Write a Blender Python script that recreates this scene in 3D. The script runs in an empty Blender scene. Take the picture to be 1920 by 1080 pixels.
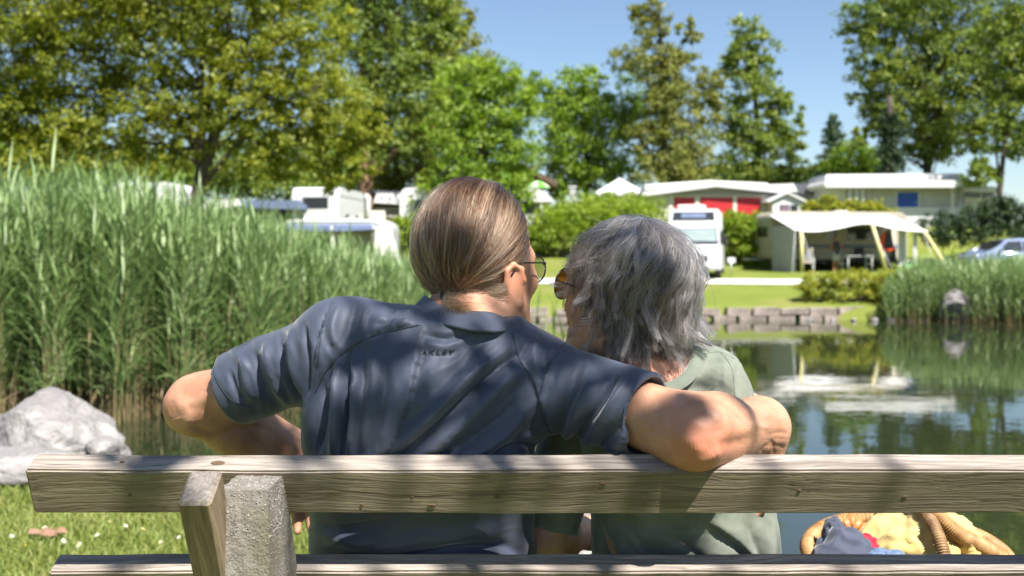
import bpy, bmesh, math, random, time
import numpy as np
from mathutils import Vector, Matrix
from mathutils.bvhtree import BVHTree

T0 = time.time()
SC = bpy.context.scene
COL = SC.collection
R = math.radians
PI = math.pi
random.seed(7)
rng = np.random.default_rng(11)

# ------------------------------------------------------------------ camera
F = 2000.0          # focal length in photograph pixels (1920 wide)
CZ = 1.2            # eye height above the lawn at the bench
HOR = 480.0         # horizon row
WATER_Z = -0.95
cam_d = bpy.data.cameras.new('camera')
cam = bpy.data.objects.new('camera', cam_d)
COL.objects.link(cam)
cam.location = (0, 0, CZ)
cam.rotation_euler = (R(90), 0, 0)
cam_d.sensor_width = 36.0
cam_d.lens = 36.0 * F / 1920.0
cam_d.shift_y = -(540.0 - HOR) / 1920.0
cam_d.clip_start = 0.05
cam_d.clip_end = 3000
cam_d.dof.use_dof = True
cam_d.dof.focus_distance = 1.60
cam_d.dof.aperture_fstop = 5.6
cam_d.dof.aperture_blades = 9
SC.camera = cam

# ------------------------------------------------------------------ sky and sun
SUN = Vector((0.40, -0.60, 1.0)).normalized()      # direction towards the sun
sun_el = math.asin(SUN.z)
sun_az = math.atan2(SUN.x, SUN.y)
world = bpy.data.worlds.new('World')
SC.world = world
world.use_nodes = True
wn = world.node_tree
bg = wn.nodes['Background']
sky = wn.nodes.new('ShaderNodeTexSky')
sky.sky_type = 'NISHITA'
sky.sun_disc = False
sky.sun_elevation = sun_el
sky.sun_rotation = sun_az
sky.altitude = 500
sky.air_density = 1.0
sky.dust_density = 0.6
sky.ozone_density = 2.2
wn.links.new(sky.outputs[0], bg.inputs[0])
bg.inputs[1].default_value = 0.062
sun_d = bpy.data.lights.new('sun', 'SUN')
sun_d.energy = 5.0
sun_d.angle = R(0.53)
sun_d.color = (1.0, 0.955, 0.88)
sun = bpy.data.objects.new('sun', sun_d)
COL.objects.link(sun)
sun.rotation_euler = (-SUN).to_track_quat('-Z', 'Y').to_euler()
sun.location = (20, -20, 40)

SC.view_settings.view_transform = 'Standard'
SC.view_settings.look = 'None'
SC.view_settings.gamma = 1.0
SC.view_settings.use_curve_mapping = False
SC.view_settings.exposure = 1.32
SC.render.engine = 'CYCLES'
SC.cycles.use_denoising = True
SC.cycles.max_bounces = 8
SC.cycles.diffuse_bounces = 4
SC.cycles.transmission_bounces = 6
SC.cycles.transparent_max_bounces = 8
SC.cycles.caustics_reflective = False
SC.cycles.caustics_refractive = False
# ------------------------------------------------------------------ helpers
def P(px, py, d):
    """a point seen at row/column of the photograph, d metres in front of the camera"""
    return Vector(((px - 960.0) * d / F, d, CZ - (py - HOR) * d / F))

def nn(nt, t, **kw):
    n = nt.nodes.new(t)
    for k, v in kw.items():
        setattr(n, k, v)
    return n

def setin(n, name, v):
    n.inputs[name].default_value = v

def c4(c):
    return (c[0], c[1], c[2], 1.0)

MATS = {}
def mat(name, col, col2=None, rough=0.6, scale=6.0, stretch=(1, 1, 1), bump=0.0, bscale=None, bstretch=None,
        metal=0.0, spec=0.5, sheen=0.0, coat=0.0, contrast=(0.35, 0.65), detail=6.0, sss=0.0, col3=None, scale3=1.5,
        c3=(0.5, 0.65), trans=0.0, ior=1.45, bdist=0.01, emit=None):
    """a procedural surface: noise-mixed colours plus fine relief"""
    m = bpy.data.materials.new(name)
    m.use_nodes = True
    nt = m.node_tree
    b = nt.nodes['Principled BSDF']
    setin(b, 'Roughness', rough); setin(b, 'Metallic', metal); setin(b, 'Specular IOR Level', spec)
    setin(b, 'IOR', ior)
    setin(b, 'Base Color', c4(col))
    if sheen:
        setin(b, 'Sheen Weight', sheen); setin(b, 'Sheen Roughness', 0.4)
    if coat:
        setin(b, 'Coat Weight', coat); setin(b, 'Coat Roughness', 0.08)
    if trans:
        setin(b, 'Transmission Weight', trans)
    if sss:
        setin(b, 'Subsurface Weight', sss); setin(b, 'Subsurface Radius', (0.012, 0.004, 0.002)); setin(b, 'Subsurface Scale', 0.6)
    tc = nn(nt, 'ShaderNodeTexCoord')
    mp = nn(nt, 'ShaderNodeMapping')
    mp.inputs['Scale'].default_value = stretch
    nt.links.new(tc.outputs['Object'], mp.inputs['Vector'])
    last = None
    if col2 is not None:
        no = nn(nt, 'ShaderNodeTexNoise')
        setin(no, 'Scale', scale); setin(no, 'Detail', detail); setin(no, 'Roughness', 0.6)
        nt.links.new(mp.outputs[0], no.inputs['Vector'])
        rp = nn(nt, 'ShaderNodeValToRGB')
        rp.color_ramp.elements[0].position = contrast[0]; rp.color_ramp.elements[0].color = c4(col)
        rp.color_ramp.elements[1].position = contrast[1]; rp.color_ramp.elements[1].color = c4(col2)
        nt.links.new(no.outputs['Fac'], rp.inputs[0])
        last = rp.outputs[0]
        if col3 is not None:
            n3 = nn(nt, 'ShaderNodeTexNoise')
            setin(n3, 'Scale', scale3); setin(n3, 'Detail', 5.0)
            nt.links.new(tc.outputs['Object'], n3.inputs['Vector'])
            r3 = nn(nt, 'ShaderNodeMapRange')
            r3.inputs[1].default_value = c3[0]; r3.inputs[2].default_value = c3[1]
            nt.links.new(n3.outputs['Fac'], r3.inputs[0])
            mx = nn(nt, 'ShaderNodeMix', data_type='RGBA')
            nt.links.new(r3.outputs[0], mx.inputs[0])
            nt.links.new(last, mx.inputs[6])
            mx.inputs[7].default_value = c4(col3)
            last = mx.outputs[2]
        nt.links.new(last, b.inputs['Base Color'])
    if bump:
        mb = nn(nt, 'ShaderNodeMapping')
        mb.inputs['Scale'].default_value = bstretch or stretch
        nt.links.new(tc.outputs['Object'], mb.inputs['Vector'])
        nb = nn(nt, 'ShaderNodeTexNoise')
        setin(nb, 'Scale', bscale or scale * 4); setin(nb, 'Detail', 5.0)
        nt.links.new(mb.outputs[0], nb.inputs['Vector'])
        bu = nn(nt, 'ShaderNodeBump')
        setin(bu, 'Strength', bump); setin(bu, 'Distance', bdist)
        nt.links.new(nb.outputs['Fac'], bu.inputs['Height'])
        nt.links.new(bu.outputs[0], b.inputs['Normal'])
    MATS[name] = m
    return m

def leaf_mat(name, c1, c2, c3=None, trans=0.35, rough=0.55, spec=0.4):
    """leaves: colour varies leaf by leaf (attribute tint), light shines through"""
    m = bpy.data.materials.new(name)
    m.use_nodes = True
    nt = m.node_tree
    b = nt.nodes['Principled BSDF']
    out = nt.nodes['Material Output']
    at = nn(nt, 'ShaderNodeAttribute', attribute_name='tint')
    rp = nn(nt, 'ShaderNodeValToRGB')
    rp.color_ramp.elements[0].color = c4(c1); rp.color_ramp.elements[1].color = c4(c2)
    if c3:
        rp.color_ramp.elements[1].position = 0.6
        e = rp.color_ramp.elements.new(1.0); e.color = c4(c3)
    nt.links.new(at.outputs['Fac'], rp.inputs[0])
    nt.links.new(rp.outputs[0], b.inputs['Base Color'])
    setin(b, 'Roughness', rough); setin(b, 'Specular IOR Level', spec)
    tr = nn(nt, 'ShaderNodeBsdfTranslucent')
    hs = nn(nt, 'ShaderNodeHueSaturation')
    setin(hs, 'Hue', 0.497); setin(hs, 'Saturation', 1.1); setin(hs, 'Value', 1.35)
    nt.links.new(rp.outputs[0], hs.inputs['Color'])
    nt.links.new(hs.outputs[0], tr.inputs['Color'])
    mx = nn(nt, 'ShaderNodeMixShader')
    mx.inputs[0].default_value = trans
    nt.links.new(b.outputs[0], mx.inputs[1]); nt.links.new(tr.outputs[0], mx.inputs[2])
    nt.links.new(mx.outputs[0], out.inputs['Surface'])
    MATS[name] = m
    return m

def tag(o, label=None, cat=None, group=None, kind=None):
    if label: o['label'] = label
    if cat: o['category'] = cat
    if group: o['group'] = group
    if kind: o['kind'] = kind
    return o

def link(o, parent=None):
    COL.objects.link(o)
    if parent is not None:
        o.parent = parent
    return o

def empty(name, loc, rz=0.0):
    o = bpy.data.objects.new(name, None)
    o.location = loc; o.rotation_euler = (0, 0, rz)
    o.empty_display_size = 0.1
    COL.objects.link(o)
    return o

def np_mesh(name, verts, faces, material=None, smooth=False, attrs=None):
    """verts (n,3); faces (m,k) int array with constant k, or list of such arrays"""
    me = bpy.data.meshes.new(name)
    verts = np.asarray(verts, dtype=np.float32)
    if not isinstance(faces, (list, tuple)):
        faces = [faces]
    faces = [np.asarray(f, dtype=np.int32) for f in faces if len(f)]
    me.vertices.add(len(verts))
    me.vertices.foreach_set('co', verts.ravel())
    nl = sum(f.size for f in faces)
    nf = sum(len(f) for f in faces)
    me.loops.add(nl)
    me.loops.foreach_set('vertex_index', np.concatenate([f.ravel() for f in faces]))
    me.polygons.add(nf)
    tot = np.concatenate([np.full(len(f), f.shape[1], dtype=np.int32) for f in faces])
    start = np.concatenate([[0], np.cumsum(tot)[:-1]]).astype(np.int32)
    me.polygons.foreach_set('loop_start', start)
    if smooth:
        me.polygons.foreach_set('use_smooth', np.ones(nf, dtype=bool))
    if attrs:
        for k, v in attrs.items():
            v = np.asarray(v, dtype=np.float32)
            if v.ndim == 1:
                a = me.attributes.new(k, 'FLOAT', 'POINT'); a.data.foreach_set('value', v)
            else:
                a = me.attributes.new(k, 'FLOAT_COLOR', 'POINT')
                a.data.foreach_set('color', np.concatenate([v, np.ones((len(v), 1), np.float32)], 1).ravel())
    me.update(calc_edges=True)
    me.validate()
    if material:
        me.materials.append(material)
    return me

def np_obj(name, verts, faces, material=None, parent=None, smooth=False, attrs=None):
    o = bpy.data.objects.new(name, np_mesh(name, verts, faces, material, smooth, attrs))
    return link(o, parent)

def bm_obj(name, bm, material=None, parent=None, smooth=False):
    me = bpy.data.meshes.new(name)
    bmesh.ops.recalc_face_normals(bm, faces=bm.faces)
    bm.to_mesh(me); bm.free()
    if smooth:
        for p in me.polygons: p.use_smooth = True
    if material: me.materials.append(material)
    return link(bpy.data.objects.new(name, me), parent)

def add_box(bm, c, s, rot=None, bevel=0.0, seg=1):
    M = Matrix.Translation(Vector(c))
    if rot is not None: M = M @ rot
    M = M @ Matrix.Diagonal((s[0], s[1], s[2], 1))
    r = bmesh.ops.create_cube(bm, size=1.0, matrix=M)
    if bevel:
        es = list({e for v in r['verts'] for e in v.link_edges})
        bmesh.ops.bevel(bm, geom=es, offset=bevel, segments=seg, affect='EDGES', profile=0.5)

def box(name, c, s, material, parent=None, bevel=0.0, rot=None, seg=1, smooth=False):
    bm = bmesh.new()
    add_box(bm, c, s, rot, bevel, seg)
    return bm_obj(name, bm, material, parent, smooth)

def tube_np(pts, radii, n=6, cap=True):
    """verts/quads of a tube along pts"""
    pts = np.asarray(pts, float); m = len(pts)
    radii = np.broadcast_to(np.asarray(radii, float), (m,))
    t = np.gradient(pts, axis=0); t /= np.linalg.norm(t, axis=1)[:, None] + 1e-9
    up = np.array([0, 0, 1.0])
    if abs(t[0] @ up) > 0.9: up = np.array([1.0, 0, 0])
    V = []
    u = np.cross(t[0], up); u /= np.linalg.norm(u)
    ang = np.linspace(0, 2 * PI, n, endpoint=False)
    for i in range(m):
        u = u - t[i] * (u @ t[i]); u /= np.linalg.norm(u) + 1e-9
        w = np.cross(t[i], u)
        V.append(pts[i] + radii[i] * (np.cos(ang)[:, None] * u + np.sin(ang)[:, None] * w))
    V = np.concatenate(V)
    Q = []
    for i in range(m - 1):
        a = i * n + np.arange(n); b = i * n + (np.arange(n) + 1) % n
        Q.append(np.stack([a, b, b + n, a + n], 1))
    Q = np.concatenate(Q)
    Tn = np.zeros((0, 3), int)
    if cap:
        V = np.concatenate([V, pts[:1], pts[-1:]])
        c0, c1 = len(V) - 2, len(V) - 1
        a = np.arange(n); b = (a + 1) % n
        Tn = np.concatenate([np.stack([b, a, np.full(n, c0)], 1),
                             np.stack([a + (m - 1) * n, b + (m - 1) * n, np.full(n, c1)], 1)])
    return V, Q, Tn

class MB:
    """collects pieces of ONE part"""
    def __init__(s): s.v = []; s.q = []; s.t = []; s.n = 0
    def add(s, V, Q, T=None):
        s.v.append(np.asarray(V, float))
        if Q is not None and len(Q): s.q.append(np.asarray(Q) + s.n)
        if T is not None and len(T): s.t.append(np.asarray(T) + s.n)
        s.n += len(V)
    def tube(s, pts, r, n=6): s.add(*tube_np(pts, r, n)); return s
    def build(s, name, material, parent=None, smooth=True, attrs=None):
        fs = []
        if s.q: fs.append(np.concatenate(s.q))
        if s.t: fs.append(np.concatenate(s.t))
        return np_obj(name, np.concatenate(s.v), fs, material, parent, smooth, attrs)

def tube(name, pts, r, material, parent=None, n=8):
    return MB().tube(pts, r, n).build(name, material, parent)

def prism(name, outline, y0, y1, material, parent=None, axis='y', bevel=0.0, smooth=False):
    """outline (a,b) pairs extruded along an axis: 'y' -> (x,z), 'x' -> (y,z), 'z' -> (x,y)"""
    bm = bmesh.new()
    def mk(a, b, t):
        return {'y': (a, t, b), 'x': (t, a, b), 'z': (a, b, t)}[axis]
    v0 = [bm.verts.new(mk(a, b, y0)) for a, b in outline]
    v1 = [bm.verts.new(mk(a, b, y1)) for a, b in outline]
    bm.faces.new(v0); bm.faces.new(list(reversed(v1)))
    n = len(outline)
    for i in range(n):
        bm.faces.new((v0[i], v0[(i + 1) % n], v1[(i + 1) % n], v1[i]))
    if bevel:
        bmesh.ops.bevel(bm, geom=list(bm.edges), offset=bevel, segments=2, affect='EDGES', profile=0.5)
    return bm_obj(name, bm, material, parent, smooth)

def copy_tree(o, parent=None):
    c = o.copy(); COL.objects.link(c); c.parent = parent
    for ch in list(o.children):
        copy_tree(ch, c)
    return c

def spline(pts, n):
    """Catmull-Rom through pts -> n points"""
    pts = np.asarray(pts, float)
    if len(pts) == 2:
        return pts[0] + (pts[1] - pts[0]) * np.linspace(0, 1, n)[:, None]
    p = np.concatenate([[2 * pts[0] - pts[1]], pts, [2 * pts[-1] - pts[-2]]])
    out = []
    for t in np.linspace(0, len(pts) - 1 - 1e-6, n):
        i = int(t); f = t - i
        a, b, c, d = p[i], p[i + 1], p[i + 2], p[i + 3]
        out.append(0.5 * ((2 * b) + (c - a) * f + (2 * a - 5 * b + 4 * c - d) * f * f + (3 * b - a - 3 * c + d) * f ** 3))
    return np.array(out)

# value noise on arrays of points, used to roughen geometry
_perm = rng.random((32, 32, 32))
def vnoise(p, s=1.0):
    q = np.asarray(p, float) * s
    i = np.floor(q).astype(int); f = q - i
    f = f * f * (3 - 2 * f)
    r = 0
    for dx in (0, 1):
        for dy in (0, 1):
            for dz in (0, 1):
                w = (f[:, 0] if dx else 1 - f[:, 0]) * (f[:, 1] if dy else 1 - f[:, 1]) * (f[:, 2] if dz else 1 - f[:, 2])
                r = r + w * _perm[(i[:, 0] + dx) % 32, (i[:, 1] + dy) % 32, (i[:, 2] + dz) % 32]
    return r * 2 - 1

# ------------------------------------------------------------------ implicit bodies
def s_cone(a, b, ra, rb):
    a = np.array(a, np.float32); b = np.array(b, np.float32)
    ab = b - a; L2 = float(ab @ ab)
    def f(p):
        h = np.clip(((p - a) @ ab) / L2, 0, 1)
        return np.linalg.norm(p - a - h[:, None] * ab, axis=1) - (ra + (rb - ra) * h)
    return f

def s_ell(c, r, axes=None):
    c = np.array(c, np.float32); r = np.array(r, np.float32)
    A = np.eye(3, dtype=np.float32) if axes is None else np.array(axes, np.float32)   # rows = axes
    def f(p):
        q = (p - c) @ A.T
        k0 = np.linalg.norm(q / r, axis=1); k1 = np.linalg.norm(q / (r * r), axis=1)
        return k0 * (k0 - 1.0) / (k1 + 1e-9)
    return f

def s_torso(tab, cap=0.03, e=2.3):
    tab = np.array(tab, float)
    # smooth the profile so that no ring shows between the sections
    zz = np.linspace(tab[0, 0], tab[-1, 0], 160)
    w = 0.035
    ker = np.exp(-((zz[:, None] - zz[None]) / w) ** 2); ker /= ker.sum(1)[:, None]
    tab = np.stack([zz] + [ker @ np.interp(zz, tab[:, 0], tab[:, k]) for k in (1, 2, 3, 4)], 1)
    zs = tab[:, 0]
    def f(p):
        z = np.clip(p[:, 2], zs[0], zs[-1])
        cx, cy, rx, ry = (np.interp(z, zs, tab[:, k]) for k in (1, 2, 3, 4))
        k = ((np.abs(p[:, 0] - cx) / rx) ** e + (np.abs(p[:, 1] - cy) / ry) ** e) ** (1 / e)
        d = (k - 1) * np.minimum(rx, ry)
        dz = np.maximum(p[:, 2] - zs[-1], zs[0] - p[:, 2])
        return np.where(dz > 0, np.sqrt(np.maximum(d, 0) ** 2 + dz ** 2) + np.minimum(d, 0) * 0, d).astype(np.float32)
    return f

def smin(a, b, k):
    h = np.maximum(k - np.abs(a - b), 0) / k
    return np.minimum(a, b) - h * h * k * 0.25

def s_union(items):
    """items: (sdf, blend radius)"""
    def f(p):
        d = None
        for g, k in items:
            e = g(p)
            d = e if d is None else smin(d, e, k)
        return d
    f.items = items
    return f

def cull_eval(f, pts, cell=0.06):
    """evaluate a union cell by cell, leaving out members too far away to matter"""
    items = getattr(f, 'items', None)
    if items is None or len(pts) < 4000:
        return f(pts)
    key = np.floor(pts / cell).astype(np.int64)
    key -= key.min(0)
    m = key.max(0) + 1
    code = (key[:, 0] * m[1] + key[:, 1]) * m[2] + key[:, 2]
    order = np.argsort(code, kind='stable')
    uc, st = np.unique(code[order], return_index=True)
    st = np.append(st, len(order))
    cen = np.array([pts[order[a:b]].mean(0) for a, b in zip(st[:-1], st[1:])], np.float32)
    D = np.stack([g(cen) for g, k in items])
    lim = np.maximum(D.min(0), 0) + cell * 2.6 + 0.03
    out = np.empty(len(pts), np.float32)
    for i, (a, b) in enumerate(zip(st[:-1], st[1:])):
        ix = order[a:b]; q = pts[ix]; d = None
        for j, (g, k) in enumerate(items):
            if D[j, i] > lim[i] and not (d is None and j == len(items) - 1): continue
            e = g(q)
            d = e if d is None else smin(d, e, k)
        out[ix] = d
    return out

def sdf_mesh(f, lo, hi, h, project=2):
    """surface nets on a narrow band of the implicit function f"""
    lo = np.array(lo, float); hi = np.array(hi, float)
    B = 8
    nb = np.ceil((hi - lo) / (h * B)).astype(int)
    N = nb * B + 1
    bc = np.stack(np.meshgrid(*[np.arange(k) for k in nb], indexing='ij'), -1).reshape(-1, 3)
    cen = lo + (bc + 0.5) * h * B
    dc = f(cen.astype(np.float32))
    act = np.abs(dc) < h * B * 1.25
    G = np.empty(tuple(N), np.float32)
    G[:] = 1.0
    for (i, j, k), s in zip(bc[~act], dc[~act]):
        if s < 0: G[i * B:(i + 1) * B + 1, j * B:(j + 1) * B + 1, k * B:(k + 1) * B + 1] = -1.0
    off = np.stack(np.meshgrid(*[np.arange(B + 1)] * 3, indexing='ij'), -1).reshape(-1, 3)
    A = bc[act]
    for c0 in range(0, len(A), 1500):
        blk = A[c0:c0 + 1500]
        idx = (blk[:, None, :] * B + off[None]).reshape(-1, 3)
        v = cull_eval(f, (lo + idx * h).astype(np.float32))
        G[idx[:, 0], idx[:, 1], idx[:, 2]] = v
    S = G < 0
    cnt = np.zeros(tuple(N - 1), np.int8)
    for dx in (0, 1):
        for dy in (0, 1):
            for dz in (0, 1):
                cnt += S[dx:N[0] - 1 + dx, dy:N[1] - 1 + dy, dz:N[2] - 1 + dz]
    mixed = (cnt > 0) & (cnt < 8)
    cells = np.argwhere(mixed)
    vid = np.full(mixed.shape, -1, np.int32)
    vid[mixed] = np.arange(len(cells))
    acc = np.zeros((len(cells), 3)); num = np.zeros(len(cells))
    cr = [(dx, dy, dz) for dx in (0, 1) for dy in (0, 1) for dz in (0, 1)]
    val = {c: G[cells[:, 0] + c[0], cells[:, 1] + c[1], cells[:, 2] + c[2]] for c in cr}
    for c in cr:
        for ax in range(3):
            if c[ax] == 0:
                e = list(c); e[ax] = 1; e = tuple(e)
                va, vb = val[c], val[e]
                m = (va < 0) != (vb < 0)
                t = np.where(m, va / (va - vb + 1e-12), 0)
                pt = np.tile(np.array(c, float), (len(cells), 1)); pt[:, ax] += t
                acc[m] += pt[m]; num[m] += 1
    V = lo + (cells + acc / num[:, None]) * h
    Qs = []
    for ax in range(3):
        o1, o2 = (ax + 1) % 3, (ax + 2) % 3
        sl0 = [slice(None)] * 3; sl1 = [slice(None)] * 3
        sl0[ax] = slice(0, N[ax] - 1); sl1[ax] = slice(1, N[ax])
        a, b = S[tuple(sl0)], S[tuple(sl1)]
        E = np.argwhere(a != b)
        E = E[(E[:, o1] > 0) & (E[:, o2] > 0) & (E[:, o1] < N[o1] - 1) & (E[:, o2] < N[o2] - 1)]
        sg = a[E[:, 0], E[:, 1], E[:, 2]]
        def cell(d1, d2):
            q = E.copy(); q[:, o1] += d1; q[:, o2] += d2
            return vid[q[:, 0], q[:, 1], q[:, 2]]
        q = np.stack([cell(-1, -1), cell(0, -1), cell(0, 0), cell(-1, 0)], 1)
        q[~sg] = q[~sg][:, ::-1]
        Qs.append(q)
    Q = np.concatenate(Qs)
    Q = Q[(Q >= 0).all(1)]
    for _ in range(project):
        n, d = sdf_normal(f, V, h * 0.5)
        V = V - n * np.clip(d, -h, h)[:, None]
    return V, Q

def sdf_normal(f, V, e):
    V32 = V.astype(np.float32)
    ff = lambda q: cull_eval(f, q)
    d = ff(V32)
    g = np.stack([ff(V32 + np.float32(e) * np.eye(3, dtype=np.float32)[i]) - d for i in range(3)], 1)
    l = np.linalg.norm(g, axis=1)[:, None] + 1e-9
    return g / l, d / np.maximum(l[:, 0] / e, 0.3)

def vnormals(V, Q):
    a = V[Q[:, 2]] - V[Q[:, 0]]; b = V[Q[:, 3]] - V[Q[:, 1]]
    fn = np.cross(a, b)
    n = np.zeros_like(V)
    for k in range(4): np.add.at(n, Q[:, k], fn)
    return n / (np.linalg.norm(n, axis=1)[:, None] + 1e-12)

def to_px(V):
    return np.stack([960 + V[:, 0] / V[:, 1] * F, HOR + (CZ - V[:, 2]) / V[:, 1] * F], 1)

def seg_dist(uv, pl):
    """distance of uv to a polyline, the signed side, and the parameter along it"""
    pl = np.asarray(pl, float)
    best = np.full(len(uv), 1e9); sg = np.zeros(len(uv)); par = np.zeros(len(uv))
    L = np.concatenate([[0], np.cumsum(np.linalg.norm(np.diff(pl, axis=0), axis=1))])
    for i in range(len(pl) - 1):
        a, b = pl[i], pl[i + 1]; ab = b - a
        t = np.clip(((uv - a) @ ab) / (ab @ ab), 0, 1)
        q = uv - a - t[:, None] * ab
        d = np.hypot(q[:, 0], q[:, 1])
        m = d < best
        best[m] = d[m]
        sg[m] = np.sign(ab[0] * q[m, 1] - ab[1] * q[m, 0])
        par[m] = ((L[i] + t * (L[i + 1] - L[i])) / L[-1])[m]
    return best, sg, par

# ------------------------------------------------------------------ shared surfaces
M_white = mat('white_lacquer', (0.58, 0.59, 0.60), (0.52, 0.52, 0.525), rough=0.35, scale=3)
M_cream = mat('cream_panel', (0.66, 0.62, 0.53), (0.58, 0.54, 0.46), rough=0.55, scale=4)
M_greywall = mat('grey_panel', (0.40, 0.40, 0.41), (0.34, 0.34, 0.35), rough=0.6, scale=4)
M_dark = mat('dark_fabric', (0.05, 0.055, 0.07), (0.03, 0.03, 0.04), rough=0.8, scale=5)
M_glass = mat('dark_window_glass', (0.03, 0.035, 0.04), rough=0.08, spec=0.8)
M_rubber = mat('black_rubber', (0.02, 0.02, 0.02), rough=0.8)
M_red = mat('red_shutter', (0.50, 0.025, 0.03), (0.42, 0.02, 0.03), rough=0.45, scale=5)
M_blue = mat('blue_door_paint', (0.01, 0.07, 0.42), (0.01, 0.06, 0.35), rough=0.45, scale=4)
M_canvas = mat('white_canvas', (0.62, 0.62, 0.61), (0.55, 0.55, 0.55), rough=0.8, scale=3)
M_bluecan = mat('blue_grey_canvas', (0.13, 0.17, 0.28), (0.10, 0.13, 0.22), rough=0.75, scale=3)
M_brown = mat('brown_timber', (0.12, 0.07, 0.045), (0.08, 0.05, 0.03), rough=0.7, scale=3, stretch=(1, 1, 8))
M_alu = mat('aluminium', (0.55, 0.56, 0.58), rough=0.35, metal=0.8)
M_bark = mat('bark', (0.085, 0.065, 0.05), (0.04, 0.032, 0.026), rough=0.9, scale=7, stretch=(1, 1, 0.25), bump=0.6, bscale=16, bdist=0.03)
M_barkpale = mat('pine_bark', (0.28, 0.15, 0.08), (0.14, 0.09, 0.06), rough=0.9, scale=7, stretch=(1, 1, 0.25), bump=0.5, bscale=16, bdist=0.03)
M_roofdark = mat('dark_roof', (0.10, 0.11, 0.13), (0.075, 0.08, 0.095), rough=0.5, scale=4)
# ------------------------------------------------------------------ ground, water, path
LAKE = np.array([(-60, 7.6), (-8, 7.2), (-4, 6.3), (-2.4, 5.75), (-1.6, 5.5), (-1, 5.3), (-0.2, 4.8), (0.5, 4.25), (1.1, 3.95), (3, 3.85), (6, 3.7), (16, 3.0), (60, 2),
                 (60, 33), (25, 34.4), (14, 35.3), (10, 36.0), (0.2, 36.0), (-1, 33.5), (-2.5, 28), (-4, 22), (-8, 19.8), (-60, 18)], float)
def lake_dist(xy):
    x, y = xy[:, 0], xy[:, 1]
    inside = np.zeros(len(xy), bool); best = np.full(len(xy), 1e9)
    n = len(LAKE)
    for i in range(n):
        a, b = LAKE[i], LAKE[(i + 1) % n]
        ab = b - a
        t = np.clip(((xy - a) @ ab) / (ab @ ab), 0, 1)
        q = xy - a - t[:, None] * ab
        best = np.minimum(best, np.hypot(q[:, 0], q[:, 1]))
        c = (a[1] > y) != (b[1] > y)
        with np.errstate(divide='ignore', invalid='ignore'):
            xi = (b[0] - a[0]) * (y - a[1]) / (b[1] - a[1]) + a[0]
        inside ^= c & (x < xi)
    return np.where(inside, -best, best)

def land_z(x, y):
    far = np.interp(y, [18, 36, 38, 41, 44, 51.5, 53.5, 57.5, 60, 75, 120, 600], [-.4, -.5, -.28, .12, .42, .5, .9, 2.7, 2.85, 3.2, 4.2, 7])
    left = np.interp(y, [18, 20, 26, 40, 48, 53, 57, 62, 75, 120, 600], [-.6, -.3, .2, .8, 1.0, 1.4, 2.9, 3.4, 4.0, 6.5, 16])
    w = np.clip((x + 6.5) / 5.0, 0, 1); w = w * w * (3 - 2 * w)
    f = left * (1 - w) + far * w
    f = f + np.interp(y, [44, 53, 57.5], [0, .85, 0]) * np.clip((7.5 - x) / 2.5, 0, 1) * np.clip((x + 8) / 3, 0, 1)
    nz = 0.02 * np.sin(x * 1.7 + y * 0.9) * np.cos(y * 1.3 - x * .6)
    return np.where(y < 12.5, nz, f)

def ground_z(x, y):
    x = np.atleast_1d(np.asarray(x, float)); y = np.atleast_1d(np.asarray(y, float))
    d = lake_dist(np.stack([x, y], 1))
    base = land_z(x, y)
    near = y < 12.5
    w0 = np.where(near, 0.30, 0.10)
    t = np.clip((w0 - d) / (w0 + 0.55), 0, 1); t = t * t * (3 - 2 * t)
    return base * (1 - t) + (-2.1) * t
def gz(x, y): return float(ground_z(x, y)[0])

def seg(*a): return np.concatenate([np.arange(p, q, s) for p, q, s in a])
xs = seg((-900, -60, 60), (-60, -12, 1.5), (-12, -5, .3), (-5, 4, .11), (4, 12, .4), (12, 60, 1.5), (60, 901, 60))
ys = seg((-80, -4, 4), (-4, 2, .3), (2, 9, .10), (9, 20, .5), (20, 34, 1), (34, 62, .35), (62, 120, 4), (120, 1401, 80))
X, Y = np.meshgrid(xs, ys, indexing='ij')
Z = ground_z(X.ravel(), Y.ravel())
nx, ny = X.shape
I = np.arange(nx * ny).reshape(nx, ny)
Q = np.stack([I[:-1, :-1], I[1:, :-1], I[1:, 1:], I[:-1, 1:]], -1).reshape(-1, 4)
M_lawn = mat('lawn', (0.12, 0.16, 0.022), (0.17, 0.20, 0.04), rough=0.9, scale=0.9, detail=9, contrast=(0.3, 0.7),
             col3=(0.20, 0.19, 0.06), scale3=0.35, c3=(0.52, 0.75), bump=0.7, bscale=60, bdist=0.03, spec=0.2)
g = np_obj('ground', np.stack([X.ravel(), Y.ravel(), Z], 1), Q, M_lawn, smooth=True)
tag(g, 'grassy ground around the pond', kind='structure')

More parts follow.
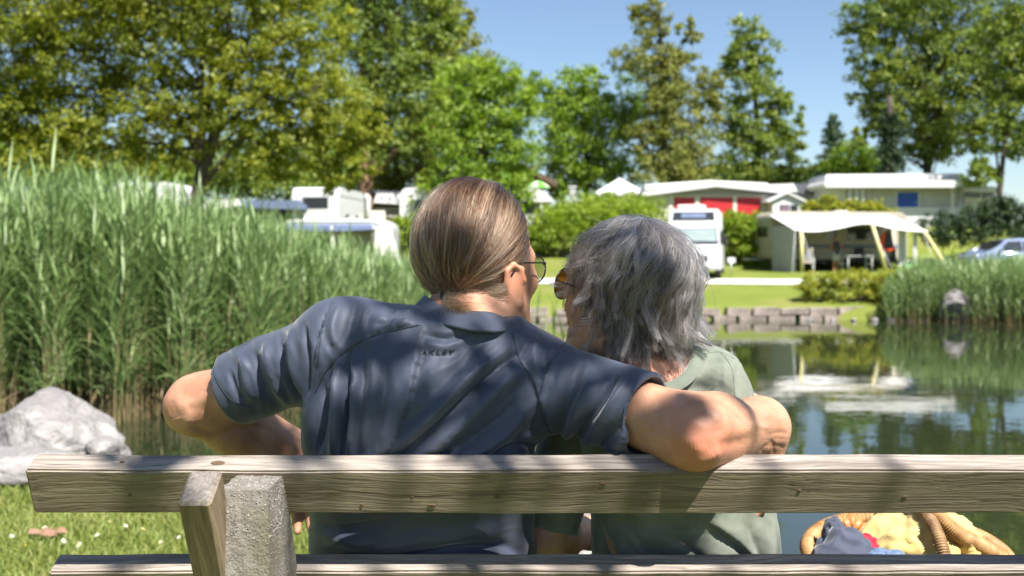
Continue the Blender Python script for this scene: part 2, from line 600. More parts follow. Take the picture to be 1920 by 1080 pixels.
# pond water: dark greenish body, near-mirror surface with slight ripples
def water_mat():
    m = bpy.data.materials.new('pond_water'); m.use_nodes = True
    nt = m.node_tree; b = nt.nodes['Principled BSDF']
    setin(b, 'Base Color', (0.022, 0.029, 0.013, 1)); setin(b, 'Roughness', 0.02); setin(b, 'IOR', 1.62)
    tc = nn(nt, 'ShaderNodeTexCoord')
    mp = nn(nt, 'ShaderNodeMapping'); mp.inputs['Scale'].default_value = (0.55, 1.0, 1)
    nt.links.new(tc.outputs['Object'], mp.inputs[0])
    n1 = nn(nt, 'ShaderNodeTexNoise'); setin(n1, 'Scale', 1.3); setin(n1, 'Detail', 3.0)
    n2 = nn(nt, 'ShaderNodeTexNoise'); setin(n2, 'Scale', 6.5); setin(n2, 'Detail', 2.0)
    nt.links.new(mp.outputs[0], n1.inputs['Vector']); nt.links.new(mp.outputs[0], n2.inputs['Vector'])
    ad = nn(nt, 'ShaderNodeMath', operation='MULTIPLY_ADD'); ad.inputs[1].default_value = 0.22
    nt.links.new(n2.outputs['Fac'], ad.inputs[0]); nt.links.new(n1.outputs['Fac'], ad.inputs[2])
    bu = nn(nt, 'ShaderNodeBump'); setin(bu, 'Strength', 0.20); setin(bu, 'Distance', 0.018)
    nt.links.new(ad.outputs[0], bu.inputs['Height']); nt.links.new(bu.outputs[0], b.inputs['Normal'])
    return m
w = np_obj('pond_water', [(-70, 1, WATER_Z), (70, 1, WATER_Z), (70, 38, WATER_Z), (-70, 38, WATER_Z)], np.array([[0, 1, 2, 3]]), water_mat())
tag(w, 'still green pond mirroring the trees and campsite', kind='structure')

# pale gravel path along the far lawn
M_path = mat('pale_gravel', (0.62, 0.60, 0.57), (0.50, 0.48, 0.45), rough=0.9, scale=3, bump=0.4, bscale=40)
pxs = np.arange(-6, 17, 0.5)
pv = []
for x in pxs:
    for yy in (40.9, 41.6, 42.5):
        yq = yy + 0.15 * math.sin(x * .4)
        pv.append((x, yq, gz(x, yq) + 0.03))
n = len(pxs)
pq = np.array([[3 * i + k, 3 * (i + 1) + k, 3 * (i + 1) + k + 1, 3 * i + k + 1] for i in range(n - 1) for k in (0, 1)])
tag(np_obj('gravel_path', pv, pq, M_path), 'pale gravel path across the far lawn', kind='structure')

# dry-laid stone edging along the far bank: every block its own piece
M_stone = mat('bank_stone', (0.36, 0.30, 0.26), (0.20, 0.165, 0.14), rough=0.9, scale=4, bump=0.6, bscale=18, bdist=0.03)
def rough_block(sx, sy, sz, seed, amt=0.06):
    bm = bmesh.new()
    add_box(bm, (0, 0, 0), (sx, sy, sz))
    bmesh.ops.subdivide_edges(bm, edges=bm.edges[:], cuts=1, use_grid_fill=True)
    bm.verts.ensure_lookup_table()
    v = np.array([tuple(q.co) for q in bm.verts])
    nz = np.stack([vnoise(v + seed * 3.1 + k * 7, 3.1) for k in range(3)], 1)
    for q, dv in zip(bm.verts, nz * amt * np.array([sx, sy, sz]) * 1.4): q.co += Vector(dv)
    me = bpy.data.meshes.new('stone'); bm.to_mesh(me); bm.free()
    me.materials.append(M_stone)
    return me
wall = empty('bank_wall', (5, 35.95, WATER_Z))
tag(wall, 'low wall of weathered stone blocks edging the far bank of the pond', 'stone wall')
blocks = [rough_block(0.92, 0.34, 0.25, s) for s in range(6)]
for c, (z0, n, off) in enumerate(((-0.90, 17, 0.0), (-0.625, 17, 0.45))):
    for i in range(n):
        o = bpy.data.objects.new('stone', blocks[(i * 5 + c * 3) % 6]); link(o, wall)
        o.location = (-4.6 + 0.96 * i + off - 3.0 + 3.0, -0.03 + random.uniform(-.04, .04) + 0.05 * c, z0 - WATER_Z + random.uniform(-.015, .015) - .04)
        o.rotation_euler = (random.uniform(-.06, .06), random.uniform(-.05, .05), random.uniform(-.1, .1))
        o.scale = (random.uniform(.72, 1.04), random.uniform(.8, 1.15), random.uniform(.7, 1.15))

# wooded hills far behind the trees
hx = np.linspace(-700, 700, 60)
hv, hq = [], []
for i, x in enumerate(hx):
    t = 14 + 10 * math.sin(x * .006 + 1) + 6 * math.sin(x * .017)
    hv += [(x, 760, -5), (x, 800, max(4, t * .6)), (x, 860, max(6, t)), (x, 1000, -5)]
for i in range(len(hx) - 1):
    for k in range(3): hq.append([4 * i + k, 4 * i + 4 + k, 4 * i + 5 + k, 4 * i + 1 + k])
M_hill = mat('far_forest', (0.045, 0.075, 0.05), (0.03, 0.055, 0.04), rough=0.9, scale=0.05)
tag(np_obj('hills', hv, np.array(hq), M_hill, smooth=True), 'low wooded hills on the horizon', kind='structure')
# ------------------------------------------------------------------ trees, hedges, reeds
L_walnut = leaf_mat('walnut_leaf', (0.125, 0.165, 0.018), (0.240, 0.275, 0.032), (0.37, 0.375, 0.062), trans=.48)
L_bright = leaf_mat('maple_leaf', (0.105, 0.199, 0.017), (0.209, 0.310, 0.031), (0.304, 0.397, 0.052))
L_mid = leaf_mat('ash_leaf', (0.078, 0.138, 0.025), (0.183, 0.247, 0.037), (0.291, 0.333, 0.057))
L_birch = leaf_mat('birch_leaf', (0.110, 0.144, 0.026), (0.209, 0.226, 0.040), (0.277, 0.278, 0.054))
L_dark = leaf_mat('conifer_needle', (0.025, 0.063, 0.025), (0.049, 0.098, 0.035), (0.077, 0.126, 0.042), trans=0.15)
L_hedge = leaf_mat('hedge_leaf', (0.121, 0.203, 0.014), (0.216, 0.304, 0.024), (0.311, 0.378, 0.041))
L_yel = leaf_mat('golden_shrub_leaf', (0.149, 0.203, 0.016), (0.284, 0.304, 0.027), (0.405, 0.378, 0.054))
L_dkhedge = leaf_mat('yew_leaf', (0.016, 0.036, 0.013), (0.033, 0.065, 0.018), (0.052, 0.091, 0.026), trans=0.15)

def foliage_np(blobs, n, leaf, clump=0.16, per=45, flat=0.65, shell=0.5, droop=0.2, aspect=0.55, seed=1):
    """leaf-shaped quads in clumps through the volume of the given ellipsoids [(centre, radii)]"""
    g = np.random.default_rng(seed)
    C = np.array([b[0] for b in blobs], float); Rr = np.array([b[1] for b in blobs], float)
    wgt = (Rr[:, 0] * Rr[:, 2]) ** 0.9; wgt /= wgt.sum()
    nc = max(1, n // per)
    bi = g.choice(len(C), nc, p=wgt)
    d = g.normal(size=(nc, 3)); d /= np.linalg.norm(d, axis=1)[:, None]
    rad = g.random(nc) ** shell
    cc = C[bi] + d * Rr[bi] * rad[:, None]
    cs = clump * Rr[bi].mean(1) * g.uniform(.6, 1.35, nc)
    ci = np.repeat(np.arange(nc), per)
    m = len(ci)
    off = g.normal(size=(m, 3)) * 0.55
    off[:, 2] *= flat
    pos = cc[ci] + off * cs[ci][:, None]
    out = d[ci] * 0.5 + g.normal(size=(m, 3)) * 0.6 + np.array([0, 0, -droop])
    out /= np.linalg.norm(out, axis=1)[:, None]
    nrm = d[ci] * 0.4 + np.array([0, 0, 0.75]) + g.normal(size=(m, 3)) * 0.55
    side = np.cross(out, nrm); side /= np.linalg.norm(side, axis=1)[:, None] + 1e-9
    up = np.cross(side, out)
    L = leaf * g.uniform(.6, 1.3, m)[:, None]
    W = L * aspect * 0.5
    V = np.stack([pos, pos + out * L * .45 + side * W + up * L * .06, pos + out * L, pos + out * L * .45 - side * W + up * L * .06], 1).reshape(-1, 3)
    Qd = np.arange(4 * m).reshape(-1, 4)
    tint = np.clip(0.5 + 0.28 * g.normal(size=nc)[ci] * 0.7 + 0.22 * g.normal(size=m), 0, 1)
    return V, Qd, np.repeat(tint, 4), cc

def px_blobs(spec, d, depth=0.8):
    out = []
    for s in spec:
        px, py, rx, ry = s[:4]
        dd = d + (s[4] if len(s) > 4 else 0)
        k = dd / F
        out.append((P(px, py, dd), (rx * k, rx * k * depth, ry * k)))
    return out

def make_tree(name, label, spec, d, trunk_px, n, leaf, lm, bark=None, r0=0.3, cat='tree', group=None, seed=1, limb_n=16, **kw):
    blobs = px_blobs(spec, d)
    bx = (trunk_px[0][0] - 960) * d / F
    base = Vector((bx, d, gz(bx, d) - 0.1))
    root = empty(name, base)
    tag(root, label, cat, group)
    V, Qd, tint, cc = foliage_np(blobs, int(n * 1.2), leaf * .88, seed=seed, **kw)
    np_obj('crown', V - np.array(base), Qd, lm, root, attrs={'tint': tint})
    g = np.random.default_rng(seed + 50)
    pts = [np.array(base)] + [np.array(P(x, y, d)) for x, y in trunk_px[1:]]
    sp = spline(pts, 10)
    mb = MB()
    rr = np.linspace(r0, r0 * 0.30, 10); rr[0] *= 1.35
    mb.tube(sp - np.array(base), rr, 8)
    for k in range(limb_n):
        c = np.array(cc[g.integers(len(cc))])
        t0 = g.uniform(.25, .98); i = int(t0 * 9)
        a = sp[i]
        if c[2] < a[2] - 1.0: a = sp[max(0, i - 4)]
        mid = a * .5 + c * .5 + np.array([0, 0, 0.12 * np.linalg.norm(c - a)])
        lp = spline([a, mid, c], 6)
        mb.tube(lp - np.array(base), np.linspace(rr[i] * .55, 0.02, 6), 5)
    mb.build('trunk', bark or M_bark, root)
    return root

# --- left: broad walnut-like tree leaning over the reeds
make_tree('walnut_tree', 'broad yellow-green tree with spreading crown behind the reeds on the left',
    [(120, 60, 190, 130), (330, 20, 210, 120), (520, 70, 150, 120), (60, 190, 150, 90), (230, 200, 150, 90), (420, 180, 160, 100),
     (590, 190, 120, 110), (640, 265, 90, 70), (510, 280, 120, 60), (330, 285, 70, 40), (120, 265, 120, 50), (20, 260, 90, 60), (-80, 120, 160, 160), (200, -60, 260, 120), (470, -60, 160, 110), (80, 310, 120, 40), (250, 300, 90, 35), (640, 320, 70, 40), (700, 240, 40, 50)],
    33, [(368, 430), (372, 345), (400, 270), (420, 150), (430, 20)], 112000, 0.165, L_walnut, r0=0.24, seed=3, clump=0.14, per=48, limb_n=34)
# --- tall mixed trees behind it
make_tree('pine_tree', 'tall dark tree with reddish trunk rising behind the yellow-green tree',
    [(700, 10, 100, 90), (760, 110, 90, 90), (690, 150, 80, 90), (700, 240, 80, 80), (640, 40, 70, 90), (770, 220, 80, 100), (830, 40, 50, 60), (760, -60, 120, 80)],
    56, [(690, 430), (684, 300), (680, 150), (690, 10)], 30000, 0.26, L_mid, bark=M_barkpale, r0=0.42, seed=5, clump=0.22)
make_tree('birch_tree', 'tall slender tree whose thin top meets the sky above the man',
    [(810, 20, 60, 60), (860, 70, 45, 60), (840, 150, 70, 70), (900, 140, 45, 55), (780, 90, 60, 70), (800, -30, 50, 60), (800, 250, 80, 80), (770, 320, 80, 60), (720, 330, 60, 50), (730, 375, 50, 30), (800, 370, 60, 40)],
    60, [(800, 440), (805, 300), (815, 120), (815, 0)], 28000, 0.24, L_birch, r0=0.3, seed=6, clump=0.22, droop=0.8)
make_tree('maple_tree', 'bright green dense tree directly above the man\'s head',
    [(880, 175, 70, 70), (930, 150, 50, 45), (950, 220, 60, 70), (880, 260, 80, 70), (960, 290, 55, 60), (860, 330, 70, 50), (920, 355, 80, 40), (985, 200, 30, 40), (830, 370, 60, 40), (960, 375, 45, 35), (880, 390, 60, 30)],
    52, [(905, 430), (905, 330), (910, 180)], 30000, 0.22, L_bright, r0=0.28, seed=7, clump=0.22)
# --- middle
make_tree('linden_tree', 'rounded mid-green tree between the chalet and the tall birch',
    [(1085, 180, 55, 55), (1050, 215, 50, 50), (1120, 240, 70, 60), (1060, 280, 60, 60), (1150, 310, 60, 40), (1110, 150, 30, 30), (1180, 200, 50, 60), (1010, 170, 30, 35), (1100, 330, 60, 30), (1060, 350, 50, 25), (1150, 350, 60, 25)],
    78, [(1100, 420), (1100, 320), (1095, 180)], 26000, 0.30, L_bright, r0=0.3, seed=8, clump=0.25)
make_tree('weeping_birch_tree', 'tall birch with a loose forked top against the open sky',
    [(1225, 40, 38, 48), (1290, 60, 22, 32), (1200, 110, 60, 30), (1260, 110, 50, 35), (1240, 160, 55, 35), (1200, 20, 22, 25), (1260, 210, 60, 60), (1290, 280, 60, 70), (1220, 260, 45, 60), (1330, 180, 28, 60), (1250, 320, 70, 40), (1230, -15, 20, 25), (1290, 345, 60, 25)],
    74, [(1245, 420), (1245, 280), (1240, 120), (1235, 10)], 27000, 0.27, L_birch, r0=0.3, seed=9, clump=0.24, droop=0.9)
make_tree('alder_tree', 'slim dark green tree with open gaps standing alone in the sky gap',
    [(1405, 60, 40, 35), (1380, 110, 35, 40), (1435, 110, 30, 40), (1410, 165, 50, 40), (1385, 230, 45, 45), (1455, 200, 35, 40), (1430, 270, 55, 50), (1480, 260, 35, 50), (1390, 310, 50, 35), (1480, 320, 45, 30), (1430, 335, 60, 25), (1500, 215, 12, 25)],
    76, [(1425, 420), (1420, 280), (1410, 90)], 20000, 0.30, L_mid, r0=0.28, seed=10, clump=0.24)
# --- conifer: tiers of drooping boughs
def conifer(name, label, px, top, bot, halfw, d, n, seed):
    k = d / F
    blobs = []
    for i in range(11):
        t = (i + .5) / 11
        r = halfw * (0.12 + 0.95 * t)
        blobs.append((P(px, top + (bot - top) * t, d), (r * k, r * k, (bot - top) / 20 * k)))
    bx = (px - 960) * k
    base = Vector((bx, d, gz(bx, d) - .1)); root = empty(name, base); tag(root, label, 'tree')
    V, Qd, tint, cc = foliage_np(blobs, n, 0.32, clump=0.3, per=30, flat=.5, shell=.6, droop=.9, aspect=.25, seed=seed)
    np_obj('crown', V - np.array(base), Qd, L_dark, root, attrs={'tint': tint})
    MB().tube([(0, 0, 0), (0, 0, (P(px, top, d).z - base.z) * .95)], [.3, .04], 7).build('trunk', M_bark, root)
conifer('spruce_tree', 'small pointed dark conifer in the gap left of the large right-hand tree', 1562, 212, 345, 48, 82, 9000, 12)
# --- right: big tree, ivy trunk, neighbours
make_tree('elm_tree', 'large green tree filling the upper right of the sky',
    [(1640, 40, 65, 70), (1720, 20, 80, 70), (1800, 60, 80, 80), (1650, 130, 60, 60), (1740, 130, 90, 70), (1830, 160, 60, 70), (1690, 210, 70, 60), (1780, 230, 80, 60), (1650, 215, 40, 40), (1840, 260, 40, 40), (1740, 285, 70, 30), (1760, -40, 140, 60), (1612, 60, 28, 35), (1614, 260, 30, 30), (1610, 170, 22, 30)],
    66, [(1735, 420), (1738, 320), (1735, 200), (1740, 60)], 46000, 0.27, L_mid, r0=0.32, seed=13, clump=0.2, limb_n=24)
make_tree('ivy_tree', 'dark ivy-covered trunk standing above the blue-door cabin',
    [(1668, 275, 26, 40), (1668, 315, 24, 30), (1670, 235, 22, 30)],
    64, [(1668, 400), (1668, 300), (1668, 180)], 7000, 0.2, L_dkhedge, r0=0.55, seed=14, clump=0.3, limb_n=3)
make_tree('bushy_tree', 'low bright bushy tree beside the small conifer',
    [(1610, 300, 45, 35), (1570, 320, 40, 22), (1630, 330, 40, 20)], 76, [(1605, 410), (1605, 310)], 9000, 0.28, L_bright, r0=0.2, seed=15, clump=0.25, limb_n=5)
make_tree('shaded_tree', 'darker tree at the right edge with a bare leaning trunk',
    [(1890, 60, 60, 90), (1905, 170, 50, 70), (1930, 260, 60, 50), (1880, 235, 40, 30), (1950, 100, 60, 100), (1840, 325, 40, 25)],
    60, [(1868, 420), (1878, 320), (1888, 240), (1900, 100)], 20000, 0.26, L_mid, r0=0.2, seed=16, clump=0.22, limb_n=10)
# distant filler growth closing the gaps low on the horizon
make_tree('distant_tree', 'far hazy green tree low behind the caravans on the left',
    [(480, 300, 130, 60), (640, 310, 100, 60), (560, 345, 130, 40), (420, 340, 90, 40)], 95, [(540, 400), (540, 330)], 18000, 0.42, L_mid, r0=0.3, seed=17, clump=0.25, limb_n=4)
make_tree('distant_tree', 'far green tree mass low at the left edge behind the reeds',
    [(40, 310, 150, 60), (200, 320, 130, 55), (330, 330, 100, 45), (-60, 300, 120, 70)], 95, [(100, 400), (100, 330)], 20000, 0.42, L_bright, r0=0.3, seed=18, clump=0.25, limb_n=4)
make_tree('distant_tree', 'far dark tree behind the grey-roofed caravan',
    [(1530, 335, 60, 22), (1440, 335, 60, 25), (1340, 330, 50, 30)], 100, [(1440, 400), (1440, 340)], 7000, 0.4, L_dark, r0=0.3, seed=19, clump=0.3, limb_n=3)

def shrub(name, label, spec, d, n, leaf, lm, cat='bush', group=None, seed=1, **kw):
    blobs = px_blobs(spec, d, 0.9)
    c = blobs[0][0]
    base = Vector((c.x, d, gz(c.x, d)))
    root = empty(name, base); tag(root, label, cat, group)
    V, Qd, tint, cc = foliage_np(blobs, n, leaf, seed=seed, **kw)
    np_obj('foliage', V - np.array(base), Qd, lm, root, attrs={'tint': tint})
    mb = MB(); g = np.random.default_rng(seed)
    for k in range(10):
        q = cc[g.integers(len(cc))] - np.array(base)
        mb.tube([(q[0] * .4, q[1] * .4, -0.05), q * np.array([.8, .8, .5]), q], [.03, .02, .006], 5)
    mb.build('stem', M_bark, root)
shrub('hedge', 'bright green clipped hedge behind the man\'s glasses, left of the camper van',
    [(1090, 425, 60, 46), (1040, 432, 55, 42), (1150, 422, 60, 48), (1200, 422, 50, 48), (1010, 438, 40, 36), (970, 440, 40, 34)], 51, 24000, 0.14, L_hedge, 'hedge', seed=21, clump=.2, shell=.4)
shrub('hedge', 'pale green hedge on the slope below the white pavilion tent',
    [(1160, 382, 55, 22), (1100, 385, 60, 20), (1050, 395, 50, 16), (1210, 388, 40, 22)], 57, 9000, 0.15, L_hedge, 'hedge', seed=22, clump=.25, shell=.4)
shrub('hedge', 'green hedge between the camper van and the awning caravan',
    [(1390, 440, 45, 42), (1420, 425, 35, 30), (1360, 425, 30, 35), (1400, 475, 40, 35), (1380, 415, 40, 16)], 53, 14000, 0.15, L_hedge, 'hedge', seed=23, clump=.2, shell=.4)
shrub('bush', 'yellow-green bush in front of the shed beside the red shutters',
    [(1545, 385, 35, 20), (1580, 392, 30, 18), (1520, 392, 22, 14), (1620, 388, 32, 16), (1650, 400, 30, 14)], 56, 8000, 0.15, L_yel, seed=24, clump=.22, shell=.4)
shrub('hedge', 'long dark green hedge behind the parked car on the right',
    [(1760, 430, 45, 32), (1830, 425, 55, 36), (1900, 415, 55, 45), (1960, 420, 50, 50), (1870, 395, 40, 25)], 52, 20000, 0.14, L_dkhedge, 'hedge', seed=25, clump=.2, shell=.4)
shrub('bush', 'low green bushes just behind the front-left caravan roof',
    [(760, 440, 40, 28), (800, 450, 40, 30), (730, 425, 30, 20), (775, 415, 30, 16)], 46, 7000, 0.13, L_hedge, seed=26, clump=.22, shell=.4)
shrub('bush', 'golden green shrub spilling over the far bank wall',
    [(1520, 545, 32, 24), (1570, 540, 45, 28), (1630, 545, 40, 26), (1660, 530, 40, 26), (1540, 525, 40, 16), (1600, 520, 40, 14)], 37, 13000, 0.085, L_yel, seed=27, clump=.2, shell=.45)
shrub('bush', 'low grassy green growth along the bank beside the grey boulder',
    [(1700, 545, 30, 25), (1740, 550, 30, 26), (1690, 520, 25, 16)], 36.8, 7000, 0.085, L_hedge, seed=28, clump=.22, shell=.45)

# --- reeds
L_reed = leaf_mat('reed_leaf', (0.145, 0.225, 0.080), (0.230, 0.330, 0.125), (0.330, 0.430, 0.185), trans=0.38, rough=0.45, spec=0.5)
M_stem = leaf_mat('reed_stem', (0.27, 0.20, 0.10), (0.24, 0.24, 0.10), (0.14, 0.20, 0.06), trans=0.1)
def reeds(name, label, bx, by, hgt, zb, seed, nleaf=12, lw=0.034, seg_n=4, lm=None, sm=None):
    g = np.random.default_rng(seed)
    n = len(bx)
    lean = g.normal(size=(n, 2)) * 0.07 + np.array([0.035, 0.0])
    base = np.stack([bx, by, zb], 1)
    def stem_pt(t):
        t = np.asarray(t)
        p = np.empty((n, 3))
        p[:, 0] = base[:, 0] + lean[:, 0] * hgt * t ** 1.8
        p[:, 1] = base[:, 1] + lean[:, 1] * hgt * t ** 1.8
        p[:, 2] = base[:, 2] + hgt * t * (1 - 0.02 * t)
        return p
    # stems: three-sided tubes
    V, Qd, tint, mid = [], [], [], []
    ks = 5; cnt = 0
    for i in range(ks):
        t = i / (ks - 1) * .96
        c = stem_pt(np.full(n, t)); r = 0.0065 * (1 - .7 * t)
        for a in range(3):
            V.append(c + r * np.array([math.cos(a * 2.1), math.sin(a * 2.1), 0]))
    SV = np.stack(V, 1).reshape(-1, 3)
    idx = (np.arange(n) * (ks * 3))[:, None]
    sq = []
    for i in range(ks - 1):
        for a in range(3):
            sq.append(np.concatenate([idx + i * 3 + a, idx + i * 3 + (a + 1) % 3, idx + (i + 1) * 3 + (a + 1) % 3, idx + (i + 1) * 3 + a], 1))
    SQ = np.concatenate(sq)
    st = np.clip(np.repeat(np.linspace(0, 1.15, ks), 3)[None] + 0.15 * g.normal(size=(n, 1)), 0, 1).ravel()
    # leaves
    LV, LT = [], []
    for k in range(nleaf):
        t = np.clip(0.17 + 0.83 * (k + g.uniform(-.3, .3, n)) / nleaf, .1, 1)
        p = stem_pt(t)
        az = g.uniform(0, 2 * PI, n)
        top = (k / nleaf)
        el = g.uniform(0.75, 1.25, n) + 0.22 * top
        ln = hgt * g.uniform(.15, .24, n) * (0.8 + .5 * math.sin(PI * min(1, top + .15)))
        bend = np.where(g.random(n) < .3, g.uniform(.8, 2.0, n), g.uniform(.1, .8, n)) * (1.15 - .8 * top)
        w0 = lw * g.uniform(.7, 1.25, n)
        hd = np.stack([np.cos(az), np.sin(az), np.zeros(n)], 1)
        sd = np.stack([-np.sin(az), np.cos(az), np.zeros(n)], 1)
        tw = g.uniform(-.7, .7, n)
        cur = p.copy(); rows = []
        for s in range(seg_n + 1):
            f = s / seg_n
            e = el - bend * f
            wd = w0 * (0.55 + 1.3 * f if f < .35 else (1 - f) / .65) * .5
            side = sd * np.cos(tw)[:, None] + np.array([0, 0, 1.]) * np.sin(tw)[:, None] * .6
            if s == seg_n:
                rows += [cur, cur + side * .0008]
            else:
                rows += [cur - side * wd[:, None], cur + side * wd[:, None]]
            cur = cur + (hd * np.cos(e)[:, None] + np.array([0, 0, 1.]) * np.sin(e)[:, None]) * (ln / seg_n)[:, None]
        LV.append(np.stack(rows, 1))
        tt = np.clip(.45 + .2 * g.normal(size=n) + .25 * (top - .4), 0, 1)
        LT.append(np.repeat(tt[:, None], 2 * (seg_n + 1), 1))
    LV = np.stack(LV, 1).reshape(-1, 3); LT = np.stack(LT, 1).ravel()
    m = n * nleaf; w = 2 * (seg_n + 1)
    b0 = (np.arange(m) * w)[:, None]
    LQ = np.concatenate([np.concatenate([b0 + 2 * s, b0 + 2 * s + 1, b0 + 2 * s + 3, b0 + 2 * s + 2], 1) for s in range(seg_n)])
    root = empty(name, (float(bx.mean()), float(by.mean()), WATER_Z))
    tag(root, label, 'reeds', kind='stuff')
    o = np.array(root.location)
    np_obj('leaves', LV - o, LQ, lm or L_reed, root, attrs={'tint': LT})['kind'] = 'stuff'
    np_obj('stalks', SV - o, SQ, sm or M_stem, root, attrs={'tint': st})['kind'] = 'stuff'

g = np.random.default_rng(40)
fpx = np.array([-120, 310, 480, 620, 800]); fd = np.array([13.2, 13.9, 15.0, 17.0, 21.0])
n1 = 3300
u = g.uniform(-110, 795, n1)
dep = np.where(g.random(n1) < .5, g.uniform(0, 1.1, n1), g.uniform(1.0, 5.0, n1))
d = np.interp(u, fpx, fd) + dep + .25 * np.sin(u * .05)
bx = (u - 960) * d / F
top_y = np.interp(u, [-120, 60, 160, 230, 330, 420, 520, 640, 800], [345, 335, 318, 345, 358, 378, 415, 455, 490])
H = (CZ - (top_y - HOR) * (d - .6 * dep) / F) - WATER_Z
H = H * np.clip(g.normal(.93, .085, n1), .62, 1.12)
reeds('reed_bed', 'tall dense green reed bed standing in the pond on the left', bx, d, H, np.full(n1, WATER_Z - .1), 41)
n2 = 1500
u = g.uniform(1655, 1990, n2); dep = g.uniform(0, 3.2, n2)
d = 35.0 - .006 * (u - 1655) + dep
top_y = np.interp(u, [1655, 1720, 1800, 1990], [520, 480, 482, 470])
H = ((CZ - (top_y - HOR) * (d - dep * .5) / F) - WATER_Z) * np.clip(g.normal(.9, .13, n2), .5, 1.1)
reeds('reed_bed', 'green reed bed on the far bank below the parked car', (u - 960) * d / F, d, H, np.full(n2, WATER_Z - .1), 42, nleaf=8, lw=.04, seg_n=3)
n3 = 26
u = np.concatenate([g.uniform(985, 1062, 16), g.uniform(775, 800, 10)])
d = g.uniform(9.5, 11.5, n3)
H = ((CZ - (g.uniform(500, 600, n3) - HOR) * d / F) - WATER_Z)
reeds('reed_tuft', 'few thin reed stems rising between the two heads', (u - 960) * d / F, d, H, np.full(n3, WATER_Z - .1), 43, nleaf=7, lw=.02)

# last year's dead stalks among the green ones
L_straw = leaf_mat('dead_reed', (0.20, 0.14, 0.075), (0.30, 0.22, 0.12), (0.38, 0.30, 0.18), trans=0.15)
n4 = 170
u = g.uniform(-110, 700, n4); d = np.interp(u, fpx, fd) + g.uniform(-.15, 1.0, n4)
reeds('dead_reeds', 'straw-coloured dead stalks at the foot of the left reed bed', (u - 960) * d / F, d, g.uniform(.5, 2.1, n4), np.full(n4, WATER_Z - .1), 44, nleaf=3, lw=.018, seg_n=3, lm=L_straw, sm=L_straw)
# ------------------------------------------------------------------ campsite across the pond
class Thing:
    """an Empty on the ground; parts are given by where they stand in the view and how far away"""
    def __init__(s, name, label, cat, px, d, group=None, z=None):
        x = (px - 960) * d / F
        s.root = empty(name, (x, d, gz(x, d) if z is None else z))
        tag(s.root, label, cat, group)
        s.o = Vector(s.root.location)
    def loc(s, px, py, d): return P(px, py, d) - s.o
    def box(s, name, x0, x1, y0, y1, d, depth, m, parent=None, bevel=0.02):
        a, b = P(x0, y1, d) - s.o, P(x1, y0, d) - s.o
        z0 = a.z if y1 is not None else 0
        return box(name, ((a.x + b.x) / 2, (a.y + b.y) / 2 + depth / 2, (a.z + b.z) / 2), (b.x - a.x, depth, b.z - a.z), m, parent or s.root, bevel)
    def poly(s, name, pts, d, depth, m, parent=None, bevel=0.0):
        q = [P(x, y, d) - s.o for x, y in pts]
        return prism(name, [(v.x, v.z) for v in q], q[0].y, q[0].y + depth, m, parent or s.root, 'y', bevel)
    def tube(s, name, pts, r, m, parent=None, n=8):
        return tube(name, [tuple(P(*p) - s.o) for p in pts], r, m, parent or s.root, n)
    def gy(s, d):   # photograph row of this thing's ground at distance d
        return HOR + (CZ - s.o.z) / d * F

def rrect(x0, x1, z0, z1, r, n=4, rb=None):
    """rounded rectangle outline"""
    rb = r if rb is None else rb
    o = []
    for cx, cz, a0, rr in ((x1 - r, z1 - r, 0, r), (x0 + r, z1 - r, 90, r), (x0 + rb, z0 + rb, 180, rb), (x1 - rb, z0 + rb, 270, rb)):
        for k in range(n + 1):
            a = R(a0 + 90 * k / n)
            o.append((cx + rr * math.cos(a), cz + rr * math.sin(a)))
    return o

def wheel(name, c, r, w, parent, axis='y'):
    bm = bmesh.new()
    rot = Matrix.Rotation(R(90), 4, 'X') if axis == 'y' else Matrix.Rotation(R(90), 4, 'Y')
    bmesh.ops.create_cone(bm, cap_ends=True, segments=20, radius1=r, radius2=r, depth=w, matrix=Matrix.Translation(c) @ rot)
    bmesh.ops.bevel(bm, geom=[e for e in bm.edges if abs(e.calc_face_angle(0)) > 1], offset=w * .2, segments=2, affect='EDGES')
    t = bm_obj(name, bm, M_rubber, parent)
    bm = bmesh.new()
    bmesh.ops.create_cone(bm, cap_ends=True, segments=16, radius1=r * .6, radius2=r * .52, depth=w * 1.08, matrix=Matrix.Translation(c) @ rot)
    bm_obj('rim', bm, M_alu, t)
    return t

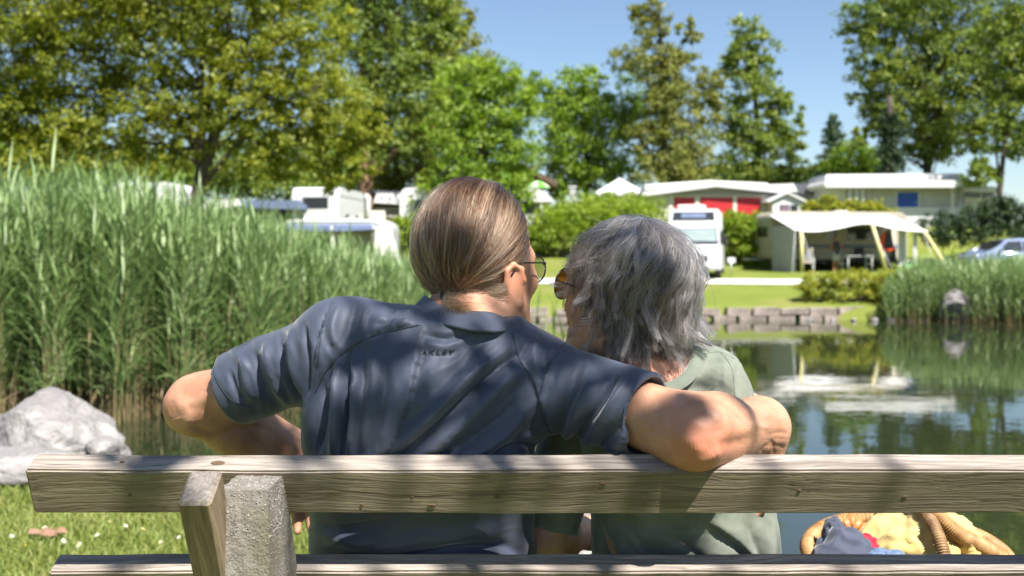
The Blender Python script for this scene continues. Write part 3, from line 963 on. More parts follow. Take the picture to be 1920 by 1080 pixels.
def caravan(label, px, d, rz=0.0, L=5.2, W=2.2, H=2.55, stripe=None, wins=((-1.5, .9), (0.2, .7), (1.6, .9)), group=None, body=None, endwin=True, ewz=1.75):
    x = (px - 960) * d / F
    root = empty('caravan', (x, d, gz(x, d)), rz); tag(root, label, 'caravan', group)
    body = body or M_white
    prism('body', rrect(-L / 2, L / 2, .42, H, .42, 5, .18), -W / 2, W / 2, body, root, 'y', 0.03)
    for wx, ww in wins:
        f = prism('window', rrect(wx - ww / 2, wx + ww / 2, 1.35, 2.0, .1, 3), -W / 2 - .02, -W / 2 + .05, M_glass, root, 'y')
        mb = MB()
        pr = rrect(wx - ww / 2, wx + ww / 2, 1.35, 2.0, .1, 3); pr.append(pr[0])
        mb.tube([(a, -W / 2 - .02, b) for a, b in pr], .018, 5).build('frame', M_alu, f)
    if endwin:
        for sx in (-1, 1):
            box('window', (sx * (L / 2 + .005), 0, ewz), (.03, W * .55, .5), M_glass, root, .01)
    if stripe:
        box('stripe', (0, -W / 2 - .004, 1.05), (L * .92, .012, .12), stripe, root)
    for zt, ht in ((H - .36, .035), (.62, .05)):
        box('trim_strip', (0, -W / 2 - .008, zt), (L * .9, .02, ht), M_greywall, root)
    for xs_ in (-L * .27, L * .12):
        box('panel_joint', (xs_, -W / 2 - .005, (H + .5) / 2), (.018, .012, H - 1.0), M_greywall, root)
    box('skirt', (0, -W / 2 + .05, .36), (L * .8, .04, .2), M_dark, root)
    box('door', (L * .36, -W / 2 - .006, 1.3), (.6, .03, 1.6), M_cream, root, .02)
    for sy in (-1, 1):
        wheel('wheel', (0.1, sy * (W / 2 - .14), .32), .32, .19, root)
    MB().tube([(-L / 2, -.3, .42), (-L / 2 - 1.0, 0, .42), (-L / 2, .3, .42)], .04, 6).build('drawbar', M_alu, root)
    box('roof_hatch', (.5, 0, H + .04), (.7, .5, .09), M_white, root, .03)
    return root

# --- camper van facing the pond
M_sunshade = mat('silver_windscreen_blind', (0.26, 0.31, 0.31), (0.20, 0.25, 0.25), rough=0.15, scale=2)
def camper_van():
    d = 42.5
    x = (1326 - 960) * d / F
    root = empty('camper_van', (x, d + 2.6, gz(x, d)), R(-13)); tag(root, 'white camper van with dark roof window parked facing the pond', 'camper van')
    w = 1.12
    prof = [(-2.95, .38), (-3.02, .62), (-2.98, .95), (-2.62, 1.28), (-2.45, 1.38), (-1.92, 2.08), (-1.86, 2.28), (-1.6, 2.72), (-1.2, 2.86), (2.9, 2.86), (3.0, 2.7), (3.0, .45), (2.9, .38)]
    # body section narrows towards the roof
    bm = bmesh.new()
    rows = []
    for sx, ins in ((-1, 0), (1, 0)):
        rows.append([bm.verts.new((sx * (w - max(0, z - 1.3) * .085), y, z)) for y, z in prof])
    n = len(prof)
    bm.faces.new(rows[0]); bm.faces.new(list(reversed(rows[1])))
    for i in range(n):
        bm.faces.new((rows[0][i], rows[0][(i + 1) % n], rows[1][(i + 1) % n], rows[1][i]))
    bmesh.ops.bevel(bm, geom=list(bm.edges), offset=.09, segments=3, affect='EDGES', profile=.5, clamp_overlap=True)
    bm_obj('body', bm, M_white, root, smooth=True)
    def slab(name, y0, z0, y1, z1, x0, x1, x2, x3, m, off=.03, par=None):
        # panel lying on the front slope between (y0,z0) low and (y1,z1) high
        ny, nz = -(z1 - z0), (y1 - y0); l = math.hypot(ny, nz); ny, nz = ny / l, nz / l
        if nz < 0: ny, nz = -ny, -nz
        bm = bmesh.new()
        v = []
        for o in (-.03, off):
            v.append([bm.verts.new((a, y + ny * o, z + nz * o)) for a, y, z in ((x0, y0, z0), (x1, y0, z0), (x2, y1, z1), (x3, y1, z1))])
        bm.faces.new(v[0]); bm.faces.new(list(reversed(v[1])))
        for i in range(4): bm.faces.new((v[0][i], v[0][(i + 1) % 4], v[1][(i + 1) % 4], v[1][i]))
        return bm_obj(name, bm, m, par or root)
    ws = slab('windscreen', -2.48, 1.32, -1.93, 2.05, -1.02, 1.02, .93, -.93, M_glass, .02)
    slab('sunshade', -2.36, 1.50, -1.97, 2.01, -.96, .96, .9, -.9, M_sunshade, .035, ws)
    rw = slab('roof_window', -1.80, 2.36, -1.58, 2.72, -.86, .86, .82, -.82, M_glass, .03)
    slab('blind', -1.75, 2.42, -1.63, 2.66, -.5, .5, .48, -.48, M_bluecan, .036, rw)
    box('roof_box', (-.12, -.9, 2.93), (1.15, .8, .22), M_white, root, .05)
    box('grille', (0, -3.0, .84), (1.25, .1, .24), M_rubber, root, .02)
    box('bonnet_line', (0, -2.70, 1.235), (1.5, .03, .03), M_rubber, root)
    box('lower_intake', (0, -3.03, .42), (1.3, .08, .1), M_rubber, root, .02)
    box('bumper', (0, -2.98, .56), (2.1, .14, .24), M_white, root, .05)
    box('number_plate', (0, -3.06, .58), (.5, .015, .11), M_white, root)
    for sx in (-1, 1):
        slab('headlight', -2.93, .98, -2.70, 1.2, sx * .74, sx * 1.04, sx * 1.04, sx * .84, M_greywall, .05)
        m = box('mirror', (sx * 1.27, -2.35, 1.55), (.2, .16, .4), M_rubber, root, .04)
        box('mirror_arm', (sx * 1.1, -2.33, 1.5), (.2, .06, .06), M_rubber, m)
        for y in (-2.15, 1.6):
            wheel('wheel', (sx * 1.0, y, .34), .34, .22, root, 'x')
        box('side_window', (sx * 1.075, .4, 1.75), (.04, 1.2, .6), M_glass, root, .02)
        box('cab_window', (sx * 1.075, -1.75, 1.62), (.05, .75, .5), M_glass, root, .02)
camper_van()

# --- caravan with the big white awning
M_pole = mat('yellow_strap', (0.62, 0.57, 0.27), (0.52, 0.47, 0.22), rough=0.6, scale=6)
M_shadecream = mat('shaded_cream_panel', (0.40, 0.36, 0.29), (0.34, 0.30, 0.24), rough=0.55, scale=4)  # cream darkened: the shade under the awning is put into the wall colour
def awning_caravan():
    d = 50.5
    rt = caravan('cream caravan behind the wide white awning', 1556, d + 1.6, R(9), L=6.9, W=2.2, H=2.7, body=M_shadecream,
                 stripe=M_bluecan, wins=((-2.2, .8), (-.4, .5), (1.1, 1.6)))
    x = (1575 - 960) * d / F
    root = empty('awning', (x, d, gz(x, d)), R(9)); tag(root, 'wide white awning canopy stretched from the cream caravan on yellow poles', 'awning')
    # canopy sheet with sagging front hem
    nx, ny = 40, 14
    V = []
    for i in range(nx + 1):
        u = i / nx
        for j in range(ny + 1):
            v = j / ny
            X = -3.35 + 6.1 * u + (0.35 * v if u > .5 else -.05 * v) * abs(u - .5) * 2
            Yy = 0.55 - 3.0 * v
            hem = 1.93 + .27 * math.exp(-((u - .56) / .16) ** 2) - .05 * math.sin(u * 9) - .04
            Zt = 2.66
            z = Zt + (hem - Zt) * v ** 1.25 - .05 * math.sin(PI * v) + .03 * math.sin(u * 14 + v * 3) * v
            V.append((X, Yy, z))
    V = np.array(V)
    I = np.arange((nx + 1) * (ny + 1)).reshape(nx + 1, ny + 1)
    Q = np.stack([I[:-1, :-1], I[1:, :-1], I[1:, 1:], I[:-1, 1:]], -1).reshape(-1, 4)
    # give the cloth a second skin and a hem
    V2 = V - np.array([0, 0, .03]); m = len(V)
    ed = I[:, -1]; Qe = np.stack([ed[:-1], ed[1:], ed[1:] + m, ed[:-1] + m], 1)
    np_obj('canopy', np.concatenate([V, V2]), np.concatenate([Q, Q[:, ::-1] + m, Qe]), M_canvas, root, True)
    # valance strip
    def hemz(u): return 2.02 + .25 * math.exp(-((u - .56) / .16) ** 2) - .05 * math.sin(u * 9) - .04 + .03 * math.sin(u * 14 + 3)
    box('side_wall', (-3.2, -.9, 1.05), (.04, 2.6, 2.1), M_greywall, root)
    for k, (xx, ww) in enumerate(((1.95, .35), (2.35, .42), (2.7, .22))):
        mb = MB()
        cv = [(xx + ww * (t - .5), -1.0 - .5 * k + .06 * math.sin(t * 14), z) for z in (.25, 2.0) for t in np.linspace(0, 1, 9)]
        mb.add(cv, np.array([[i, i + 1, i + 10, i + 9] for i in range(8)])); mb.build('curtain', M_canvas if k else M_greywall, root)
    for (xa, za, xb, yb) in ((-3.02, 2.0, -3.02, -2.5), (.35, 2.2, .95, -2.6)):
        tube('pole', [(xa, -2.4, za), (xb, yb, 0)], .085, M_pole, root)
    tube('guy_strap', [(2.9, -2.35, 1.9), (3.6, -3.0, .3), (3.72, -3.1, 0.0)], .07, M_pole, root)
    for gx, gxx in ((-3.3, -4.1), (-3.0, -3.1), (.4, .6), (2.8, 2.7)):
        tube('guy_rope', [(gx, -2.4, 1.9), (gxx, -3.9, 0)], .012, M_canvas, root, 5)
    tube('ridge_bar', [(-3.3, .5, 2.63), (2.7, .5, 2.63)], .03, M_alu, root)
    return root
awn = awning_caravan()

def at_awn(x, y, z=0.0):
    return awn.matrix_basis @ Vector((x, y, z))

# things under the awning
def folding_chair(label, x, y, rz, m_seat, m_fr):
    p = at_awn(x, y); p.z = gz(p.x, p.y)
    r = empty('camping_chair', p, rz); tag(r, label, 'chair')
    box('seat', (0, 0, .43), (.5, .46, .04), m_seat, r, .01)
    box('backrest', (0, .25, .78), (.5, .04, .66), m_seat, r, .015, Matrix.Rotation(R(-12), 4, 'X'))
    for sx in (-.27, .27):
        tube('leg', [(sx, -.25, 0), (sx, .28, .62)], .018, m_fr, r)
        tube('leg', [(sx, .28, 0), (sx, -.25, .62)], .018, m_fr, r)
        box('armrest', (sx, 0, .64), (.05, .5, .03), m_fr, r)
    return r
M_towel = mat('patterned_towel', (0.55, 0.40, 0.32), (0.62, 0.60, 0.56), rough=0.85, scale=9, col3=(0.25, 0.3, 0.5), scale3=6)
c1 = folding_chair('camping chair draped with a patterned towel under the awning', -2.35, -1.6, R(160), M_towel, M_canvas)
c2 = folding_chair('dark camping chair right of the table under the awning', 1.9, -1.2, R(-20), M_dark, M_dark)
c3 = folding_chair('dark camping chair behind the table under the awning', .75, -.7, R(10), M_dark, M_dark)
p = at_awn(.1, -1.5); p.z = gz(p.x, p.y)
tb = empty('camping_table', p, R(9)); tag(tb, 'folding camping table with white legs under the awning', 'table')
box('tabletop', (0, 0, .72), (1.3, .75, .04), M_greywall, tb, .01)
for sx in (-.58, .58):
    for sy in (-.3, .3): tube('leg', [(sx, sy, 0), (sx, sy, .7)], .025, M_white, tb)
    tube('stretcher', [(sx, -.3, .35), (sx, .3, .35)], .015, M_white, tb)
M_green = mat('green_plastic', (0.02, 0.30, 0.10), rough=0.4)
p = at_awn(2.2, -2.2); p.z = gz(p.x, p.y)
bk = empty('bucket', p); tag(bk, 'bright green bucket standing in front of the awning', 'bucket')
bm = bmesh.new(); bmesh.ops.create_cone(bm, cap_ends=True, segments=20, radius1=.17, radius2=.23, depth=.36, matrix=Matrix.Translation((0, 0, .18)))
bm_obj('pail', bm, M_green, bk, True)
tube('handle', [(.22 * math.cos(a), .0, .36 + .16 * math.sin(a)) for a in np.linspace(0, PI, 9)], .012, M_alu, bk)
M_orange = mat('orange_cloth', (0.75, 0.09, 0.03), (0.6, 0.06, 0.02), rough=0.8, scale=4)
p = at_awn(1.45, -1.7); p.z = gz(p.x, p.y)
jk = empty('hanging_jacket', p); tag(jk, 'orange and grey jacket hanging under the right end of the awning', 'jacket')
prism('jacket_body', [(-.24, 1.0), (.1, .95), (.34, 1.1), (.22, 1.75), (.05, 1.9), (-.1, 1.75)], -.08, .08, M_dark, jk, 'y', .03, True)
tube('orange_sleeve', [(-.1, -.1, 1.82), (-.26, -.12, 1.45), (-.24, -.12, .95)], [.07, .1, .09], M_orange, jk)
tube('orange_hem', [(-.2, -.1, 1.02), (.1, -.12, 1.0), (.33, -.1, 1.1)], .07, M_orange, jk)
tube('hook', [(.02, 0, 1.88), (.02, 0, 2.12)], .012, M_alu, jk)

# person standing under the awning
M_skin = mat('skin', (0.42, 0.215, 0.145), (0.36, 0.17, 0.11), rough=0.5, scale=14, bump=0.05, bscale=120, sss=0.0)
def far_person():
    p = at_awn(-.75, -1.15); p.z = gz(p.x, p.y)
    r = empty('person', p, R(9)); tag(r, 'person in black top and dark shorts standing under the white awning', 'person')
    it = [(s_ell((0, 0, 1.56), (.078, .095, .115)), .01), (s_cone((0, 0, 1.3), (0, 0, 1.5), .05, .05), .03),
          (s_torso([(.82, 0, 0, .17, .12), (1.0, 0, 0, .145, .11), (1.2, 0, 0, .18, .12), (1.36, 0, 0, .15, .09), (1.42, 0, 0, .06, .06)]), .05)]
    for s in (-1, 1):
        it += [(s_cone((s * .19, 0, 1.33), (s * .27, .02, 1.08), .05, .042), .04), (s_cone((s * .27, .02, 1.08), (s * .2, -.2, 1.05), .04, .03), .02), (s_ell((s * .18, -.26, 1.05), (.04, .07, .035)), .02),
               (s_cone((s * .09, 0, .85), (s * .1, .01, .47), .085, .055), .04), (s_cone((s * .1, .01, .47), (s * .1, .03, .08), .055, .038), .02), (s_cone((s * .1, .05, .04), (s * .11, -.12, .035), .04, .035), .03)]
    f = s_union(it)
    V, Q = sdf_mesh(f, (-.45, -.45, -.02), (.45, .3, 1.75), .02, 1)
    np_obj('body', V, Q, M_skin, r, True)
    top = s_union([(s_torso([(.78, 0, 0, .185, .135), (1.0, 0, 0, .16, .125), (1.2, 0, 0, .195, .135), (1.36, 0, 0, .165, .105), (1.4, 0, 0, .1, .08)]), .03)])
    V, Q = sdf_mesh(top, (-.3, -.25, .7), (.3, .25, 1.5), .02, 1)
    np_obj('top', V, Q, M_dark, r, True)
    sh = s_union([(s_cone((s * .09, 0, .86), (s * .1, .0, .56), .115, .095), .04) for s in (-1, 1)])
    V, Q = sdf_mesh(sh, (-.35, -.25, .4), (.35, .25, 1.02), .02, 1)
    np_obj('shorts', V, Q, M_greywall, r, True)
    V, Q = sdf_mesh(s_ell((0, .015, 1.59), (.092, .1, .11)), (-.15, -.15, 1.4), (.15, .18, 1.75), .015, 1)
    np_obj('hair', V, Q, M_bark, r, True)
far_person()

# --- parked car half hidden by the right-hand reeds
def parked_car(label, px, d, rz, m, sc=1.0):
    x = (px - 960) * d / F
    r = empty('parked_car', (x, d, gz(x, d)), rz); tag(r, label, 'car')
    prof = [(-2.1, .35), (-2.15, .62), (-2.0, .85), (-1.25, .98), (-.55, 1.45), (.2, 1.53), (1.2, 1.45), (1.85, 1.02), (2.08, .9), (2.1, .4), (2.0, .3)]
    bm = bmesh.new(); rows = []
    for s in (-1, 1):
        rows.append([bm.verts.new((a, s * (.88 - max(0, z - .95) * .35), z)) for a, z in prof])
    n = len(prof); bm.faces.new(rows[0]); bm.faces.new(list(reversed(rows[1])))
    for i in range(n): bm.faces.new((rows[0][i], rows[0][(i + 1) % n], rows[1][(i + 1) % n], rows[1][i]))
    bmesh.ops.bevel(bm, geom=list(bm.edges), offset=.07, segments=3, affect='EDGES', clamp_overlap=True)
    bm_obj('body', bm, m, r, True)
    for s in (-1, 1):
        tilt = Matrix.Rotation(R(19 * s), 4, 'X')
        for (a, b, c, e) in ((-1.0, .08, -.52, .08), (.16, 1.45, .16, 1.08)):
            q = [(a, .98), (b, .98), (e, 1.40), (c, 1.38)]
            bm = bmesh.new()
            v0 = [bm.verts.new((u, s * (.895 - (z - .95) * .35), z)) for u, z in q]; v1 = [bm.verts.new((u, s * (.84 - (z - .95) * .35), z)) for u, z in q]
            bm.faces.new(v0); bm.faces.new(list(reversed(v1)))
            for i in range(4): bm.faces.new((v0[i], v0[(i + 1) % 4], v1[(i + 1) % 4], v1[i]))
            bm_obj('side_window', bm, M_glass, r)
        box('mirror', (-.95, s * .97, 1.0), (.16, .14, .12), m, r, .03)
        box('headlight', (-2.04, s * .62, .74), (.16, .34, .14), M_alu, r, .03)
        for wx in (-1.32, 1.28): wheel('wheel', (wx, s * .80, .31), .31, .2, r)
    for nm, q in (('windscreen', ((-1.18, 1.03), (-.62, 1.42))), ('rear_window', ((1.75, 1.10), (1.3, 1.42)))):
        (a, za), (b, zb) = q
        bm = bmesh.new(); o = .02
        vs = [bm.verts.new(t) for t in ((a, -.68, za + o), (a, .68, za + o), (b, .6, zb + o), (b, -.6, zb + o))]
        bm.faces.new(vs); bmesh.ops.solidify(bm, geom=bm.faces[:], thickness=.02)
        bm_obj(nm, bm, M_glass, r)
    return r
M_carblue = mat('pale_blue_car_paint', (0.22, 0.27, 0.40), (0.20, 0.25, 0.37), rough=0.25, coat=0.6, metal=0.2)
M_cardark = mat('dark_car_paint', (0.03, 0.035, 0.05), (0.025, 0.03, 0.04), rough=0.25, coat=0.6)
parked_car('pale blue hatchback parked behind the reeds at the right edge', 1893, 47.5, R(6), M_carblue)
parked_car('dark car parked on the terrace beside the pavilion tent', 1090, 63, R(25), M_cardark)

# --- small white sign on the far lawn
s = Thing('lawn_sign', 'small white sign on a thin post right of the camper van', 'sign', 1371, 43)
s.tube('post', [(1371, s.gy(43), 43), (1371, 488, 43)], .025, M_alu)
s.box('board', 1364, 1379, 483, 493, 42.97, .03, M_white)

# --- cabins on the terrace
def slats(parent, nm, x0, x1, z0, z1, y, m, n):
    h = (z1 - z0) / n
    me = None
    for i in range(n):
        o = box(nm, ((x0 + x1) / 2, y, z0 + h * (i + .5)), (x1 - x0, .03, h * .9), m, parent, .008) if me is None else link(bpy.data.objects.new(nm, me), parent)
        if me is None: me = o.data; zc = z0 + h * .5
        else: o.location = (0, 0, h * i)

d = 61.0
c = Thing('cabin', 'cream cabin with white low-gabled roof and three red shutters', 'cabin', 1335, d)
gy = c.gy(d)
c.box('wall', 1216, 1462, 366, gy + 4, d, 3.4, M_cream)
c.poly('gable', [(1216, 366), (1340, 351), (1462, 366)], d + .05, 3.3, M_greywall)
rf = c.poly('roof', [(1204, 367), (1342, 349), (1476, 362), (1476, 357), (1342, 341), (1204, 360)], d - .5, 4.6, M_canvas)
c.poly('roof_sheet', [(1210, 356), (1330, 342), (1440, 348), (1440, 343), (1330, 338), (1210, 346)], d + 1.2, 2.4, M_canvas, rf)
for x0, x1, y1 in ((1264, 1302, 410), (1313, 1376, 412), (1380, 1426, 412)):
    a = P(x0, y1, d) - c.o; b = P(x1, 370, d) - c.o
    sh = c.box('shutter', x0, x1, 370, y1, d - .04, .05, M_red)
    slats(sh, 'slat', a.x + .03, b.x - .03, a.z + .03, b.z - .03, a.y - .055, M_red, 9)
c.poly('fascia', [(1204, 368.5), (1342, 350.5), (1476, 363.5), (1476, 361.5), (1342, 348.5), (1204, 366.5)], d - .53, .05, M_greywall)
c.box('gutter', 1206, 1474, 364.5, 366, d - .12, .1, M_alu)
for x in (1257, 1307, 1378, 1432):
    c.box('pillar', x - 3.5, x + 3.5, 366, gy, d - .09, .12, M_cream)
d = 59.5
c = Thing('shed', 'small white clapboard shed with curtained window beside the red shutters', 'shed', 1476, d)
gy = c.gy(d)
c.box('wall', 1448, 1506, 378, gy + 3, d, 2.0, M_white)
c.poly('gable', [(1448, 378), (1476, 366), (1506, 378)], d + .02, 1.95, M_white)
c.poly('roof', [(1440, 380), (1476, 363), (1514, 380), (1514, 376), (1476, 359), (1440, 376)], d - .2, 2.5, M_canvas)
wn_ = c.box('window', 1462, 1496, 384, 408, d - .03, .06, M_glass)
M_purple = mat('mauve_curtain', (0.20, 0.14, 0.19), (0.15, 0.10, 0.15), rough=0.9, scale=6)
c.box('curtain', 1464, 1479, 386, 406, d - .045, .02, M_purple, wn_)
c.box('mullion', 1480, 1482, 384, 408, d - .06, .03, M_white, wn_)
d = 65.0
c = Thing('cabin', 'low cabin with grey roof between the red-shutter cabin and the blue-door cabin', 'cabin', 1515, d)
gy = c.gy(d)
c.box('wall', 1462, 1556, 362, gy, d, 3, M_greywall)
c.poly('roof', [(1452, 364), (1470, 345), (1550, 343), (1566, 362)], d - .3, 3.6, M_roofdark)
c.poly('roof_sheet', [(1420, 360), (1440, 346), (1488, 344), (1496, 360)], d - .36, 3.0, M_canvas)
d = 62.0
c = Thing('cabin', 'grey cabin with stepped white roof and a blue door', 'cabin', 1690, d)
gy = c.gy(d)
c.box('wall', 1582, 1806, 350, gy + 3, d, 4.0, M_greywall)
c.box('plinth', 1650, 1800, 388, gy + 3, d - .08, .1, M_white)
rf = c.poly('roof', [(1550, 352), (1545, 345), (1552, 336), (1826, 338), (1828, 350)], d - 1.0, 5.2, M_canvas)
c.poly('roof_sheet', [(1546, 336), (1550, 327), (1806, 325), (1808, 336)], d + .6, 3.6, M_canvas, rf)
c.box('fascia', 1549, 1829, 349.5, 352.5, d - 1.04, .06, M_greywall)
c.box('gutter', 1546, 1809, 335, 336.6, d + .52, .1, M_alu)
c.tube('downpipe', [(1800, 352, d - .1), (1800, gy, d - .1)], .04, M_alu)
c.box('door_frame', 1680, 1725, 357.5, 400, d - .02, .05, M_white)
dr = c.box('door', 1683, 1722, 360, 400, d - .06, .08, M_blue)
for zz in (366, 376, 386): c.box('panel', 1687, 1718, zz, zz + 8, d - .075, .02, M_blue, dr)
c.box('handle', 1716, 1719, 378, 380, d - .13, .05, M_alu, dr)
for x in (1592, 1604, 1616, 1784):
    c.box('post', x, x + 4, 350, gy, d - .7, .12, M_white)
for x0, x1 in ((1624, 1676), (1728, 1780)):
    c.box('wall_panel', x0, x1, 355, 387, d - .05, .06, M_greywall)
c.box('canopy_side', 1552, 1586, 352, 385, d - .1, 3.0, M_canvas)
d = 63.0
c = Thing('cabin', 'small lean-to cabin with pale flat roof right of the blue-door cabin', 'cabin', 1842, d)
gy = c.gy(d)
c.box('wall', 1808, 1874, 370, gy + 3, d, 2.5, M_cream)
c.box('window', 1812, 1866, 358, 369, d + .05, 2.3, M_glass)
c.poly('roof', [(1800, 352), (1806, 346), (1866, 350), (1880, 356), (1880, 361), (1800, 359)], d - .5, 3.5, M_canvas)
for x in (1808, 1838, 1870): c.box('post', x, x + 3, 357, 371, d - .05, .1, M_white)
# --- white pavilion tent
d = 64
c = Thing('pavilion_tent', 'white pointed pavilion tent roof above the pale hedge', 'tent', 1163, d)
gy = c.gy(d)
a, b = P(1117, 360, d) - c.o, P(1209, 360, d) - c.o; ap = P(1162, 337, d + 1.5) - c.o
bm = bmesh.new()
w2 = b.x - a.x
vs = [bm.verts.new(v) for v in ((a.x, 0, a.z), (b.x, 0, a.z), (b.x, w2, a.z), (a.x, w2, a.z))]
top = bm.verts.new((ap.x, w2 / 2, ap.z + .1))
lo = [bm.verts.new((v.co.x, v.co.y, v.co.z - .22)) for v in vs]
for i in range(4):
    bm.faces.new((vs[i], vs[(i + 1) % 4], top)); bm.faces.new((lo[i], lo[(i + 1) % 4], vs[(i + 1) % 4], vs[i]))
bm_obj('roof', bm, M_canvas, c.root)
for x in (a.x + .05, b.x - .05):
    for y in (.05, w2 - .05): tube('pole', [(x, y, -.05), (x, y, a.z)], .04, M_white, c.root)
# --- chalet gable and parasol
d = 74
c = Thing('chalet', 'beige house gable with brown overhanging roof left of the woman', 'house', 985, d)
gy = c.gy(d)
M_beige = mat('beige_render', (0.42, 0.36, 0.25), (0.36, 0.31, 0.22), rough=0.85, scale=2)
c.poly('wall', [(905, gy + 3), (905, 345), (960, 300), (1018, 338), (1018, gy + 3)], d, 6, M_beige)
c.poly('roof', [(960, 296), (1048, 343), (1042, 350), (962, 305), (884, 350), (878, 343)], d - 1.2, 8, M_brown)
c.box('balcony', 930, 1018, 340, 352, d - .8, .7, M_brown)
w_ = c.box('window', 985, 1000, 322, 334, d - .04, .06, M_glass)
c.box('sill', 983, 1002, 334, 335.5, d - .1, .12, M_white, w_)
d = 60
c = Thing('parasol', 'bright green and white parasol beside the man\'s head', 'parasol', 1008, d)
M_lime = mat('lime_parasol', (0.12, 0.45, 0.03), (0.10, 0.40, 0.03), rough=0.7, scale=3)
k = d / F
pc = P(1008, 352, d) - c.o; tp = P(1008, 339, d) - c.o
for i in range(8):
    a0, a1 = i * PI / 4, (i + 1) * PI / 4; rr = 24 * k
    pts = []
    for t in (0, .35, .7, 1):
        for a in (a0, (a0 + a1) / 2, a1):
            r = rr * t * (1 if a != (a0 + a1) / 2 else .96)
            pts.append((pc.x + r * math.cos(a), r * math.sin(a), tp.z - (tp.z - pc.z) * t ** 1.7))
    q = np.array([[3 * j + m, 3 * j + m + 1, 3 * j + m + 4, 3 * j + m + 3] for j in range(3) for m in (0, 1)])
    np_obj('panel', pts, q, M_lime if i % 2 == 0 else mat('parasol_white', (.5, .66, .42), rough=.7), c.root, True)
tube('pole', [(pc.x, 0, -.05), (pc.x, 0, tp.z)], .03, M_white, c.root)
d = 58
c = Thing('kiosk', 'white kiosk-like caravan annexe right behind the man\'s temple', 'kiosk', 1000, d)
gy = c.gy(d)
c.box('wall', 950, 1018, 378, gy + 3, d, 2.5, M_greywall)
c.poly('roof', [(940, 376), (948, 352), (1010, 354), (1036, 372), (1036, 378), (940, 380)], d - .4, 3.2, M_canvas)
for x in (1012, 1024): c.box('post', x, x + 5, 378, gy, d - .3, .12, M_white)
c.box('window', 965, 1002, 384, 398, d - .03, .05, M_glass)
c = Thing('bollard', 'pale grey pillar standing on the terrace near the parasol', 'pillar', 1074, 60)
c.box('shaft', 1068, 1080, 352, 395, 60, .35, M_greywall)
c.box('cap', 1066.5, 1081.5, 349, 352, 59.95, .45, M_white)

# --- caravans behind the reeds on the left
caravan('white caravan with a row of small windows behind the tallest reeds', 285, 54, R(-6), L=3.6, H=3.05, wins=((-1.35, .42), (-.7, .42), (-.05, .42), (.6, .42)))
d = 47
c = Thing('awning', 'dark awning tent with blue-grey roof behind the reeds', 'awning', 480, d)
gy = c.gy(d)
c.box('front_wall', 420, 566, 388, gy + 2, d, .1, M_bluecan)
for x in (440, 478, 520, 556): c.box('window', x, x + 26, 394, 425, d - .03, .05, M_dark)
c.poly('roof', [(385, 396), (400, 376), (560, 375), (576, 388), (574, 393), (404, 388)], d - .5, 2.6, M_bluecan)
c.poly('porch_roof', [(372, 394), (390, 375), (446, 373), (452, 385), (404, 392)], d - .62, 2.0, M_canvas)
c.box('side_wall', 385, 420, 395, gy + 2, d + .02, 1.8, M_dark)
for x in (388, 572): c.tube('pole', [(x, gy, d - .3), (x, 390, d - .3)], .03, M_alu)
caravan('rounded white caravan with dark rear window beside the dark tree trunk', 618, 49, R(84), L=4.6, W=2.1, H=3.15, wins=((-1.0, .7), (.8, .8)), ewz=2.45)
# front caravan with blue awning
d = 40.5
caravan('white caravan under the blue roller awning in front of the reeds', 640, d + 2.2, R(0), L=4.4, H=1.75, wins=(), body=M_greywall, endwin=False)
c = Thing('awning', 'blue-grey roller awning with white frame and white side tent', 'awning', 635, d)
gy = c.gy(d)
a = P(530, 420, d) - c.o; b = P(716, 420, d) - c.o
nx, ny = 16, 6
V = []
for i in range(nx + 1):
    for j in range(ny + 1):
        u, v = i / nx, j / ny
        V.append((a.x + (b.x - a.x) * u, 1.2 - 1.4 * v, a.z + .04 - (.22 + .08 * math.sin(PI * u)) * v ** 1.5))
V = np.array(V); I = np.arange((nx + 1) * (ny + 1)).reshape(nx + 1, -1)
Q = np.stack([I[:-1, :-1], I[1:, :-1], I[1:, 1:], I[:-1, 1:]], -1).reshape(-1, 4); m = len(V)
np_obj('canopy', np.concatenate([V, V - np.array([0, 0, .02])]), np.concatenate([Q, Q[:, ::-1] + m]), M_bluecan, c.root, True)
MB().tube([(a.x - .1, -.1, a.z - .5), (a.x - .02, -.05, a.z), (a.x + .3, 0, a.z + .1), (b.x - .3, 0, a.z + .1), (b.x + .1, 0, a.z - .05), (b.x + .35, 0, a.z - .55)], .06, 8).build('frame', M_white, c.root)
for x in (622, 700): c.tube('pole', [(x, gy, d - .1), (x, 424, d - .1)], .035, M_white)
c.poly('side_tent', [(704, 424), (722, 424), (748, gy), (700, gy)], d - .3, 1.6, M_canvas)
# timber porch with white shade
d = 56
c = Thing('porch', 'brown timber porch with white sunshade and thick white post', 'porch', 735, d)
gy = c.gy(d)
c.box('wall', 690, 800, 385, gy + 2, d, 2.0, M_brown)
for yy in (390, 397, 404): c.box('board', 694, 770, yy, yy + 3.5, d - .05, .06, M_cream)
c.poly('sunshade', [(700, 380), (706, 363), (776, 361), (780, 378), (764, 384)], d - .4, 1.4, M_canvas)
c.box('roof', 690, 812, 358, 363, d - .3, 2.6, M_roofdark)
c.tube('post', [(688, gy, d - .4), (690, 372, d - .4), (684, 366, d - .4)], .16, M_white)
caravan('white caravan half hidden by the left side of the man\'s hair', 815, 53, R(5), L=3.4, H=2.6, wins=((-.6, .8), (.6, .6)))
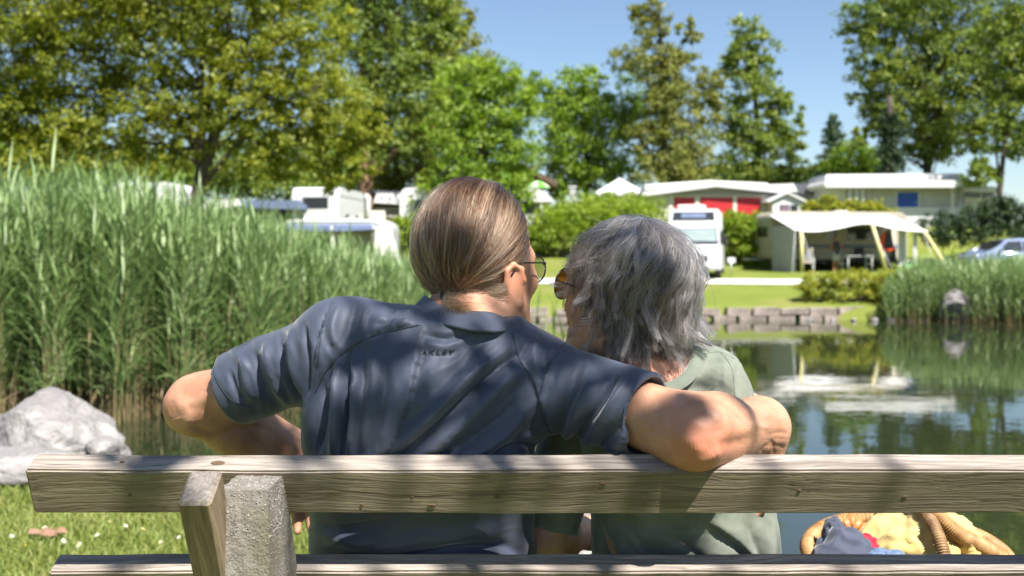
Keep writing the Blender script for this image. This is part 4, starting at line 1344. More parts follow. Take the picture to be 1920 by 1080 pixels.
# ------------------------------------------------------------------ near bank: rocks, lawn detail, bench, basket
M_rock = mat('pale_limestone', (0.25, 0.235, 0.23), (0.13, 0.12, 0.118), rough=0.85, scale=5.5, detail=10, contrast=(.35, .7), bump=0.9, bscale=30, bdist=0.03, col3=(0.34, 0.325, 0.31), scale3=5)
M_rockdk = mat('grey_boulder', (0.30, 0.27, 0.27), (0.12, 0.11, 0.12), rough=0.85, scale=2.2, contrast=(.4, .6), bump=0.7, bscale=12, bdist=0.04)
def rock(name, label, c, r, seed, m=None, planes=7, amp=.1, pts=None, group=None):
    g = np.random.default_rng(seed)
    bm = bmesh.new(); bmesh.ops.create_icosphere(bm, subdivisions=3 if max(r) < .2 else 5, radius=1)
    v = np.array([tuple(q.co) for q in bm.verts])
    q = v.copy()
    for k in range(planes):
        n = g.normal(size=3); n /= np.linalg.norm(n)
        h = g.uniform(.55, .85)
        s = q @ n - h
        q -= np.where(s > 0, s, 0)[:, None] * n * .95
    if pts is not None: q = pts(q)
    nz = amp * (vnoise(v + seed, 2.2) * .6 + vnoise(v + seed, 5) * .35 + vnoise(v + seed, 12) * .22 + vnoise(v + seed, 28) * .10)
    q *= (1 + nz)[:, None]
    for vert, p in zip(bm.verts, q): vert.co = (p[0] * r[0], p[1] * r[1], p[2] * r[2])
    o = bm_obj(name, bm, m or M_rock, None, True)
    o.location = c
    tag(o, label, 'rock', group)
    return o
def peak(px_, sh):
    def f(q):
        q = q.copy(); t = np.clip(1 - np.abs(q[:, 0] - px_) * 1.1, 0, 1)
        q[:, 2] = np.where(q[:, 2] > 0, q[:, 2] * (.35 + .75 * t), q[:, 2]); return q
    return f
rock('boulder', 'large pale peaked boulder at the water\'s edge on the left', P(68, 850, 6.35), (.52, .42, .50), 4, pts=peak(-.12, 0), amp=.16)
rock('rock', 'low flat pale rock in front of the large peaked boulder', P(20, 880, 5.75), (.36, .25, .12), 9)
rock('rock', 'small pale rock between the large boulder and the water', P(196, 846, 6.1), (.11, .12, .085), 12)
rock('rock', 'pale shore rock seen in the gap between the two people', P(1075, 1040, 4.5), (.42, .32, .2), 21)
rock('rock', 'grey boulder on the far bank among the right-hand reeds', P(1790, 572, 34.6), (.56, .5, .62), 31, M_rockdk)
for i, (x, r) in enumerate(((1640, .13), (1668, .16), (1560, .12), (1706, .14), (1735, .11), (1520, .11), (1600, .1))):
    rock('stone', ['small pale stone at the waterline left of the far boulder', 'palest waterline stone below the green bank growth', 'small stone at the waterline under the golden shrub',
                   'round stone at the waterline nearest left of the far boulder', 'little stone touching the foot of the far boulder', 'small stone at the left end of the golden shrub\'s waterline', 'tiny stone midway under the golden shrub'][i],
         (((x - 960) * 35.2 / F), 35.2, WATER_Z + .04), (r, r * .8, r * .7), 50 + i, group='stones along the far waterline')

# lawn blades on the near bank
L_grass = leaf_mat('grass_blade', (0.13, 0.18, 0.035), (0.20, 0.245, 0.055), (0.30, 0.30, 0.10), trans=0.3)
def grass(name, label, x, y, h, seed):
    g = np.random.default_rng(seed); n = len(x)
    z = ground_z(x, y)
    az = g.uniform(0, 2 * PI, n); ln = g.normal(size=(n, 2)) * .5
    w = .0028 * g.uniform(.7, 1.5, n)
    b = np.stack([x, y, z - .004], 1); sd = np.stack([np.cos(az), np.sin(az), 0 * az], 1) * w[:, None]
    mid = b + np.stack([ln[:, 0] * h * .3, ln[:, 1] * h * .3, h * .6], 1)
    tip = b + np.stack([ln[:, 0] * h, ln[:, 1] * h, h * .95], 1)
    V = np.stack([b - sd, b + sd, mid + sd * .8, mid - sd * .8, tip], 1).reshape(-1, 3)
    i = np.arange(n) * 5
    t = np.clip(.45 + .28 * g.normal(size=n) + .25 * vnoise(b, 2.5), 0, 1)
    o = np_obj(name, V, [np.stack([i, i + 1, i + 2, i + 3], 1), np.stack([i + 3, i + 2, i + 4], 1)], L_grass, attrs={'tint': np.repeat(t, 5)})
    tag(o, label, 'grass', kind='stuff')
g = np.random.default_rng(60)
N = 120000
yy = 2.6 + 4.6 * g.random(N) ** 1.1; xx = g.uniform(-.56, .25, N) * yy  # wedge seen past the bench
ok = lake_dist(np.stack([xx, yy], 1)) > .12
xx, yy = xx[ok], yy[ok]
grass('grass', 'short sunlit lawn grass on the near bank', xx, yy, g.uniform(.02, .055, len(xx)), 61)
N = 5000
xx = g.uniform(.6, 2.6, N); yy = 3.15 + .62 * g.random(N) ** .5
grass('grass', 'taller grass fringe at the water edge in front of the bench', xx, yy, g.uniform(.04, .10, N), 62)
# daisies and fallen leaves on the lawn
M_petal = mat('daisy_petal', (0.8, 0.8, 0.78), rough=.7)
M_yolk = mat('daisy_centre', (0.7, 0.5, 0.05), rough=.8)
mb = MB()
for k in range(9):
    a = k * 2 * PI / 9; c, s_ = math.cos(a), math.sin(a)
    mb.add([(0, 0, 0), (.008 * c - .003 * s_, .008 * s_ + .003 * c, .002), (.015 * c, .015 * s_, .001), (.008 * c + .003 * s_, .008 * s_ - .003 * c, .002)], [[0, 1, 2, 3]])
daisy0 = None
DAISY = ['daisy at the far left edge of the lawn, lower of two', 'daisy just left of the three brown leaves', 'daisy midway between the brown leaves and the timber batten', 'daisy right of the lawn\'s middle, between two others',
         'daisy close to the right of the rightmost brown leaf', 'daisy high on the lawn near the rail, right of middle', 'daisy nearest the timber batten', 'daisy at the far left edge of the lawn, upper of two',
         'daisy low on the lawn right of the brown leaves', 'lowest daisy left of the timber batten', 'daisy close under the top rail in the middle of the lawn', 'daisy close under the top rail above the brown leaves']
spots = [(30, 1012), (48, 1020), (182, 1002), (268, 992), (120, 1012), (236, 985), (335, 1008), (22, 1000), (148, 1020), (300, 1018), (205, 976), (84, 985)]
for i, (x, y) in enumerate(spots):
    d = CZ * F / (y - HOR) * .96
    p = P(x, y, d); p.z = gz(p.x, p.y) + .03
    if daisy0 is None:
        r = daisy0 = empty('daisy', p)
        mb.build('petals', M_petal, r)
        bm = bmesh.new(); bmesh.ops.create_icosphere(bm, subdivisions=1, radius=.005, matrix=Matrix.Translation((0, 0, .003))); bm_obj('centre', bm, M_yolk, r)
        tube('stalk', [(0, 0, 0), (.002, 0, -.035)], .001, L_grass, r, 4)
    else:
        r = copy_tree(daisy0); r.location = p
    s_ = random.uniform(.6, 1.0); r.scale = (s_, s_, s_); r.rotation_euler = (R(random.uniform(10, 45)), R(random.uniform(-20, 20)), random.uniform(0, 6))
    tag(r, DAISY[i], 'daisy', 'daisies in the lawn')
M_dry = mat('dry_leaf', (0.26, 0.15, 0.10), (0.18, 0.10, 0.06), rough=.8, scale=20)
def dry_leaf(label, px, py, s, rz, tilt):
    d = CZ * F / (py - HOR) * .97
    p = P(px, py, d); p.z = gz(p.x, p.y) + .03
    V, Q = [], []
    n = 9
    for i in range(n):
        t = i / (n - 1); w = .34 * math.sin(PI * min(1, t * .95 + .03)) ** .8
        for u in (-1, -.5, 0, .5, 1):
            V.append((s * (t - .5), s * w * u, s * (.12 * abs(u) ** 1.5 + .10 * math.sin(t * 3 + u))))
    for i in range(n - 1):
        for k in range(4): Q.append([i * 5 + k, i * 5 + k + 1, i * 5 + k + 6, i * 5 + k + 5])
    o = np_obj('dry_leaf', V, np.array(Q), M_dry, None, True)
    o.location = p; o.rotation_euler = (tilt, .2, rz); tag(o, label, 'leaf', 'fallen leaves on the lawn')
dry_leaf('curled brown fallen leaf, left one of the three on the lawn', 70, 1004, .075, .2, .1)
dry_leaf('brown fallen leaf in the middle of the three on the lawn', 93, 1004, .085, 1.0, .5)
dry_leaf('brown fallen leaf, right one of the three on the lawn', 115, 1001, .06, -.5, .3)

# --- bench
def wood_mat(name, c_dark, c_light, c_green, axis=0, bleach=(0.40, 0.36, 0.33)):
    m = bpy.data.materials.new(name); m.use_nodes = True
    nt = m.node_tree; b = nt.nodes['Principled BSDF']; setin(b, 'Roughness', .78); setin(b, 'Specular IOR Level', .35)
    tc = nn(nt, 'ShaderNodeTexCoord')
    # wandering growth rings: the grain coordinates drift along the plank
    wm = nn(nt, 'ShaderNodeMapping'); w3 = [7.0] * 3; w3[axis] = 3.2; wm.inputs['Scale'].default_value = w3; nt.links.new(tc.outputs['Object'], wm.inputs[0])
    wz = nn(nt, 'ShaderNodeTexNoise'); setin(wz, 'Scale', 1.0); setin(wz, 'Detail', 3.0); nt.links.new(wm.outputs[0], wz.inputs['Vector'])
    wv = nn(nt, 'ShaderNodeVectorMath', operation='MULTIPLY_ADD'); a3 = [.045] * 3; a3[axis] = 0; wv.inputs[1].default_value = a3
    nt.links.new(wz.outputs['Color'], wv.inputs[0]); nt.links.new(tc.outputs['Object'], wv.inputs[2])
    def noise(sl, sc_, det=6.0, dist=0.0):
        mp = nn(nt, 'ShaderNodeMapping'); s3 = [sc_] * 3; s3[axis] = sl; mp.inputs['Scale'].default_value = s3
        nt.links.new(wv.outputs[0], mp.inputs[0])
        no = nn(nt, 'ShaderNodeTexNoise'); setin(no, 'Scale', 1.0); setin(no, 'Detail', det); setin(no, 'Distortion', dist); setin(no, 'Roughness', .65)
        nt.links.new(mp.outputs[0], no.inputs['Vector']); return no.outputs['Fac']
    grain = noise(5, 190, 5, .6); broad = noise(2.2, 30, 4, 1.2); crack = noise(4, 330, 3); patch = noise(3.5, 9, 4)
    def ramp(fac, p0, p1, a, bb):
        r = nn(nt, 'ShaderNodeValToRGB'); r.color_ramp.elements[0].position = p0; r.color_ramp.elements[1].position = p1
        r.color_ramp.elements[0].color = c4(a); r.color_ramp.elements[1].color = c4(bb); nt.links.new(fac, r.inputs[0]); return r.outputs[0]
    def mix(f, a, bb, mode='MIX', fv=None):
        x = nn(nt, 'ShaderNodeMix', data_type='RGBA', blend_type=mode)
        if f is not None: nt.links.new(f, x.inputs[0])
        else: x.inputs[0].default_value = fv
        for sock, v in ((6, a), (7, bb)):
            if isinstance(v, tuple): x.inputs[sock].default_value = c4(v)
            else: nt.links.new(v, x.inputs[sock])
        return x.outputs[2]
    col = ramp(grain, .3, .7, c_dark, c_light)
    bro = ramp(broad, .35, .65, (.62, .58, .52), (1.1, 1.08, 1.05))
    col = mix(None, col, bro, 'MULTIPLY', 1.0)
    pm = nn(nt, 'ShaderNodeMapRange'); pm.inputs[1].default_value = .48; pm.inputs[2].default_value = .68; pm.inputs[4].default_value = .6; nt.links.new(patch, pm.inputs[0])
    col = mix(pm.outputs[0], col, c_green)
    # weather-bleached where the plank faces the sky
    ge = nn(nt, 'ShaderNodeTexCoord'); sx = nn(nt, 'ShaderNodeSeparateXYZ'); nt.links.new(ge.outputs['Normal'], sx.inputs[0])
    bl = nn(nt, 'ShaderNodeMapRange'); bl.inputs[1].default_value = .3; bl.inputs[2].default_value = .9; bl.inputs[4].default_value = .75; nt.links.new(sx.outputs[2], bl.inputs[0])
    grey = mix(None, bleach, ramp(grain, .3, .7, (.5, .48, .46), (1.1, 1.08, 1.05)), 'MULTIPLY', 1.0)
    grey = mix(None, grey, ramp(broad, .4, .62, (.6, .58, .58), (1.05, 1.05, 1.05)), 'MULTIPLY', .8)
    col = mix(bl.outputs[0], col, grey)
    ck = ramp(crack, .30, .38, (.25, .22, .2), (1, 1, 1))
    col = mix(None, col, ck, 'MULTIPLY', .9)
    nt.links.new(col, b.inputs['Base Color'])
    ad = nn(nt, 'ShaderNodeMath', operation='ADD'); nt.links.new(grain, ad.inputs[0]); nt.links.new(crack, ad.inputs[1])
    bu = nn(nt, 'ShaderNodeBump'); setin(bu, 'Strength', .8); setin(bu, 'Distance', .0022)
    nt.links.new(ad.outputs[0], bu.inputs['Height']); nt.links.new(bu.outputs[0], b.inputs['Normal'])
    return m
M_wood = wood_mat('weathered_bench_wood', (0.120, 0.095, 0.068), (0.285, 0.232, 0.168), (0.150, 0.138, 0.080), 0, (0.43, 0.39, 0.36))
M_woodv = wood_mat('weathered_batten_wood', (0.13, 0.095, 0.06), (0.31, 0.235, 0.15), (0.16, 0.14, 0.075), 2, (0.30, 0.29, 0.285))
TILT = R(24)
bench = empty('bench', (0.25, 1.6, 0)); tag(bench, 'weathered timber bench with concrete supports seen from behind', 'bench')
BO = Vector(bench.location)
XL, XR = -.654, 1.22
def plank(name, c, L, thick, tall, rx, m, seed, bev=.005):
    """long plank with slightly uneven faces and worn edges"""
    bm = bmesh.new(); add_box(bm, (0, 0, 0), (L, thick, tall))
    bmesh.ops.bevel(bm, geom=[e for e in bm.edges], offset=bev, segments=2, affect='EDGES')
    lon = [e for e in bm.edges if abs((e.verts[0].co - e.verts[1].co).x) > L * .5]
    bmesh.ops.subdivide_edges(bm, edges=lon, cuts=90)
    v = np.array([tuple(q.co) for q in bm.verts])
    dz = vnoise(v * np.array([3, 20, 20]) + seed, 1) * .0009 + vnoise(v * np.array([14, 60, 60]) + seed, 1) * .0006
    for q, k in zip(bm.verts, dz): q.co += Vector((0, k, k))
    o = bm_obj(name, bm, m, bench); o.rotation_euler = (rx, 0, 0); o.location = Vector(c) - BO
    for p in o.data.polygons: p.use_smooth = False
    return o
# the top rail's rear top edge runs at (y 1.43, z .912); tilt leans the back towards the viewer
def rail_centre(y, z, thick, tall):
    u = Vector((0, math.cos(TILT), math.sin(TILT))); dn = Vector((0, math.sin(TILT), -math.cos(TILT)))
    return Vector(((XL + XR) / 2, y, z)) + u * thick / 2 + dn * tall / 2
RT, RH = .040, .071
top_rail = plank('top_rail', rail_centre(1.43, .912, RT, RH), XR - XL, RT, RH, TILT, M_wood, 1, .0028)
low_rail = plank('lower_rail', rail_centre(1.495, .757, RT, RH), XR - XL - .008, RT, RH, TILT, M_wood, 5, .0028)
# knots and old nail holes in the top rail
M_knot = mat('dark_knot', (0.06, 0.035, 0.02), (0.13, 0.08, 0.045), rough=.8, scale=160)
def rail_mark(name, px, v, rx, rz, m=M_knot, top=False):
    """v 0..1 down the rear face, or across the top face"""
    bm = bmesh.new(); bmesh.ops.create_cone(bm, cap_ends=True, segments=14, radius1=1, radius2=.8, depth=1)
    o = bm_obj(name, bm, m, top_rail)
    d = 1.44; x = (px - 960) * d / F - (XL + XR) / 2
    if top: o.location = (x, -RT / 2 + RT * v, RH / 2 + .0004); o.scale = (rx, rz, .0012)
    else: o.location = (x, -RT / 2 - .0004, RH / 2 - RH * v); o.rotation_euler = (R(90), 0, 0); o.scale = (rx, rz, .0012)
for a in ((676, .78, .0022, .0018), (808, .80, .006, .0026), (932, .60, .005, .0036), (772, .6, .0018, .0015), (1130, .3, .005, .002), (1500, .45, .003, .002), (1700, .6, .004, .0025), (240, .55, .003, .002)): rail_mark('knot', *a)
rail_mark('nail_scar', 406, .45, .010, .005, M_knot, True); rail_mark('nail_scar', 225, .5, .004, .0025, M_knot, True)
for i, y in enumerate((1.70, 1.81, 1.92, 2.03)):
    plank('seat_plank', ((XL + XR) / 2, y, .42), XR - XL, .095, .04, 0, M_wood, 9 + i)
# concrete supports with exposed aggregate
M_conc = mat('exposed_aggregate', (0.22, 0.20, 0.175), (0.13, 0.115, 0.095), rough=.9, scale=60, bump=.8, bscale=260, bdist=.003, col3=(0.13, 0.12, 0.08), scale3=14, c3=(.5, .68))
M_peb = leaf_mat('pebble_chip', (0.10, 0.085, 0.075), (0.22, 0.20, 0.185), (0.40, 0.38, 0.36), trans=0.0, rough=.75)
def support(xc, seed, chips=5200):
    bm = bmesh.new(); add_box(bm, (0, 0, 0), (1, 1, 1))
    bmesh.ops.subdivide_edges(bm, edges=bm.edges[:], cuts=26, use_grid_fill=True)
    def shape(p):
        z = (p[2] + .5) * .935 - .03               # up to .905
        w = .0325 + .0045 * (.905 - z) / .2 * (1 if z > .5 else .0) + (.009 if z <= .5 else 0)
        w = min(w, .046)
        y0 = 1.338 - .05 * max(0, .905 - z) * .6; y1 = 1.437 + max(0, .905 - z) * .45
        # worn, rounded shoulders
        rz = max(0, z - .885) / .02; w -= .002 * rz * rz; y0 += .004 * rz * rz
        return (xc + p[0] * 2 * w, y0 + (y1 - y0) * (p[1] + .5), z)
    for v in bm.verts: v.co = Vector(shape(v.co))
    bmesh.ops.recalc_face_normals(bm, faces=bm.faces); bm.normal_update()
    vv = np.array([tuple(v.co) for v in bm.verts])
    nz = vnoise(vv, 130) * .0012 + vnoise(vv, 45) * .0012
    for v, k in zip(bm.verts, nz): v.co += v.normal * float(k)
    # scatter the chips over the visible faces
    g_ = np.random.default_rng(seed)
    fs = [f for f in bm.faces if f.calc_center_median().z > .62]
    ar = np.array([f.calc_area() for f in fs]); pick = g_.choice(len(fs), chips, p=ar / ar.sum())
    ico = bmesh.new(); bmesh.ops.create_icosphere(ico, subdivisions=1, radius=1)
    iv = np.array([tuple(v.co) for v in ico.verts]); it = np.array([[v.index for v in f.verts] for f in ico.faces]); ico.free()
    PV, PT, tn = [], [], []
    for k, fi in enumerate(pick):
        f = fs[fi]; vs = [np.array(v.co) for v in f.verts]; u = g_.dirichlet(np.ones(len(vs)))
        c = sum(a * b_ for a, b_ in zip(u, vs)); n_ = np.array(f.normal)
        top = np.clip((c[2] - .80) / .06, .25, 1)
        r = g_.uniform(.0006, .0017) * (.6 + .4 * top)
        A = g_.normal(size=(3, 3)); A, _ = np.linalg.qr(A)
        sc_ = r * np.array([1.25, .95, .7])
        PV.append((iv * g_.uniform(.8, 1.2, (len(iv), 1)) * sc_) @ A + c - n_ * r * .15); PT.append(it + k * len(iv)); tn.append(np.full(len(iv), np.clip(g_.beta(1.6, 1.8) * (.55 + .45 * top), 0, 1)))
    for v in bm.verts: v.co -= BO
    s_ = bm_obj('concrete_support', bm, M_conc, bench, False)
    pb = np_obj('aggregate', np.concatenate(PV) - np.array(BO), np.concatenate(PT), M_peb, s_, attrs={'tint': np.concatenate(tn)}); pb['kind'] = 'stuff'
    # bolt hole
    bm = bmesh.new()
    hp = Vector((xc - .004, 1.3345, .775)) - BO
    bmesh.ops.create_cone(bm, cap_ends=True, segments=18, radius1=.0055, radius2=.0055, depth=.004, matrix=Matrix.Translation(hp) @ Matrix.Rotation(R(90), 4, 'X'))
    bm_obj('bolt_hole', bm, M_rubber, s_)
    # concrete foot carrying the seat
    box('seat_support', (xc - BO.x, 1.80 - BO.y, .2), (.075, .56, .395), M_conc, bench, .012)
    # sloping timber batten beside the post
    L = .62
    a = R(30)
    mrot = Matrix.Rotation(a, 4, 'X')
    bm = bmesh.new(); add_box(bm, (0, 0, -L / 2), (.040, .06, L)); bmesh.ops.bevel(bm, geom=list(bm.edges), offset=.004, segments=1, affect='EDGES')
    bt = bm_obj('batten', bm, M_woodv, bench)
    bt.rotation_euler = (a, 0, 0)
    bt.location = Vector((xc - .0325 - .0075, 1.294, .921)) - BO
support(-.3385, 71)
support(.93, 72, 900)

# --- wicker basket with clothes on the seat
M_wick = mat('wicker', (0.25, 0.13, 0.045), (0.42, 0.26, 0.11), rough=.55, scale=45, stretch=(1, 1, 1), bump=.4, bscale=200, bdist=.002)
M_wickdk = mat('dark_wicker', (0.15, 0.08, 0.035), (0.30, 0.185, 0.09), rough=.6, scale=50, bump=.4, bscale=200, bdist=.002)
BC = Vector((.688, 1.855, .44)); BRX, BRY = .165, .125
basket = empty('wicker_basket', BC); tag(basket, 'oval wicker basket with wrapped handles standing on the bench beside the woman', 'basket')
def rim_z(a): return .235 + .035 * math.sin(a)      # a=90deg is the far side: rim rises a little
for row in range(19):
    t = row / 18
    pts = []
    for k in range(121):
        a = k * 2 * PI / 120
        s_ = .80 + .20 * t ** .7
        wv = .0035 * math.sin(a * 24 + (row % 2) * PI)
        pts.append(((BRX * s_ + wv) * math.cos(a), (BRY * s_ + wv) * math.sin(a), .008 + t * (rim_z(a) - .016)))
    tube('strand', pts, .0062, M_wickdk if row % 3 == 1 else M_wick, basket, 5)
for k in range(24):
    a = (k + .5) * 2 * PI / 48 * 2
    tube('stake', [(BRX * s_ * math.cos(a), BRY * s_ * math.sin(a), .004 + t * rim_z(a)) for t, s_ in ((0, .80), (.5, .925), (1, 1.0))], .005, M_wick, basket, 5)
bm = bmesh.new(); bmesh.ops.create_cone(bm, cap_ends=True, segments=40, radius1=1, radius2=1, depth=.008, matrix=Matrix.Translation((0, 0, .004)) @ Matrix.Diagonal((BRX * .8, BRY * .8, 1, 1)))
bm_obj('bottom', bm, M_wick, basket)
def wrapped(name, pts, r, m, turns, par, n=9):
    """rod wrapped with a cane binding: spiral ribs"""
    sp = spline(pts, turns * 5)
    mb_ = MB(); V, Q, T_ = tube_np(sp, r, n)
    ph = np.repeat(np.arange(len(sp)), n) / 5 * 2 * PI + np.tile(np.arange(n) * 2 * PI / n, len(sp))
    cen = np.repeat(sp, n, 0)
    k = 1 + .15 * np.sin(ph)
    V[:len(cen)] = cen + (V[:len(cen)] - cen) * k[:, None]
    mb_.add(V, Q, T_); return mb_.build(name, m, par)
rimpts = [((BRX + .004) * math.cos(a), (BRY + .004) * math.sin(a), rim_z(a) + .004) for a in np.linspace(0, 2 * PI, 41)]
wrapped('rim', rimpts, .0135, M_wick, 130, basket)
def bw(px, py, d): return tuple(P(px, py, d) - BC)
wrapped('handle', [bw(1788, 1100, 1.735), bw(1772, 1045, 1.735), bw(1752, 990, 1.77), bw(1725, 955, 1.83), bw(1690, 940, 1.90), bw(1655, 960, 1.97)], .0105, M_wickdk, 64, basket)
wrapped('handle', [bw(1866, 1040, 1.83), bw(1836, 1022, 1.80), bw(1795, 1000, 1.78), bw(1756, 966, 1.80), bw(1720, 945, 1.88), bw(1660, 955, 1.985)], .0125, M_wick, 64, basket)
M_leath = mat('tan_leather', (0.34, 0.13, 0.04), (0.45, 0.19, 0.06), rough=.5, scale=20)
for pp in ((1863, 1042, 1.84), (1592, 982, 1.97)):
    c = Vector(bw(*pp))
    wrapped('leather_binding', [c + Vector((-.022, -.008, -.012)), c + Vector((0, -.004, .002)), c + Vector((.02, .0, -.014))], .0175, M_leath, 5, basket)
# clothes: crumpled cloth shells
def cloth_blob(name, label, c, r, seed, m, fold=.24, freq=2.3, rot=0.0, stretch=(1, 1, 1)):
    bm = bmesh.new(); bmesh.ops.create_icosphere(bm, subdivisions=5, radius=1)
    v = np.array([tuple(q.co) for q in bm.verts])
    w_ = v * np.array(stretch) + seed * 1.37
    wob = np.stack([vnoise(w_ + 9, 1.3), vnoise(w_ + 19, 1.3), vnoise(w_ + 29, 1.3)], 1) * .5
    rid = 1 - np.abs(vnoise(w_ + wob, freq)) * 2.0
    rid2 = 1 - np.abs(vnoise(w_ + wob + 5, freq * 2.3)) * 2.0
    k = 1 + fold * rid * .7 + fold * .3 * rid2 + .06 * vnoise(w_, 1.1)
    q = v * k[:, None] * np.array(r)
    cs, sn = math.cos(rot), math.sin(rot)
    for vert, p in zip(bm.verts, q): vert.co = (p[0] * cs - p[1] * sn, p[0] * sn + p[1] * cs, p[2])
    o = bm_obj(name, bm, m, None, True); o.location = c; tag(o, label, 'clothes', 'clothes in the basket')
M_ycloth = mat('cream_cotton', (0.56, 0.42, 0.165), (0.50, 0.36, 0.13), rough=.8, scale=6, bump=.15, bscale=400, bdist=.001, sheen=.2)
M_navy = mat('grey_blue_wool', (0.058, 0.068, 0.105), (0.043, 0.052, 0.082), rough=.85, scale=25, bump=.3, bscale=600, bdist=.001, sheen=.3)
M_redc = mat('crimson_cloth', (0.40, 0.02, 0.045), (0.32, 0.015, 0.035), rough=.8, scale=12)
M_denim = mat('denim', (0.05, 0.09, 0.19), (0.15, 0.21, 0.32), rough=.85, scale=38, stretch=(3, 1, 1), bump=.4, bscale=500, bdist=.001)
M_brc = mat('brown_cloth', (0.17, 0.10, 0.06), (0.12, 0.07, 0.04), rough=.85, scale=12)
cloth_blob('folded_shirt', 'crumpled pale yellow shirt filling the middle of the basket', P(1726, 1036, 1.85), (.092, .080, .070), 3, M_ycloth, .24, 2.0)
cloth_blob('folded_shirt', 'loose end of pale yellow cloth on the basket\'s far rim', P(1690, 998, 1.90), (.052, .045, .034), 8, M_ycloth, .24, 1.8)
cloth_blob('sweater', 'grey-blue sweater bulging over the left rim of the basket', P(1580, 1050, 1.83), (.05, .05, .05), 5, M_navy, .2, 1.3)
cloth_blob('sweater_sleeve', 'upright fold of grey-blue cloth at the basket\'s left end', P(1563, 1012, 1.86), (.020, .022, .036), 6, M_navy, .18, 1.6, .4)
cloth_blob('red_scarf', 'crimson cloth squeezed between the sweater and the jeans', P(1626, 1046, 1.83), (.018, .03, .035), 7, M_redc, .2, 1.8, .5)
cloth_blob('jeans', 'bundle of faded blue jeans at the front of the basket', P(1658, 1058, 1.79), (.038, .035, .027), 9, M_denim, .26, 1.5)
cloth_blob('brown_jumper', 'brown cloth tucked under the right end of the basket rim', P(1828, 1048, 1.86), (.034, .045, .034), 10, M_brc, .2, 1.8)

# --- overhanging tree behind the viewer whose leaves dapple the bench
def shade_tree():
    base = Vector((4.6, -5.6, 0))
    root = empty('overhanging_tree', base); tag(root, 'overhanging tree behind the bench whose leaves dapple the couple with shade', 'tree')
    S = np.array(SUN)
    tgt = lambda px, py, d, L: np.array(P(px, py, d)) + S * L
    blobs = []
    for sp_ in SHADE:
        px, py, r, L = sp_[:4]
        c = tgt(px, py, sp_[4] if len(sp_) > 4 else 1.55, L); k = r * 1.55 / F
        blobs.append((c, (k * 1.15, k * 1.15, k * .55)))
    V, Qd, tint, cc = foliage_np(blobs, 235, .080, clump=.24, per=3, flat=.6, shell=.6, seed=77, aspect=.6)
    V2, Q2, t2, cc2 = foliage_np([((4.6, -6.2, 7.5), (2.6, 2.2, 1.9)), ((6.0, -4.8, 8.2), (2.2, 2.0, 1.6)), ((3.0, -7.5, 8.5), (2.2, 2.2, 1.6)), ((5.0, -8.0, 7.0), (2.5, 2.2, 1.6))], 9000, .12, clump=.2, per=30, seed=78)
    np_obj('crown', np.concatenate([V, V2]) - np.array(base), np.concatenate([Qd, Q2 + len(V)]), L_mid, root, attrs={'tint': np.concatenate([tint, t2])})
    mb_ = MB()
    tr = spline([base, base + Vector((-.1, .1, 3)), base + Vector((.1, -.2, 6)), base + Vector((0, -.4, 8.6))], 9)
    mb_.tube(tr - np.array(base), np.linspace(.24, .06, 9), 9)
    for c, r in blobs[::2]:
        mb_.tube(spline([tr[5], (tr[6] + np.array(c)) / 2 + np.array([0, 0, .5]), np.array(c)], 8) - np.array(base), np.linspace(.05, .008, 8), 5)
    for k in range(12):
        c = cc2[k * 17 % len(cc2)]
        mb_.tube(spline([tr[4], (tr[6] + c) / 2, c], 6) - np.array(base), np.linspace(.06, .01, 6), 5)
    mb_.build('trunk', M_bark, root)
SHADE = [(905, 590, 36, 3.9, 1.6), (650, 800, 50, 3.6), (1010, 560, 30, 3.9, 1.6), (470, 810, 60, 3.6, 1.78), (520, 830, 50, 3.7, 1.82), (330, 900, 110, 3.50), (480, 920, 90, 3.50), (600, 860, 60, 3.70), (180, 930, 70, 3.50), (760, 800, 70, 3.70), (880, 790, 80, 3.70), (960, 830, 80, 3.70), (840, 700, 45, 3.90), (1000, 740, 60, 3.70), (1090, 800, 50, 3.70), (1130, 700, 45, 3.90),
         (880, 380, 70, 4.10), (820, 450, 60, 4.10), (960, 430, 50, 4.10), (1130, 450, 70, 4.10), (1110, 560, 55, 4.10), (1200, 520, 40, 4.10), (1345, 790, 40, 3.80), (1100, 920, 60, 3.50), (540, 700, 40, 3.90), (700, 680, 30, 3.90), (480, 740, 35, 3.90), (360, 740, 35, 3.90), (800, 900, 60, 3.50), (960, 620, 40, 4.00), (1560, 870, 40, 3.50)]
shade_tree()
